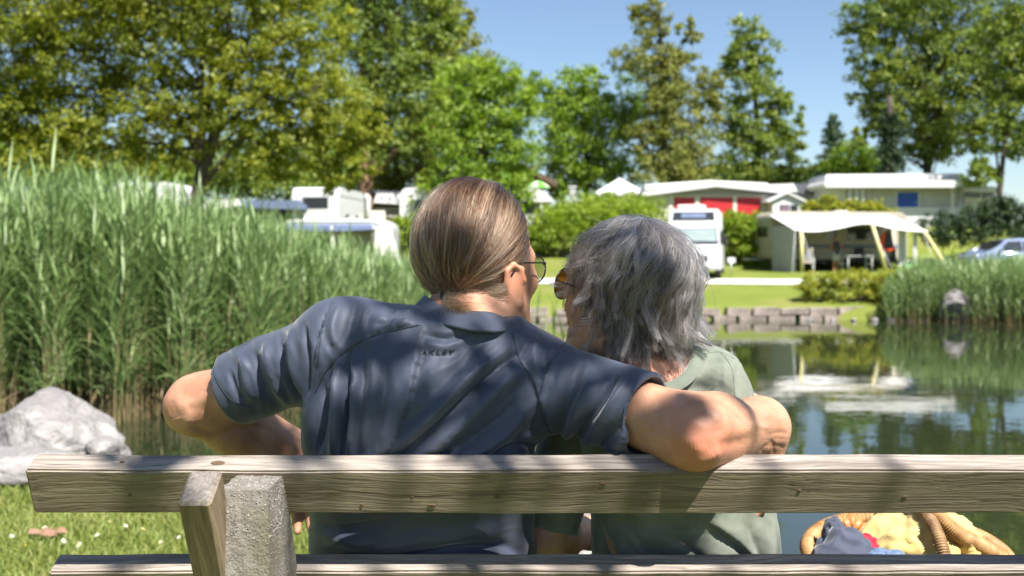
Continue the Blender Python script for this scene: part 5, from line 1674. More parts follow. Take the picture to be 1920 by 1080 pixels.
# ------------------------------------------------------------------ the couple on the bench
def skin_mat(name, c1, c2, cr):
    m = bpy.data.materials.new(name); m.use_nodes = True
    nt = m.node_tree; b = nt.nodes['Principled BSDF']
    setin(b, 'Roughness', .48); setin(b, 'Specular IOR Level', .4)
    setin(b, 'Subsurface Weight', .25); setin(b, 'Subsurface Radius', (1.0, .35, .2)); setin(b, 'Subsurface Scale', .004)
    tc = nn(nt, 'ShaderNodeTexCoord')
    n1 = nn(nt, 'ShaderNodeTexNoise'); setin(n1, 'Scale', 24.0); setin(n1, 'Detail', 6.0); nt.links.new(tc.outputs['Object'], n1.inputs['Vector'])
    rp = nn(nt, 'ShaderNodeValToRGB'); rp.color_ramp.elements[0].position = .35; rp.color_ramp.elements[1].position = .68
    rp.color_ramp.elements[0].color = c4(c1); rp.color_ramp.elements[1].color = c4(c2); nt.links.new(n1.outputs['Fac'], rp.inputs[0])
    at = nn(nt, 'ShaderNodeAttribute', attribute_name='ruddy')
    mx = nn(nt, 'ShaderNodeMix', data_type='RGBA'); nt.links.new(at.outputs['Fac'], mx.inputs[0]); nt.links.new(rp.outputs[0], mx.inputs[6]); mx.inputs[7].default_value = c4(cr)
    nt.links.new(mx.outputs[2], b.inputs['Base Color'])
    n2 = nn(nt, 'ShaderNodeTexNoise'); setin(n2, 'Scale', 420.0); setin(n2, 'Detail', 3.0); nt.links.new(tc.outputs['Object'], n2.inputs['Vector'])
    vo = nn(nt, 'ShaderNodeTexVoronoi'); setin(vo, 'Scale', 260.0); nt.links.new(tc.outputs['Object'], vo.inputs['Vector'])
    ad = nn(nt, 'ShaderNodeMath', operation='ADD'); nt.links.new(n2.outputs['Fac'], ad.inputs[0]); nt.links.new(vo.outputs['Distance'], ad.inputs[1])
    bu = nn(nt, 'ShaderNodeBump'); setin(bu, 'Strength', .18); setin(bu, 'Distance', .0010); nt.links.new(ad.outputs[0], bu.inputs['Height']); nt.links.new(bu.outputs[0], b.inputs['Normal'])
    return m
M_skinm = skin_mat('sun_tanned_skin', (0.36, 0.18, 0.11), (0.50, 0.275, 0.18), (0.42, 0.12, 0.065))
M_skinw = skin_mat('fair_tanned_skin', (0.45, 0.235, 0.155), (0.53, 0.30, 0.205), (0.46, 0.16, 0.09))

def cloth_mat(name, c1, c2, rough, sheen, scale, weave=900, bump=.25, spec=.5, contrast=(.35, .65)):
    m = mat(name, c1, c2, rough=rough, sheen=sheen, scale=scale, bump=bump, bscale=weave, bdist=.0008, spec=spec, contrast=contrast)
    return m
M_polo = cloth_mat('navy_satin_polo', (0.045, 0.055, 0.085), (0.055, 0.066, 0.099), .55, .25, 9, 900, .35, .36)
M_tee = cloth_mat('sage_washed_cotton', (0.108, 0.124, 0.097), (0.190, 0.210, 0.172), .85, .35, 26, 700, .35, .3, (.3, .7))
M_teeband = cloth_mat('sage_rib', (0.11, 0.128, 0.10), (0.15, 0.17, 0.14), .85, .3, 30, 500, .5, .3)
M_shorts = mat('white_shorts_cotton', (0.62, 0.64, 0.72), (0.56, 0.58, 0.66), rough=.8, scale=8)
M_thread = mat('dark_thread', (0.012, 0.015, 0.026), rough=.7)
M_seam = mat('navy_seam', (0.030, 0.038, 0.060), rough=.6)
M_wseam = mat('sage_seam', (0.10, 0.13, 0.10), rough=.8)
M_print = mat('black_transfer_print', (0.006, 0.007, 0.010), rough=.35)

def A3(v): return np.array(v, float)
def nrm(v): v = A3(v); return v / np.linalg.norm(v)

def hand_prims(w, f, n, right, curl=(.35, .5, .4), spread=.06):
    """palm and five fingers; f along the fingers, n out of the palm"""
    f = nrm(f); n = nrm(A3(n) - f * (A3(n) @ f)); s = np.cross(n, f) * (-1 if right else 1)   # s towards the thumb
    w = A3(w); it = []
    it.append((s_cone(w, w + f * .05, .026, .026), .02))
    for k in range(4):
        b = w + f * (.085 - .006 * abs(k - 1)) + s * (.031 - .0205 * k)
        it.append((s_cone(w + f * .02 + s * (.016 - .011 * k), b, .017, .0125), .022))
        p = b; ang = 0.0
        d = nrm(f + s * spread * (1.5 - k))
        for j, (L, r0, r1) in enumerate(zip(np.array([.042, .026, .020]) * (.95, 1.05, 1.0, .8)[k], (.0105, .0092, .0082), (.0092, .0082, .007))):
            ang += curl[j]
            dd = d * math.cos(ang) + n * math.sin(ang)
            q = p + dd * L
            it.append((s_cone(p, q, r0, r1), .006 if j == 0 else .004)); p = q
    t0 = w + f * .022 + s * .026
    t1 = t0 + nrm(f * .65 + s * .62 + n * .35) * .045
    t2 = t1 + nrm(f * .85 + s * .25 + n * .45) * .033
    t3 = t2 + nrm(f * .9 + s * .0 + n * .5) * .026
    it += [(s_cone(t0, t1, .017, .0125), .018), (s_cone(t1, t2, .0118, .0105), .006), (s_cone(t2, t3, .0105, .008), .005)]
    return it

def head_frame(yaw, pitch=0.0, roll=0.0):
    M = Matrix.Rotation(-yaw, 3, 'Z') @ Matrix.Rotation(-pitch, 3, 'X') @ Matrix.Rotation(roll, 3, 'Y')
    return A3(M @ Vector((0, 1, 0))), A3(M @ Vector((1, 0, 0))), A3(M @ Vector((0, 0, 1)))

def head_prims(c, fr, sc=1.0, female=False):
    f, r, u = fr
    W = lambda a, b, z: A3(c) + (f * a + r * b + u * z) * sc
    ax = [f, r, u]
    E = lambda p, rad, k: (s_ell(W(*p), A3(rad) * sc, ax), k)
    it = [E((0, 0, .005), (.096, .0745, .099), .01), E((.04, 0, -.068), (.062, .060, .082), .04), E((.074, 0, -.128), (.028, .032, .025), .035),
          E((.086, 0, -.010), (.018, .048, .013), .02), E((.096, 0, -.093), (.012, .026, .006), .012), E((.097, 0, -.103), (.012, .022, .006), .010),
          (s_cone(W(.098, 0, -.028), W(.121, 0, -.062), .008 * sc, .0125 * sc), .012)]
    for s in (-1, 1):
        eo = .068 if female else .079
        it += [E((.074, s * .040, -.05), (.022, .02, .018), .02), (s_cone(W(.005, s * .054, -.085), W(.065, s * .022, -.128), .024 * sc, .02 * sc), .03),
               E((.112, s * .012, -.064), (.010, .008, .007), .008)]
        # ear: rim, lobe, thin plate
        ef = nrm(f * .45 + r * s * -.15 + u * .0); en = nrm(r * s - f * .38)
        eu = nrm(u * 1.0 - f * .18); ex = np.cross(eu, en)
        p0 = W(-.004, s * eo, -.060)
        it += [(s_ell(p0, A3((.018, .0055, .030)) * sc, [ex, en, eu]), .010)]
        rim = [p0 + (ex * a + eu * b) * sc + en * .004 for a, b in ((.016, .004), (.013, .022), (0, .031), (-.013, .024), (-.017, .004), (-.012, -.016), (-.004, -.029), (.006, -.031))]
        if ex @ f > 0: rim = [p0 + (p_ - p0) - 0 for p_ in rim]
        for a, b in zip(rim[:-1], rim[1:]): it.append((s_cone(a, b, .0045 * sc, .0045 * sc), .004))
    return it

def fold_disp(V, N, folds, uvw=None):
    """push the cloth in and out along drawn fold lines (given where they run on the back of the garment)"""
    uv = to_px(V)
    face = np.clip((-N[:, 1] + .15) / .5, 0, 1)
    D = np.zeros(len(V))
    for pl, amp, w, kind in folds:
        pl = spline(np.array(pl, float), max(6, len(pl) * 4))
        m = (uv[:, 0] > pl[:, 0].min() - 4 * w) & (uv[:, 0] < pl[:, 0].max() + 4 * w) & (uv[:, 1] > pl[:, 1].min() - 4 * w) & (uv[:, 1] < pl[:, 1].max() + 4 * w)
        if not m.any(): continue
        d, sg, t = seg_dist(uv[m], pl)
        tap = np.clip(np.minimum(t / .22, (1 - t) / .22), 0, 1) ** .8
        tap = np.where(t <= 0, np.exp(-(d / w) ** 2) * 0, np.where(t >= 1, 0, tap))
        s = d * sg
        if kind == 'r':      # soft ridge with valleys either side
            pr = np.exp(-(s / w) ** 2) - .45 * np.exp(-((s - 1.7 * w) / (.9 * w)) ** 2) - .25 * np.exp(-((s + 1.7 * w) / (.9 * w)) ** 2)
        elif kind == 'v':    # crease
            pr = -1.25 * np.exp(-(np.abs(s) / (.75 * w)) ** 1.0) + .35 * np.exp(-((np.abs(s) - 1.6 * w) / w) ** 2)
        elif kind == 's':    # pleat: steps down sharply on the right of the line, swells on the left
            pr = np.where(s < 0, np.exp(-(np.abs(s) / (2.6 * w)) ** 1.3), -.55 * np.exp(-(np.abs(s) / (1.2 * w)) ** 1.2))
        else:                # 'S' mirrored pleat
            pr = np.where(s > 0, np.exp(-(np.abs(s) / (2.6 * w)) ** 1.3), -.55 * np.exp(-(np.abs(s) / (1.2 * w)) ** 1.2))
        D[m] += 1.5 * amp * pr * tap
    return V + N * (D * face)[:, None]

def relax(V, Q, it=1, w=.5):
    """Laplacian smoothing"""
    e = np.concatenate([Q[:, [0, 1]], Q[:, [1, 2]], Q[:, [2, 3]], Q[:, [3, 0]]])
    cnt = np.bincount(e[:, 0], minlength=len(V)).astype(float)[:, None] + 1e-9
    for _ in range(it):
        acc = np.stack([np.bincount(e[:, 0], weights=V[e[:, 1], k], minlength=len(V)) for k in range(3)], 1)
        V = V * (1 - w) + acc / cnt * w
    return V

def wrinkles(V, N, regs, seed=0):
    """tension creases: ridged noise drawn out along a direction, region by region (centre px, radius, angle, amplitude)"""
    uv = to_px(V); D = np.zeros(len(V)); face = np.clip((-N[:, 1] + .3) / .6, 0, 1)
    for i, (cx, cy, rx, ry, ang, amp, wl) in enumerate(regs):
        w_ = np.exp(-(((uv[:, 0] - cx) / rx) ** 2 + ((uv[:, 1] - cy) / ry) ** 2) ** 1.5)
        m = w_ > .02
        if not m.any(): continue
        a = R(ang); x = uv[m, 0] - cx; y = uv[m, 1] - cy
        al = x * math.cos(a) + y * math.sin(a); ac = -x * math.sin(a) + y * math.cos(a)
        q = np.stack([al / (wl * 5), ac / wl, np.full(m.sum(), i * 3.7 + seed)], 1)
        q[:, 1] += .35 * vnoise(np.stack([al / (wl * 3), ac / (wl * 2), np.full(m.sum(), 9.1 + i)], 1), 1.0)
        n = vnoise(q, 1.0); D[m] += amp * w_[m] * (.6 - 2.0 * np.abs(n) ** .8)
    return V + N * (D * face)[:, None]

def project(bvh, px, py, off=.0008):
    o = Vector((0, 0, CZ)); dr = (P(px, py, 1.0) - o).normalized()
    h = bvh.ray_cast(o, dr)
    return None if h[0] is None else h[0] - dr * off

def seam(name, bvh, pl, parent, base, m, r=.0008, n=30):
    pts = [project(bvh, x, y) for x, y in spline(np.array(pl, float), n)]
    pts = np.array([tuple(p - base) for p in pts if p is not None])
    for _ in range(4):
        if len(pts) > 3: pts[1:-1] = (pts[:-2] + 2 * pts[1:-1] + pts[2:]) / 4
    pts = [tuple(p) for p in pts]
    if len(pts) > 3: tube(name, pts, r, m, parent, 5)

# ============================ the man
man = empty('person', (-.14, 1.85, 0)); tag(man, 'man in navy polo shirt with ponytail sitting with his arm around the woman', 'person')
MO = Vector(man.location); MOn = A3(MO)
C_H = A3(P(892, 466, 1.66)); FR_M = head_frame(R(38), R(3), R(-3))
fM, rM, uM = FR_M
SL, EL, WL = A3(P(642, 645, 1.60)), A3(P(374, 758, 1.72)), A3(P(570, 862, 1.90))
SR, ER, WR = A3(P(985, 706, 1.62)), A3(P(1300, 811, 1.455)), A3(P(1420, 806, 1.600))
NECK = A3((-.070, 1.60, 1.085))
tabM = [(.42, -.14, 1.80, .18, .15), (.55, -.14, 1.745, .185, .15), (.70, -.139, 1.69, .180, .14), (.80, -.139, 1.668, .174, .132), (.88, -.138, 1.622, .172, .130),
        (.95, -.135, 1.588, .174, .124), (1.02, -.13, 1.588, .172, .118), (1.07, -.115, 1.60, .140, .100), (1.105, -.09, 1.61, .085, .075)]
def shrink(tab, k): return [(z, cx, cy, rx - k, ry - k) for z, cx, cy, rx, ry in tab]
HIPS = [A3((-.23, 1.77, .52)), A3((-.05, 1.77, .52))]; KN = [A3((-.27, 2.20, .58)), A3((.055, 2.20, .575))]; AN = [A3((-.27, 2.24, .10)), A3((.06, 2.26, .10))]
it = [(s_torso(shrink(tabM, .026)), .02), (s_cone(NECK + A3((0, .01, -.03)), C_H - fM * .012 - uM * .06, .060, .057), .04)]
it += head_prims(C_H, FR_M)
for S_, E_, W_ in ((SL, EL, WL), (SR, ER, WR)):
    it += [(s_cone(NECK + A3((0, 0, -.02)), S_, .045, .048), .05), (s_cone(S_, E_, .044, .049 if S_ is SR else .044), .04)]
    m1 = E_ * .68 + W_ * .32
    it += [(s_cone(E_, m1, .045, .048), .03), (s_cone(m1, W_, .048, .040), .03)]
# point of the elbow
it += [(s_ell(EL + A3((-.018, -.004, -.004)), (.028, .028, .028)), .03)]
it += [(s_ell(WR + A3((.010, .0, .010)), (.026, .028, .028)), .05)]
it += hand_prims(WR + A3((.010, .008, -.004)), (.0, .16, -.98), (-1, -.1, 0), True, (.30, .55, .5))
it += hand_prims(WL, (.05, .52, -.85), (.3, -.8, -.5), False, (.25, .4, .3))
for h, k, a in zip(HIPS, KN, AN):
    it += [(s_cone(h, k, .088, .062), .04), (s_cone(k, k * .6 + a * .4, .058, .057), .02), (s_cone(k * .6 + a * .4, a, .057, .038), .02), (s_cone(a + A3((0, -.03, -.055)), a + A3((0, .16, -.068)), .042, .032), .03)]
fman = s_union(it)
V, Q = sdf_mesh(fman, (-.66, 1.32, -.02), (.52, 2.50, 1.36), .0055, 1)
Nn = vnormals(V, Q)
# refine the bare arms, then add bone, tendon, vein and crease relief
uvm = to_px(V)
arm = (Nn[:, 1] < .35) & (V[:, 1] < 1.95) & (((uvm[:, 0] < 475) & (uvm[:, 1] > 660)) | ((uvm[:, 0] < 560) & (uvm[:, 1] > 765)) | ((uvm[:, 0] > 1185) & (uvm[:, 1] > 700))) & (uvm[:, 1] < 1010)
bm = bmesh.new(); me_ = np_mesh('tmp', V, Q); bm.from_mesh(me_); bpy.data.meshes.remove(me_)
bm.verts.ensure_lookup_table(); bm.faces.ensure_lookup_table()
fsel = np.where(arm[Q].all(1))[0]
es = list({e for i in fsel for e in bm.faces[i].edges})
bmesh.ops.subdivide_edges(bm, edges=es, cuts=2, use_grid_fill=True)
bmesh.ops.triangulate(bm, faces=[f for f in bm.faces if len(f.verts) > 4])
V = np.array([tuple(v.co) for v in bm.verts]); bm.verts.index_update()
Q4 = np.array([[v.index for v in f.verts] for f in bm.faces if len(f.verts) == 4]); Q3 = np.array([[v.index for v in f.verts] for f in bm.faces if len(f.verts) == 3]); bm.free()
Nn, d0 = sdf_normal(fman, V, .002); V = V - Nn * np.clip(d0, -.004, .004)[:, None]
uvm = to_px(V); fc = np.clip(-Nn[:, 1] + .3, 0, 1)
def relief(pl, amp, w):
    pl = spline(np.array(pl, float), 12); r_ = 3 * w
    m_ = np.where((fc > 0) & (uvm[:, 0] > pl[:, 0].min() - r_) & (uvm[:, 0] < pl[:, 0].max() + r_) & (uvm[:, 1] > pl[:, 1].min() - r_) & (uvm[:, 1] < pl[:, 1].max() + r_) & (V[:, 1] < 1.95))[0]
    d_, _, t_ = seg_dist(uvm[m_], pl)
    V[m_] += Nn[m_] * (amp * np.exp(-(d_ / w) ** 2) * np.clip(np.minimum(t_, 1 - t_) / .2, 0, 1) * fc[m_])[:, None]
for pl, amp, w in (
    ([(1262, 800), (1310, 838), (1352, 862)], .0035, 16), ([(1330, 770), (1380, 800), (1425, 812)], .0030, 20), ([(1345, 835), (1385, 828), (1425, 812)], -.0035, 12),
    ([(1290, 765), (1335, 790), (1352, 825)], -.0028, 13), ([(1300, 868), (1330, 858), (1352, 838)], .0030, 9),
    ([(1395, 762), (1420, 778), (1446, 782)], .0022, 6), ([(1400, 790), (1425, 800), (1448, 802)], .0016, 5), ([(1365, 770), (1405, 745), (1440, 748)], .0013, 4), ([(1340, 758), (1375, 775), (1400, 800)], .0010, 4),
    ([(1436, 820), (1455, 812), (1478, 812)], -.0016, 5), ([(1430, 828), (1455, 822), (1478, 824)], -.0009, 4), ([(1432, 840), (1455, 836), (1474, 840)], -.0008, 4), ([(1424, 852), (1436, 838), (1452, 826)], -.0020, 5),
    ([(1466, 770), (1474, 800), (1470, 840)], .0022, 7), ([(1448, 822), (1451, 838), (1449, 856)], -.0012, 4),
    ([(322, 735), (345, 770), (362, 800)], .0035, 14), ([(352, 800), (410, 815), (462, 790)], -.0040, 7), ([(375, 770), (420, 775), (450, 765)], -.0020, 9), ([(395, 830), (450, 825), (510, 830)], .0025, 14), ([(330, 760), (372, 752), (410, 735)], .0018, 10),
    ([(430, 800), (480, 800), (520, 815)], -.0016, 6), ([(425, 785), (452, 800), (475, 790)], -.0014, 4)):
    relief(pl, amp, w)
for k in range(11):      # fine parallel creases over the elbows
    x0 = 1262 + k * 7; relief([(x0, 826 - .1 * k), (x0 + 4, 848), (x0 + 14, 872)], -.0007, 2.6)
    y0 = 720 + k * 6; relief([(316, y0 + 8), (334, y0), (352, y0 - 6)], -.0006, 2.6)
de = np.minimum(np.linalg.norm(V - (ER + A3((.01, -.03, -.01))), axis=1), np.linalg.norm(V - (EL + A3((-.03, 0, 0))), axis=1))
V = V + Nn * (.0007 * vnoise(V, 60) * np.exp(-(de / .05) ** 2) + .0014 * vnoise(V, 14) + .0003 * vnoise(V, 110))[:, None]
ruddy = np.clip(.95 * np.exp(-(np.linalg.norm(V - (ER + A3((0, -.035, -.008))), axis=1) / .034) ** 2) + .7 * np.exp(-(np.linalg.norm(V - (EL + A3((-.035, 0, .0))), axis=1) / .04) ** 2)
                + .45 * np.exp(-(np.linalg.norm(V - (C_H + rM * .08 - uM * .045), axis=1) / .04) ** 2) + .35 * np.exp(-(np.linalg.norm(V - (C_H - uM * .13 - fM * .03), axis=1) / .06) ** 2) + .12 * (vnoise(V, 18) > .25), 0, 1)
np_obj('body', V - MOn, [Q4, Q3], M_skinm, man, True, {'ruddy': ruddy})
print('man body', len(V), time.time() - T0, flush=True)

# polo shirt
def sleeve(S_, E_, t, r0, r1):
    h = S_ + (E_ - S_) * t; ax = nrm(E_ - S_)
    c = s_cone(S_, h + ax * .03, r0, r1); inn = s_cone(h - ax * .07, h + ax * .10, r1 - .011, r1 - .006)
    def f(p):
        return np.maximum(c(p), ((p - h.astype(np.float32)) @ ax.astype(np.float32)))
    return f, inn, h, ax
slv_l, in_l, hl, al = sleeve(SL, EL, .71, .057, .062)
slv_r, in_r, hr, ar_ = sleeve(SR, ER, .74, .061, .064)
base_sh = s_union([(s_torso(tabM), .02), (s_cone(NECK + A3((-.01, 0, -.02)), SL + A3((0, 0, .004)), .052, .056), .05), (s_cone(NECK + A3((.0, 0, -.03)), SR, .050, .060), .05), (slv_l, .045), (slv_r, .045)])
neckhole = s_cone(NECK + A3((.0, .02, -.01)), NECK + A3((.03, .05, .2)), .058, .07)
def fshirt(p):
    d = cull_eval(base_sh, p)
    d = np.maximum(d, -in_l(p)); d = np.maximum(d, -in_r(p)); d = np.maximum(d, -neckhole(p))
    return np.maximum(d, .50 - p[:, 2])
V, Q = sdf_mesh(fshirt, (-.50, 1.36, .48), (.26, 1.98, 1.18), .0033, 1)
Nn = vnormals(V, Q)
FOLDS = [
 ([(797, 604), (791, 640), (778, 705), (762, 770), (738, 830), (690, 875)], .0040, 12, 'S'),
 ([(590, 735), (612, 692), (645, 658), (690, 630), (740, 617), (790, 607)], .0026, 8, 's'),
 ([(634, 668), (630, 760), (622, 865)], .0075, 9, 'r'), ([(576, 742), (573, 800), (570, 865)], .0030, 9, 'r'),
 ([(604, 705), (600, 780), (590, 865)], .0075, 11, 'v'), ([(652, 690), (646, 780), (640, 865)], .0055, 8, 'v'),
 ([(664, 655), (662, 750), (652, 865)], .0055, 9, 'r'), ([(700, 650), (696, 740), (676, 850)], .0035, 10, 'r'), ([(728, 690), (716, 770), (690, 860)], .0030, 12, 'v'),
 ([(656, 648), (652, 680), (660, 715), (644, 730)], .0035, 5, 'v'), ([(672, 640), (690, 637), (700, 648)], .0030, 6, 'r'),
 ([(705, 870), (790, 800), (870, 715), (960, 645)], .0075, 13, 'r'), ([(742, 860), (830, 790), (905, 715), (985, 650)], .0075, 11, 'v'),
 ([(770, 866), (865, 795), (950, 715), (1005, 672)], .0060, 14, 'r'), ([(800, 880), (900, 820), (980, 745)], .0040, 14, 'v'),
 ([(830, 862), (900, 845), (965, 800), (1010, 740)], .0045, 14, 'r'), ([(880, 690), (905, 660), (935, 640)], .0035, 9, 'r'),
 ([(790, 640), (830, 652), (858, 640)], .0035, 8, 'r'), ([(800, 628), (840, 634), (880, 622)], .0030, 7, 'v'),
 ([(960, 626), (972, 672), (1000, 715), (1020, 780), (1046, 856)], .0030, 8, 's'),
 ([(985, 640), (978, 672), (995, 700)], .0045, 7, 'v'), ([(1010, 630), (1000, 665), (1012, 705)], .0045, 8, 'r'), ([(1035, 640), (1022, 670), (1025, 700)], .0035, 7, 'v'),
 ([(1062, 640), (1025, 690), (1012, 735)], .0035, 7, 's'),
 ([(1158, 690), (1125, 755), (1082, 815), (1045, 858)], .0060, 9, 'v'), ([(1172, 705), (1140, 770), (1098, 835), (1075, 862)], .0055, 9, 'r'),
 ([(1195, 722), (1160, 790), (1112, 856)], .0050, 8, 'v'), ([(1212, 740), (1180, 805), (1140, 858)], .0045, 9, 'r'), ([(1120, 690), (1085, 770), (1050, 850)], .0045, 12, 'r'),
 ([(1085, 680), (1060, 760), (1042, 850)], .0035, 12, 'v'), ([(925, 850), (990, 835), (1040, 856)], .0040, 10, 'v'),
 ([(525, 625), (530, 690), (568, 768)], .0055, 8, 'v'), ([(545, 615), (552, 690), (575, 745)], .0050, 7, 'r'), ([(500, 640), (505, 700), (540, 765)], .0050, 8, 'r'),
 ([(478, 655), (482, 705), (505, 755)], .0045, 7, 'v'), ([(455, 668), (460, 715), (478, 755)], .0045, 8, 'r'), ([(428, 690), (440, 730), (462, 762)], .0035, 6, 'v'),
 ([(572, 600), (578, 680), (580, 745)], .0050, 7, 'v'), ([(622, 568), (602, 625), (592, 690)], .0045, 7, 's'), ([(640, 562), (625, 620), (640, 665)], .0040, 8, 'r'),
 ([(668, 562), (655, 610), (650, 645)], .0035, 8, 'v'), ([(690, 568), (680, 600), (672, 630)], .0035, 8, 'r'), ([(745, 576), (728, 600), (700, 618)], .0030, 8, 'v'), ([(768, 582), (762, 604), (745, 614)], .0030, 7, 'r'),
 ([(575, 1000), (700, 1020), (820, 1010), (960, 985)], .0045, 16, 'r'), ([(600, 1040), (720, 1050), (860, 1030), (980, 1030)], .0050, 14, 'v'), ([(570, 980), (640, 990), (760, 975)], .004, 12, 'v'), ([(850, 1050), (930, 1040), (990, 1055)], .005, 10, 'r'),
]
V = fold_disp(V, Nn, FOLDS)
V = wrinkles(V, Nn, [(660, 770, 110, 120, 95, .0022, 14), (850, 760, 150, 130, -42, .0026, 17), (500, 690, 110, 80, 68, .0024, 13), (1110, 770, 110, 100, 118, .0024, 14), (690, 595, 110, 45, 110, .0011, 18),
                     (990, 680, 60, 70, 100, .0020, 11), (780, 1010, 260, 60, -14, .0028, 18), (860, 640, 80, 40, -10, .0012, 12), (930, 835, 140, 40, -8, .0020, 12), (850, 760, 190, 150, -48, .0009, 7), (640, 720, 120, 130, 85, .0009, 7), (480, 700, 110, 70, 72, .0009, 6), (1110, 770, 120, 100, 112, .0009, 7)])
V = relax(V, Q, 1, .5)
rot45 = np.stack([V[:, 0] * .78 - V[:, 2] * .62, V[:, 1], V[:, 0] * .62 + V[:, 2] * .78], 1)
V = V + Nn * (.0016 * vnoise(rot45 * A3((1.0, .6, .35)), 42) + .0022 * vnoise(V, 17))[:, None]
np_shirt = np_obj('polo_shirt', V - MOn, Q, M_polo, man, True)
bvh = BVHTree.FromPolygons([tuple(v) for v in V], [tuple(q) for q in Q])
for nm, pl in (('yoke_seam', [(590, 738), (612, 695), (645, 661), (690, 633), (740, 619), (786, 609)]), ('armhole_seam', [(624, 566), (604, 622), (594, 690)]),
               ('armhole_seam', [(1062, 640), (1027, 690), (1014, 735), (1000, 790)]), ('raglan_seam', [(962, 628), (974, 674), (1002, 717), (1022, 782), (1046, 852)]),
               ('hem_stitch', [(396, 676), (406, 712), (432, 748), (470, 764)]), ('hem_stitch', [(1236, 744), (1222, 788), (1190, 832), (1156, 852)])):
    seam(nm, bvh, pl, np_shirt, MO, M_seam, .0004 if 'stitch' in nm else .0007, 60)
# lettering printed below the collar
cu = bpy.data.curves.new('lettering', 'FONT'); cu.body = 'AKLEY'; cu.size = 1.0; cu.shear = .15; cu.offset = .022; cu.space_character = 1.22; cu.resolution_u = 3
to = bpy.data.objects.new('lettering', cu); COL.objects.link(to)
dg = bpy.context.evaluated_depsgraph_get(); tm = bpy.data.meshes.new_from_object(to.evaluated_get(dg)); bpy.data.objects.remove(to)
bm = bmesh.new(); bm.from_mesh(tm); bmesh.ops.triangulate(bm, faces=bm.faces[:])
bmesh.ops.subdivide_edges(bm, edges=[e for e in bm.edges if e.calc_length() > .12], cuts=2)
co = np.array([tuple(v.co) for v in bm.verts]); wd = co[:, 0].max()
for v in bm.verts:
    u_, v_ = v.co.x / wd, v.co.y
    q = project(bvh, 787 + 66 * u_ + 1.5 * v_, 664.5 + 4 * u_ * (1 - u_) - 12.5 * v_, .0012)
    v.co = (q or Vector(P(800, 660, 1.47))) - MO
bm_obj('lettering', bm, M_print, np_shirt)
# collar: fall folded over a stand
def ribbon(name, top, bot, m, parent, base, bulge=.004, n=60, k=8, thick=.0022):
    a, b = spline([A3(P(*p)) for p in top], n), spline([A3(P(*p)) for p in bot], n)
    V = []
    for i in range(n):
        for j in range(k + 1):
            t = j / k; p = a[i] * (1 - t) + b[i] * t
            V.append(p + A3((0, -bulge * math.sin(PI * t), 0)) + .0012 * A3((0, math.sin(i * .7 + j), 0)))
    V = np.array(V); I_ = np.arange(n * (k + 1)).reshape(n, k + 1)
    Q = np.stack([I_[:-1, :-1], I_[1:, :-1], I_[1:, 1:], I_[:-1, 1:]], -1).reshape(-1, 4)
    o = np_obj(name, V - A3(base), Q, m, parent, True)
    md = o.modifiers.new('thickness', 'SOLIDIFY'); md.thickness = thick; md.offset = 1
    return o
cl = ribbon('collar', [(812, 566, 1.70), (796, 553, 1.635), (828, 572, 1.562), (872, 582, 1.542), (920, 585, 1.550), (958, 600, 1.588), (978, 604, 1.66)],
            [(806, 590, 1.71), (771, 579, 1.628), (806, 601, 1.538), (876, 617, 1.500), (926, 621, 1.512), (963, 620, 1.565), (990, 626, 1.655)], M_polo, man, MO, .005, thick=.003)
ribbon('collar_stand', [(806, 566, 1.64), (834, 582, 1.575), (874, 592, 1.555), (920, 595, 1.562), (956, 606, 1.60)], [(800, 612, 1.62), (830, 622, 1.55), (876, 630, 1.53), (926, 628, 1.54), (966, 630, 1.59)], M_polo, cl, MO, .001)
# white shorts
sh = s_union([(s_ell((-.14, 1.79, .53), (.19, .16, .115)), .02)] + [(s_cone(h + A3((0, 0, .005)), h + (k - h) * .80, .105, .088), .05) for h, k in zip(HIPS, KN)])
V, Q = sdf_mesh(sh, (-.45, 1.55, .40), (.22, 2.25, .72), .008, 1)
V = V + vnormals(V, Q) * (.004 * vnoise(V, 16))[:, None]
np_obj('shorts', V - MOn, Q, M_shorts, man, True)
M_shoe = mat('leather_shoe', (0.10, 0.06, 0.04), (0.07, 0.045, 0.03), rough=.5, scale=9)
for a in AN:
    V, Q = sdf_mesh(s_union([(s_cone(a + A3((0, -.03, -.05)), a + A3((0, .17, -.062)), .050, .040), .03)]), tuple(a + A3((-.08, -.12, -.11))), tuple(a + A3((.08, .25, .05))), .008, 1)
    V[:, 2] = np.maximum(V[:, 2], .002)
    np_obj('shoe', V - MOn, Q, M_shoe, man, True)
print('man dressed', time.time() - T0)

# ---- hair
def hair_mat(name, ramp):
    m = bpy.data.materials.new(name); m.use_nodes = True
    nt = m.node_tree; out = nt.nodes['Material Output']
    at = nn(nt, 'ShaderNodeAttribute', attribute_name='tint')
    rp = nn(nt, 'ShaderNodeValToRGB')
    rp.color_ramp.elements[0].color = c4(ramp[0][1]); rp.color_ramp.elements[0].position = ramp[0][0]
    rp.color_ramp.elements[1].color = c4(ramp[-1][1]); rp.color_ramp.elements[1].position = ramp[-1][0]
    for p, c in ramp[1:-1]:
        e = rp.color_ramp.elements.new(p); e.color = c4(c)
    nt.links.new(at.outputs['Fac'], rp.inputs[0])
    b = nt.nodes['Principled BSDF']; setin(b, 'Roughness', .38); setin(b, 'Specular IOR Level', .55)
    nt.links.new(rp.outputs[0], b.inputs['Base Color'])
    h = nn(nt, 'ShaderNodeBsdfHairPrincipled'); h.parametrization = 'COLOR'
    nt.links.new(rp.outputs[0], h.inputs['Color']); setin(h, 'Roughness', .32); setin(h, 'Radial Roughness', .45)
    nt.links.new(h.outputs[0], out.inputs['Surface'])
    return m
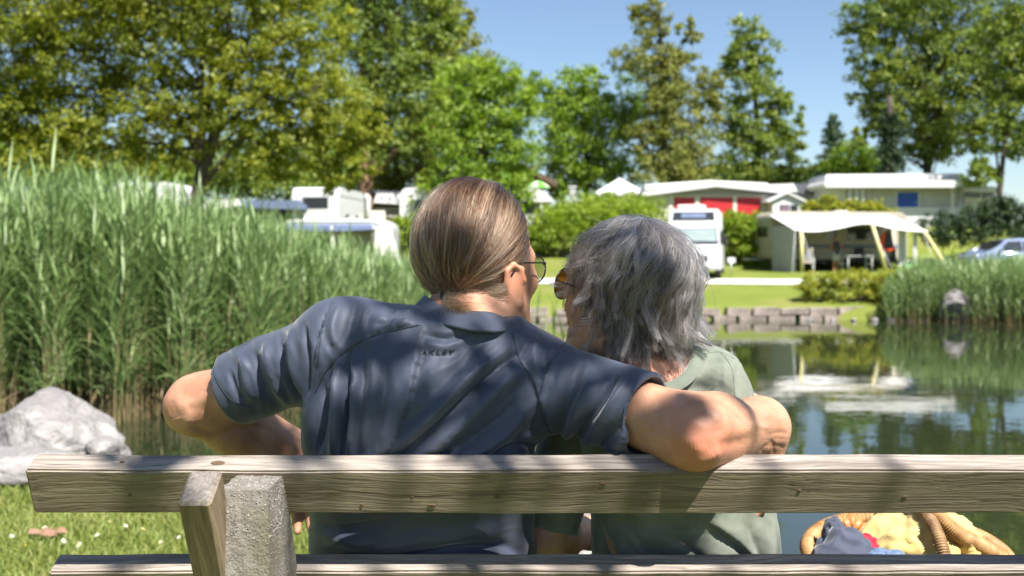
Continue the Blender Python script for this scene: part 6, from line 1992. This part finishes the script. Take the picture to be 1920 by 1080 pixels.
def hair_obj(name, strands, radius, tint, m, parent, base, tip=.35):
    """strands (n, k, 3)"""
    n, k, _ = strands.shape
    hc = bpy.data.hair_curves.new(name)
    hc.add_curves([k] * n)
    hc.attributes['position'].data.foreach_set('vector', (strands - A3(base)).astype(np.float32).ravel())
    rr = np.broadcast_to(np.asarray(radius)[:, None] * np.linspace(1, tip, k)[None] ** .7, (n, k)).astype(np.float32)
    ra = hc.attributes.get('radius') or hc.attributes.new('radius', 'FLOAT', 'POINT')
    ra.data.foreach_set('value', np.ascontiguousarray(rr).ravel())
    ta = hc.attributes.new('tint', 'FLOAT', 'CURVE'); ta.data.foreach_set('value', np.asarray(tint, np.float32))
    hc.materials.append(m)
    return link(bpy.data.objects.new(name, hc), parent)

g = np.random.default_rng(90)
TIE = C_H - fM * .074 + rM * .006 - uM * .076
RAD = A3((.096, .0745, .099))
AXm = np.stack([fM, rM, uM])
def to_head(p): return (p - C_H - uM * .005) @ AXm.T
def from_head(q): return q @ AXm + C_H + uM * .005
def on_scalp(q, h):
    k = np.linalg.norm(q / RAD, axis=1)[:, None]
    s = q / k
    n = s / RAD ** 2; n /= np.linalg.norm(n, axis=1)[:, None]
    return s + n * h[:, None], n
def man_hair(N, kpts=24):
    q = g.normal(size=(N * 5, 3)); q /= np.linalg.norm(q, axis=1)[:, None]
    # hairline: none on the face, around the ears or low on the neck
    ok = ~((q[:, 0] > .62) & (q[:, 2] < .80)) & ~((q[:, 0] > .12) & (q[:, 2] < -.12)) & (q[:, 2] > -.86)
    bald = np.exp(-(((q[:, 0] - .05) / .26) ** 2 + ((q[:, 1] - .30) / .20) ** 2)) * (q[:, 2] > 0)
    ok &= g.random(len(q)) > .86 * bald
    q = (q * RAD)[ok][:N]; N = len(q)
    T = to_head(TIE[None])[0]
    lift = np.abs(g.normal(.0045, .0030, N)) + .001
    strands = np.empty((N, kpts, 3)); p, n = on_scalp(q, lift * .2); p0 = p.copy()
    jit = g.normal(size=(N, 3)) * .004
    tgt = T + jit
    step = np.linalg.norm(tgt - p, axis=1) * 1.16 / (kpts - 1)
    for k in range(kpts):
        strands[:, k] = p
        d = tgt - p; dist = np.linalg.norm(d, axis=1)
        _, n = on_scalp(p, lift * 0)
        f_ = k / (kpts - 1)
        # flow: straight back over the top first, then down to the tie
        comb = np.array([-.9, 0, -.35]); d = d / (dist[:, None] + 1e-6) + comb * (.55 * (1 - f_))
        wob = np.stack([vnoise(p + 3, 33), vnoise(p + 7, 33), vnoise(p + 11, 33)], 1) * .22 + jit * 18
        d = d + wob * (1 - f_)
        d -= n * (d * n).sum(1)[:, None]; d /= np.linalg.norm(d, axis=1)[:, None] + 1e-9
        p = p + d * np.minimum(step, dist)[:, None]
        hgt = lift * (.25 + .75 * min(1, f_ * 4)) + .0050 * (vnoise(p0 * 1.0 + 2, 75)) * min(1, f_ * 3)
        s, _ = on_scalp(p, np.maximum(hgt, .0008))
        w_ = np.clip(dist / .02, 0, 1)[:, None]          # leave the skull near the tie
        p = s * w_ + (p * .4 + tgt * .6) * (1 - w_)
    return from_head(strands.reshape(-1, 3)).reshape(N, kpts, 3), q
S1, q1 = man_hair(8500)
# gather the strands into locks
NG = 620; gi = g.choice(len(S1), NG, replace=False)
near = np.concatenate([np.argmin(((q1[a:a + 1000, None] - q1[gi][None]) ** 2).sum(2), 1) for a in range(0, len(q1), 1000)])
kp = S1.shape[1]; tt_ = np.linspace(0, 1, kp)
wl_ = (.82 * np.clip(tt_ * 2.2, 0, 1) * g.uniform(.6, 1.0, NG)[near][:, None])[:, :, None]
S1 = S1 * (1 - wl_) + S1[gi][near] * wl_
nout = S1 - C_H; nout /= np.linalg.norm(nout, axis=2)[:, :, None]
S1 = S1 + nout * (g.normal(.0010, .0032, NG)[near][:, None] * np.sin(PI * tt_ ** .8)[None])[:, :, None] + g.normal(size=(len(S1), 1, 3)) * .0012
lock_t = g.normal(0, .17, NG)[near]
grey = np.clip((q1[:, 1] / RAD[1]) * .5 + (-q1[:, 2] / RAD[2]) * .45, 0, 1)
tint1 = np.clip(g.normal(.17, .20, len(S1)) + lock_t + .32 * grey, 0, 1)
M_hairm = hair_mat('brown_hair', [(0, (0.020, 0.009, 0.0045)), (.35, (0.075, 0.038, 0.019)), (.7, (0.25, 0.150, 0.080)), (1, (0.55, 0.42, 0.29))])
hroot = hair_obj('hair', S1, g.uniform(.00022, .00048, len(S1)), tint1, M_hairm, man, MO)
# stray flyaway hairs
idx = g.choice(len(S1), 900); S2 = S1[idx].copy(); dv = g.normal(size=(900, 3)) * .010; dv[:, 2] = np.abs(dv[:, 2])
S2 += dv[:, None, :] * (np.linspace(0, 1, S2.shape[1]) ** 1.5 * np.sin(np.linspace(0, PI, S2.shape[1]) * .8))[None, :, None] * 1.6
hair_obj('stray_hair', S2, np.full(900, .00020), np.clip(tint1[idx] + .25, 0, 1), M_hairm, hroot, MO)
# ponytail
n = 700; kk = 12
t = np.linspace(0, 1, kk)
tipP = A3(P(862, 582, 1.535)); ctl = TIE + A3((.004, -.030, -.012))
b0 = TIE + g.normal(size=(n, 3)) * .0035; b1 = ctl + g.normal(size=(n, 3)) * .007; b2 = tipP + g.normal(size=(n, 3)) * A3((.012, .006, .008))
S3 = (b0[:, None] * ((1 - t) ** 2)[None, :, None] + b1[:, None] * (2 * t * (1 - t))[None, :, None] + b2[:, None] * (t ** 2)[None, :, None])
hair_obj('ponytail', S3, g.uniform(.00018, .0003, n), np.clip(g.normal(.62, .16, n), 0, 1), M_hairm, hroot, MO)
# short fine hair on the nape running up to the tie
n = 2600; kk = 10; t = np.linspace(0, 1, kk)
bvhm = BVHTree.FromPolygons([tuple(v) for v in (np.array([tuple(x.co) for x in man.children[0].data.vertices]) + MOn)], [tuple(p.vertices) for p in man.children[0].data.polygons])
S4 = []
for i in range(n * 3):
    if len(S4) >= n: break
    q = project(bvhm, g.uniform(830, 955), 530 + 68 * g.random() ** 1.2, 0)
    if q is None: continue
    a = A3(q); w_ = g.uniform(.25, .95); b = a + (TIE + g.normal(size=3) * .006 - a) * w_
    mid = (a + b) / 2 + A3((g.normal() * .006, -.006, g.normal() * .005 - .004))
    S4.append(a[None] * ((1 - t) ** 2)[:, None] + mid[None] * (2 * t * (1 - t))[:, None] + b[None] * (t ** 2)[:, None])
S4 = np.array(S4); hair_obj('nape_hair', S4, np.full(len(S4), .00022), np.clip(g.normal(.8, .15, len(S4)), 0, 1), M_hairm, hroot, MO)
ring = [TIE + A3((.0085 * math.cos(a), -.004 + .003 * math.sin(a), .0085 * math.sin(a))) for a in np.linspace(0, 2 * PI, 15)]
tube('hair_tie', [tuple(p - MOn) for p in ring], .0028, M_thread, hroot, 6)
# scalp under the hair
V, Q = sdf_mesh(s_ell(C_H + uM * .005, RAD + .0012, [fM, rM, uM]), tuple(C_H - .13), tuple(C_H + .13), .004, 1)
qh = to_head(V) / RAD; bad = ((qh[:, 0] > .60) & (qh[:, 2] < .82)) | ((qh[:, 0] > .10) & (qh[:, 2] < -.14)) | (qh[:, 2] < -.80)
bald = np.exp(-(((qh[:, 0] - .05) / .24) ** 2 + ((qh[:, 1] - .30) / .18) ** 2))
bad |= (bald > .55) & (qh[:, 2] > 0)
M_scalp = mat('brown_hair_base', (0.05, 0.028, 0.018), (0.085, 0.05, 0.03), rough=.6, scale=90, stretch=(1, 1, .2))
np_obj('hair_base', V - MOn, Q[~bad[Q].any(1)], M_scalp, hroot, True)

# glasses
def lens_mat(name, c, refl=.25):
    m = bpy.data.materials.new(name); m.use_nodes = True
    nt = m.node_tree; out = nt.nodes['Material Output']
    tr = nn(nt, 'ShaderNodeBsdfTransparent'); tr.inputs[0].default_value = c4(c)
    gl = nn(nt, 'ShaderNodeBsdfGlossy'); setin(gl, 'Roughness', .03)
    mx = nn(nt, 'ShaderNodeMixShader'); mx.inputs[0].default_value = refl
    nt.links.new(tr.outputs[0], mx.inputs[1]); nt.links.new(gl.outputs[0], mx.inputs[2]); nt.links.new(mx.outputs[0], out.inputs['Surface'])
    return m
M_frame = mat('dark_metal_frame', (0.03, 0.03, 0.032), rough=.3, metal=.7)
def glasses(label, c, fr, lens, lx, lz, dz=-.028, ff=.108, sc=1.0):
    f, r, u = fr
    c = A3(c); o = c + f * ff + u * dz
    root = empty('glasses', o); tag(root, label, 'glasses')
    W = lambda a, b, z: tuple((f * a + r * b + u * z) * sc)
    for s in (-1, 1):
        pts = []
        for k in range(33):
            a = k * 2 * PI / 32
            bx_, bz_ = lx * math.cos(a), lz * math.sin(a) * (1 if math.sin(a) > 0 else 1.12)
            pts.append((-.006 * ((bx_ + .034 * 1) / .06) ** 2 if True else 0, s * (.034 + bx_), bz_))
        rim = tube('rim', [W(*p) for p in pts], .0013, M_frame, root, 6)
        bm = bmesh.new(); vs = [bm.verts.new(W(p[0], p[1] * 1, p[2])) for p in pts[:-1]]; bm.faces.new(vs); bmesh.ops.solidify(bm, geom=bm.faces[:], thickness=.0015)
        bm_obj('lens', bm, lens, root)
        tube('temple_arm', [W(-.012, s * (.034 + lx), .006), W(-.03, s * .077, .006), W(-.10, s * .0815, .002), W(-.122, s * .081, -.018)], [.0016, .0014, .0013, .0016], M_frame, root, 6)
        tube('hinge', [W(-.006, s * (.034 + lx - .003), .006), W(-.013, s * (.034 + lx + .004), .006)], .0022, M_frame, root, 6)
    tube('bridge', [W(.0, -.012, .006), W(.004, 0, .010), W(.0, .012, .006)], .0013, M_frame, root, 6)
    return root
glasses('thin-rimmed round glasses worn by the man', C_H, FR_M, lens_mat('clear_lens', (.80, .84, .82), .18), .0255, .0215)

# fine hair on the forearms
HV = np.array([tuple(x.co) for x in man.children[0].data.vertices]) + MOn
HN = np.array([tuple(x.normal) for x in man.children[0].data.vertices])
for E_, W_, cnt in ((ER, WR, 900), (EL, WL, 500)):
    ax = nrm(W_ - E_); tl = (HV - E_) @ ax; L_ = np.linalg.norm(W_ - E_)
    m_ = (tl > .02) & (tl < L_ * 1.02) & (np.linalg.norm(HV - E_ - tl[:, None] * ax, axis=1) < .062)
    ii = g.choice(np.where(m_)[0], cnt); b_ = HV[ii]; d_ = HN[ii] * .45 + ax * .8 + g.normal(size=(cnt, 3)) * .35; d_ /= np.linalg.norm(d_, axis=1)[:, None]
    ln_ = g.uniform(.006, .014, cnt); ts = np.linspace(0, 1, 5)
    hair_obj('arm_hair', b_[:, None] + d_[:, None] * (ln_[:, None] * ts)[:, :, None] + ax * ((ln_ * .4)[:, None] * ts ** 2)[:, :, None], np.full(cnt, .00009), np.clip(g.normal(.75, .15, cnt), 0, 1), M_hairm, man.children[0], MO)

# ============================ the woman
wom = empty('person', (.28, 1.85, 0)); tag(wom, 'woman with wavy grey hair in a sage green T-shirt leaning on the man', 'person')
WO = Vector(wom.location); WOn = A3(WO)
C_W = A3(P(1186, 538, 1.665)); FR_W = head_frame(R(-45), R(-10), R(3)); fW, rW, uW = FR_W
WSC = .95
NW = A3((.213, 1.655, 1.005))
SRw, ERw, WRw = A3((.304, 1.655, .995)), A3((.405, 1.86, .925)), A3((.34, 2.06, .73))
SLw, ELw, WLw = A3((.118, 1.715, .985)), A3((.050, 1.712, .745)), A3((.13, 1.93, .70))
tabW = [(.42, .285, 1.80, .175, .14), (.52, .285, 1.765, .172, .135), (.65, .28, 1.71, .154, .122), (.76, .273, 1.678, .146, .113), (.85, .259, 1.664, .140, .108), (.93, .240, 1.660, .140, .104),
        (.985, .224, 1.664, .125, .095), (1.02, .214, 1.668, .085, .075), (1.04, .21, 1.67, .055, .055)]
HW = [A3((.20, 1.79, .52)), A3((.365, 1.79, .52))]; KW = [A3((.215, 2.20, .555)), A3((.385, 2.20, .55))]; AW = [A3((.22, 2.23, .10)), A3((.39, 2.24, .10))]
it = [(s_torso(shrink(tabW, .010)), .02), (s_cone(NW + A3((0, .012, -.02)), C_W - fW * .012 - uW * .055, .050, .048), .04)]
it += head_prims(C_W, FR_W, WSC, True)
for S_, E_, W_ in ((SRw, ERw, WRw), (SLw, ELw, WLw)):
    it += [(s_cone(NW + A3((0, .01, -.015)), S_, .036, .040), .045), (s_cone(S_, E_, .044, .036), .035), (s_cone(E_, E_ * .65 + W_ * .35, .036, .038), .015), (s_cone(E_ * .65 + W_ * .35, W_, .038, .025), .02)]
it += hand_prims(WRw, (-.6, .5, -.45), (-.2, -.3, -1), True, (.3, .4, .3)) + hand_prims(WLw, (.6, .6, -.3), (0, -.2, -1), False, (.3, .4, .3))
for h, k, a in zip(HW, KW, AW):
    it += [(s_cone(h, k, .082, .056), .04), (s_cone(k, k * .6 + a * .4, .052, .052), .02), (s_cone(k * .6 + a * .4, a, .052, .034), .02), (s_cone(a + A3((0, -.03, -.06)), a + A3((0, .13, -.07)), .036, .028), .03)]
V, Q = sdf_mesh(s_union(it), (.0, 1.50, -.02), (.52, 2.45, 1.30), .006, 1)
Nn = vnormals(V, Q); V = V + Nn * (.0010 * vnoise(V, 15))[:, None]
ruddy = np.clip(.5 * np.exp(-(np.linalg.norm(V - NW - A3((0, -.05, 0)), axis=1) / .06) ** 2), 0, 1)
np_obj('body', V - WOn, Q, M_skinw, wom, True, {'ruddy': ruddy})
wsl_r, win_r, _, _ = sleeve(SRw, ERw, .40, .053, .052)
wsl_l, win_l, _, _ = sleeve(SLw, ELw, .90, .051, .050)
base_w = s_union([(s_torso(tabW), .02), (s_cone(NW + A3((.0, .01, -.02)), SRw, .040, .052), .045), (s_cone(NW + A3((0, .01, -.02)), SLw, .040, .050), .045), (wsl_r, .04), (wsl_l, .018)])
NRc = A3((.218, 1.645, 1.030)); NRn = nrm((-.30, -.42, .92))
nh_a, nh_b = NRc - NRn * .06, NRc + NRn * .12
wneck = s_cone(nh_a, nh_b, .060, .075)
def fwshirt(p):
    d = cull_eval(base_w, p); d = np.maximum(d, -win_r(p)); d = np.maximum(d, -win_l(p)); d = np.maximum(d, -wneck(p))
    return np.maximum(d, .50 - p[:, 2])
V, Q = sdf_mesh(fwshirt, (.0, 1.50, .48), (.50, 1.98, 1.12), .0038, 1)
Nn = vnormals(V, Q)
WF = [([(1130, 990), (1200, 1010), (1300, 1000)], .004, 14, 'r'), ([(1120, 985), (1135, 1030), (1160, 1070)], .006, 9, 'v'), ([(1150, 1000), (1180, 1050), (1240, 1075)], .005, 14, 'r'),
      ([(1320, 975), (1370, 1010), (1430, 1062)], .006, 12, 's'), ([(1400, 985), (1420, 1030), (1440, 1070)], .004, 12, 'v'), ([(1250, 1000), (1300, 1040), (1340, 1075)], .004, 15, 'v'),
      ([(1345, 665), (1352, 690), (1350, 740)], .003, 8, 's'), ([(1380, 680), (1388, 710), (1385, 742)], .004, 8, 'v'), ([(1290, 720), (1330, 700), (1370, 720)], .003, 12, 'r'), ([(1260, 745), (1310, 725), (1350, 745)], .003, 10, 'v')]
V = fold_disp(V, Nn, WF)
V = wrinkles(V, Nn, [(1280, 1020, 200, 60, 35, .0026, 20), (1330, 710, 80, 50, 20, .0014, 14), (1160, 1030, 70, 60, 60, .0025, 14), (1050, 1000, 50, 40, 100, .002, 12), (1390, 710, 30, 50, 80, .002, 10)], 5)
V = relax(V, Q, 1, .5)
V = V + Nn * (.0020 * vnoise(V, 20) + .0008 * vnoise(V, 48))[:, None]
tee = np_obj('t_shirt', V - WOn, Q, M_tee, wom, True)
bvw = BVHTree.FromPolygons([tuple(v) for v in V], [tuple(q) for q in Q])
# ribbed neckband following the neck opening
e1 = nrm(np.cross(NRn, (0, 1, 0))); e2 = np.cross(NRn, e1)
bandpts = []
for k in range(73):
    a = k * 2 * PI / 72
    best = None
    for sh_ in np.linspace(-.06, .10, 81):
        rr_ = .060 + .015 * (sh_ + .06) / .18
        p = NRc + NRn * sh_ + (e1 * math.cos(a) + e2 * math.sin(a)) * (rr_ + .001)
        if base_w(p[None].astype(np.float32))[0] < 0: best = p
    bandpts.append(best if best is not None else NRc + (e1 * math.cos(a) + e2 * math.sin(a)) * .062)
bandpts = np.array(bandpts); 
for _ in range(3): bandpts[1:-1] = (bandpts[:-2] + bandpts[1:-1] * 2 + bandpts[2:]) / 4
mbb = MB()
outd = (bandpts - NRc); outd -= (outd @ NRn)[:, None] * NRn; outd /= np.linalg.norm(outd, axis=1)[:, None]
rows = [bandpts + outd * o_ + NRn * z_ for o_, z_ in ((-.004, -.004), (-.003, .004), (.003, .006), (.013, .001), (.017, -.004))]
Vb = np.concatenate(rows); nb_ = len(bandpts)
Qb = np.concatenate([np.stack([np.arange(nb_ - 1) + j * nb_, np.arange(1, nb_) + j * nb_, np.arange(1, nb_) + (j + 1) * nb_, np.arange(nb_ - 1) + (j + 1) * nb_], 1) for j in range(4)])
np_obj('neckband', Vb - WOn, Qb, M_teeband, tee, True)
seam('shoulder_seam', bvw, [(1284, 672), (1320, 664), (1352, 660), (1392, 682)], tee, WO, M_wseam, .0006)
seam('sleeve_seam', bvw, [(1352, 662), (1372, 690), (1378, 742)], tee, WO, M_wseam, .0005)
sh = s_union([(s_ell((.285, 1.80, .53), (.178, .15, .105)), .02)] + [(s_cone(h, h + (k - h) * .75, .098, .078), .05) for h, k in zip(HW, KW)])
V, Q = sdf_mesh(sh, (.02, 1.58, .40), (.50, 2.25, .70), .008, 1)
np_obj('shorts', V - WOn, Q, M_brc, wom, True)
for a in AW:
    V, Q = sdf_mesh(s_union([(s_cone(a + A3((0, -.03, -.055)), a + A3((0, .14, -.064)), .043, .036), .03)]), tuple(a + A3((-.08, -.12, -.11))), tuple(a + A3((.08, .25, .05))), .008, 1)
    V[:, 2] = np.maximum(V[:, 2], .002); np_obj('shoe', V - WOn, Q, M_shoe, wom, True)
print('woman dressed', time.time() - T0)

# wavy layered hair: locks fall from the crown over the skull and hang to the nape
g = np.random.default_rng(123)
RW = A3((.094, .0735, .094))
AXw = np.stack([fW, rW, uW])
def lock_paths(alpha0, theta0, length, layer, phase, amp, flip, swirl, k=22):
    """arrays over locks -> (n,k,3) in world space"""
    n = len(alpha0); out = np.empty((n, k, 3))
    for i in range(k):
        t = i / (k - 1)
        al = alpha0 + (length - alpha0) * t
        grow = np.minimum(1, t * 2.2)
        sc_ = 1.03 + layer * (grow ** .8)
        th = theta0 + swirl * t + amp * 9 * np.sin(phase + 5.4 * t * (length / 1.9)) * grow * .55
        low = np.maximum(0, al - PI / 2)
        sn = np.where(al < PI / 2, np.sin(al), 1 - .52 * (low / .6) ** 1.5)
        cz = np.where(al < PI / 2, np.cos(al), 0)
        fl = flip * np.maximum(0, t - .80) ** 1.3 * 6
        rad = sc_ * sn + amp * 5.0 * np.cos(phase + 5.4 * t * (length / 1.9)) * grow + fl
        q = np.stack([RW[0] * rad * np.cos(th), RW[1] * rad * np.sin(th), RW[2] * (cz * sc_)], 1)
        # hair hangs: below the skull use world vertical
        out[:, i] = q @ AXw + C_W + uW * .004
        out[:, i, 2] += -.135 * low / .6 + .02 * np.maximum(0, fl)
    return out
NA, NB = 300, 340                      # crown locks, then under-layer at the back and sides
NL = NA + NB
alpha0 = np.concatenate([np.clip(np.abs(g.normal(0, .55, NA)) + .05, .05, 1.5), g.uniform(.8, 1.5, NB)])
theta0 = np.concatenate([g.uniform(-PI, PI, NA), PI + g.normal(0, 1.0, NB - 90), g.uniform(-1.95, -.92, 90)])
theta0 = (theta0 + PI) % (2 * PI) - PI
back = np.cos(theta0) < -.15
side = (np.cos(theta0) < .62) & ~back
frontl = ~back & ~side
length = PI / 2 + np.where(back, g.uniform(.22, .68, NL), np.where(side, g.uniform(.12, .58, NL), g.uniform(-.7, -.5, NL)))
layer = g.uniform(.02, .165, NL) * np.where(np.arange(NL) < NA, 1.0, .55)
layer[-90:] = g.uniform(.05, .13, 90); length[-90:] = PI / 2 + g.uniform(.15, .62, 90)
layer += .10 * np.exp(-((length - 1.72) / .12) ** 2) + np.where(side, .02, 0)
phase = g.uniform(0, 2 * PI, NL) * .5 + theta0 * 1.5
amp = g.uniform(.012, .036, NL) * np.where(np.arange(NL) < NA, 1.0, .7)
flip = np.where(g.random(NL) < .5, g.uniform(.1, .7, NL), g.uniform(-.3, .1, NL)); swirl = g.normal(0, .28, NL)
layer = np.where(frontl, layer * .5, layer); amp = np.where(frontl, amp * .35, amp); flip = np.where(frontl, 0, flip)
G_ = lock_paths(alpha0, theta0, np.maximum(length, alpha0 + .3), layer, phase, amp, flip, swirl)
per = 27; K = G_.shape[1]
t = np.linspace(0, 1, K)
off = g.normal(size=(NL, per, 3)) * .0042
tipo = g.normal(size=(NL, per, 3)) * .0024
S = G_[:, None] + off[:, :, None] * (1 - t)[None, None, :, None] ** .5 + tipo[:, :, None] * t[None, None, :, None]
fr_ph = g.uniform(0, 2 * PI, (NL, per, 1)); fr_a = g.exponential(.0010, (NL, per, 1))
S[..., 0] += fr_a * np.sin(fr_ph + 16 * t); S[..., 2] += fr_a * np.cos(fr_ph * 1.3 + 13 * t)
S = S.reshape(-1, K, 3)
tintw = np.clip(np.repeat(g.normal(.28, .24, NL), per) + g.normal(0, .20, NL * per), 0, 1)
# hair shaded by wave: darker roots read from density, not paint
M_hairw = hair_mat('silver_grey_hair', [(0, (0.018, 0.015, 0.014)), (.35, (0.10, 0.088, 0.082)), (.65, (0.34, 0.31, 0.29)), (1, (0.72, 0.68, 0.64))])
hw = hair_obj('hair', S, g.uniform(.00022, .00050, len(S)), tintw, M_hairw, wom, WO)
idx = g.choice(len(S), 420); S2 = S[idx].copy(); dv = g.normal(size=(420, 3)) * .016
S2 += dv[:, None, :] * (t ** 1.7)[None, :, None]
hair_obj('stray_hair', S2, np.full(420, .00022), np.clip(tintw[idx] + .2, 0, 1), M_hairw, hw, WO)
capw = s_union([(s_ell(C_W + uW * .004, RW * 1.06, [fW, rW, uW]), .02), (s_ell(C_W + nrm((-fW[0], -fW[1], 0)) * .020 - A3((0, 0, .052)), (.064, .064, .058)), .03)])
V, Q = sdf_mesh(capw, tuple(C_W - .16), tuple(C_W + .15), .004, 1)
qh = ((V - C_W) @ AXw.T) / RW
bad = ((qh[:, 0] > .55) & (qh[:, 2] < .62)) | ((qh[:, 0] > .28) & (qh[:, 2] < -.2))
M_scalpw = mat('grey_hair_base', (0.045, 0.040, 0.038), (0.09, 0.082, 0.08), rough=.6, scale=80, stretch=(1, 1, .25))
np_obj('hair_base', V - WOn, Q[~bad[Q].any(1)], M_scalpw, hw, True)
glasses('brown-tinted sunglasses worn by the woman', C_W, FR_W, lens_mat('amber_lens', (.42, .27, .08), .2), .027, .024, -.016, .113)
print('done', time.time() - T0)
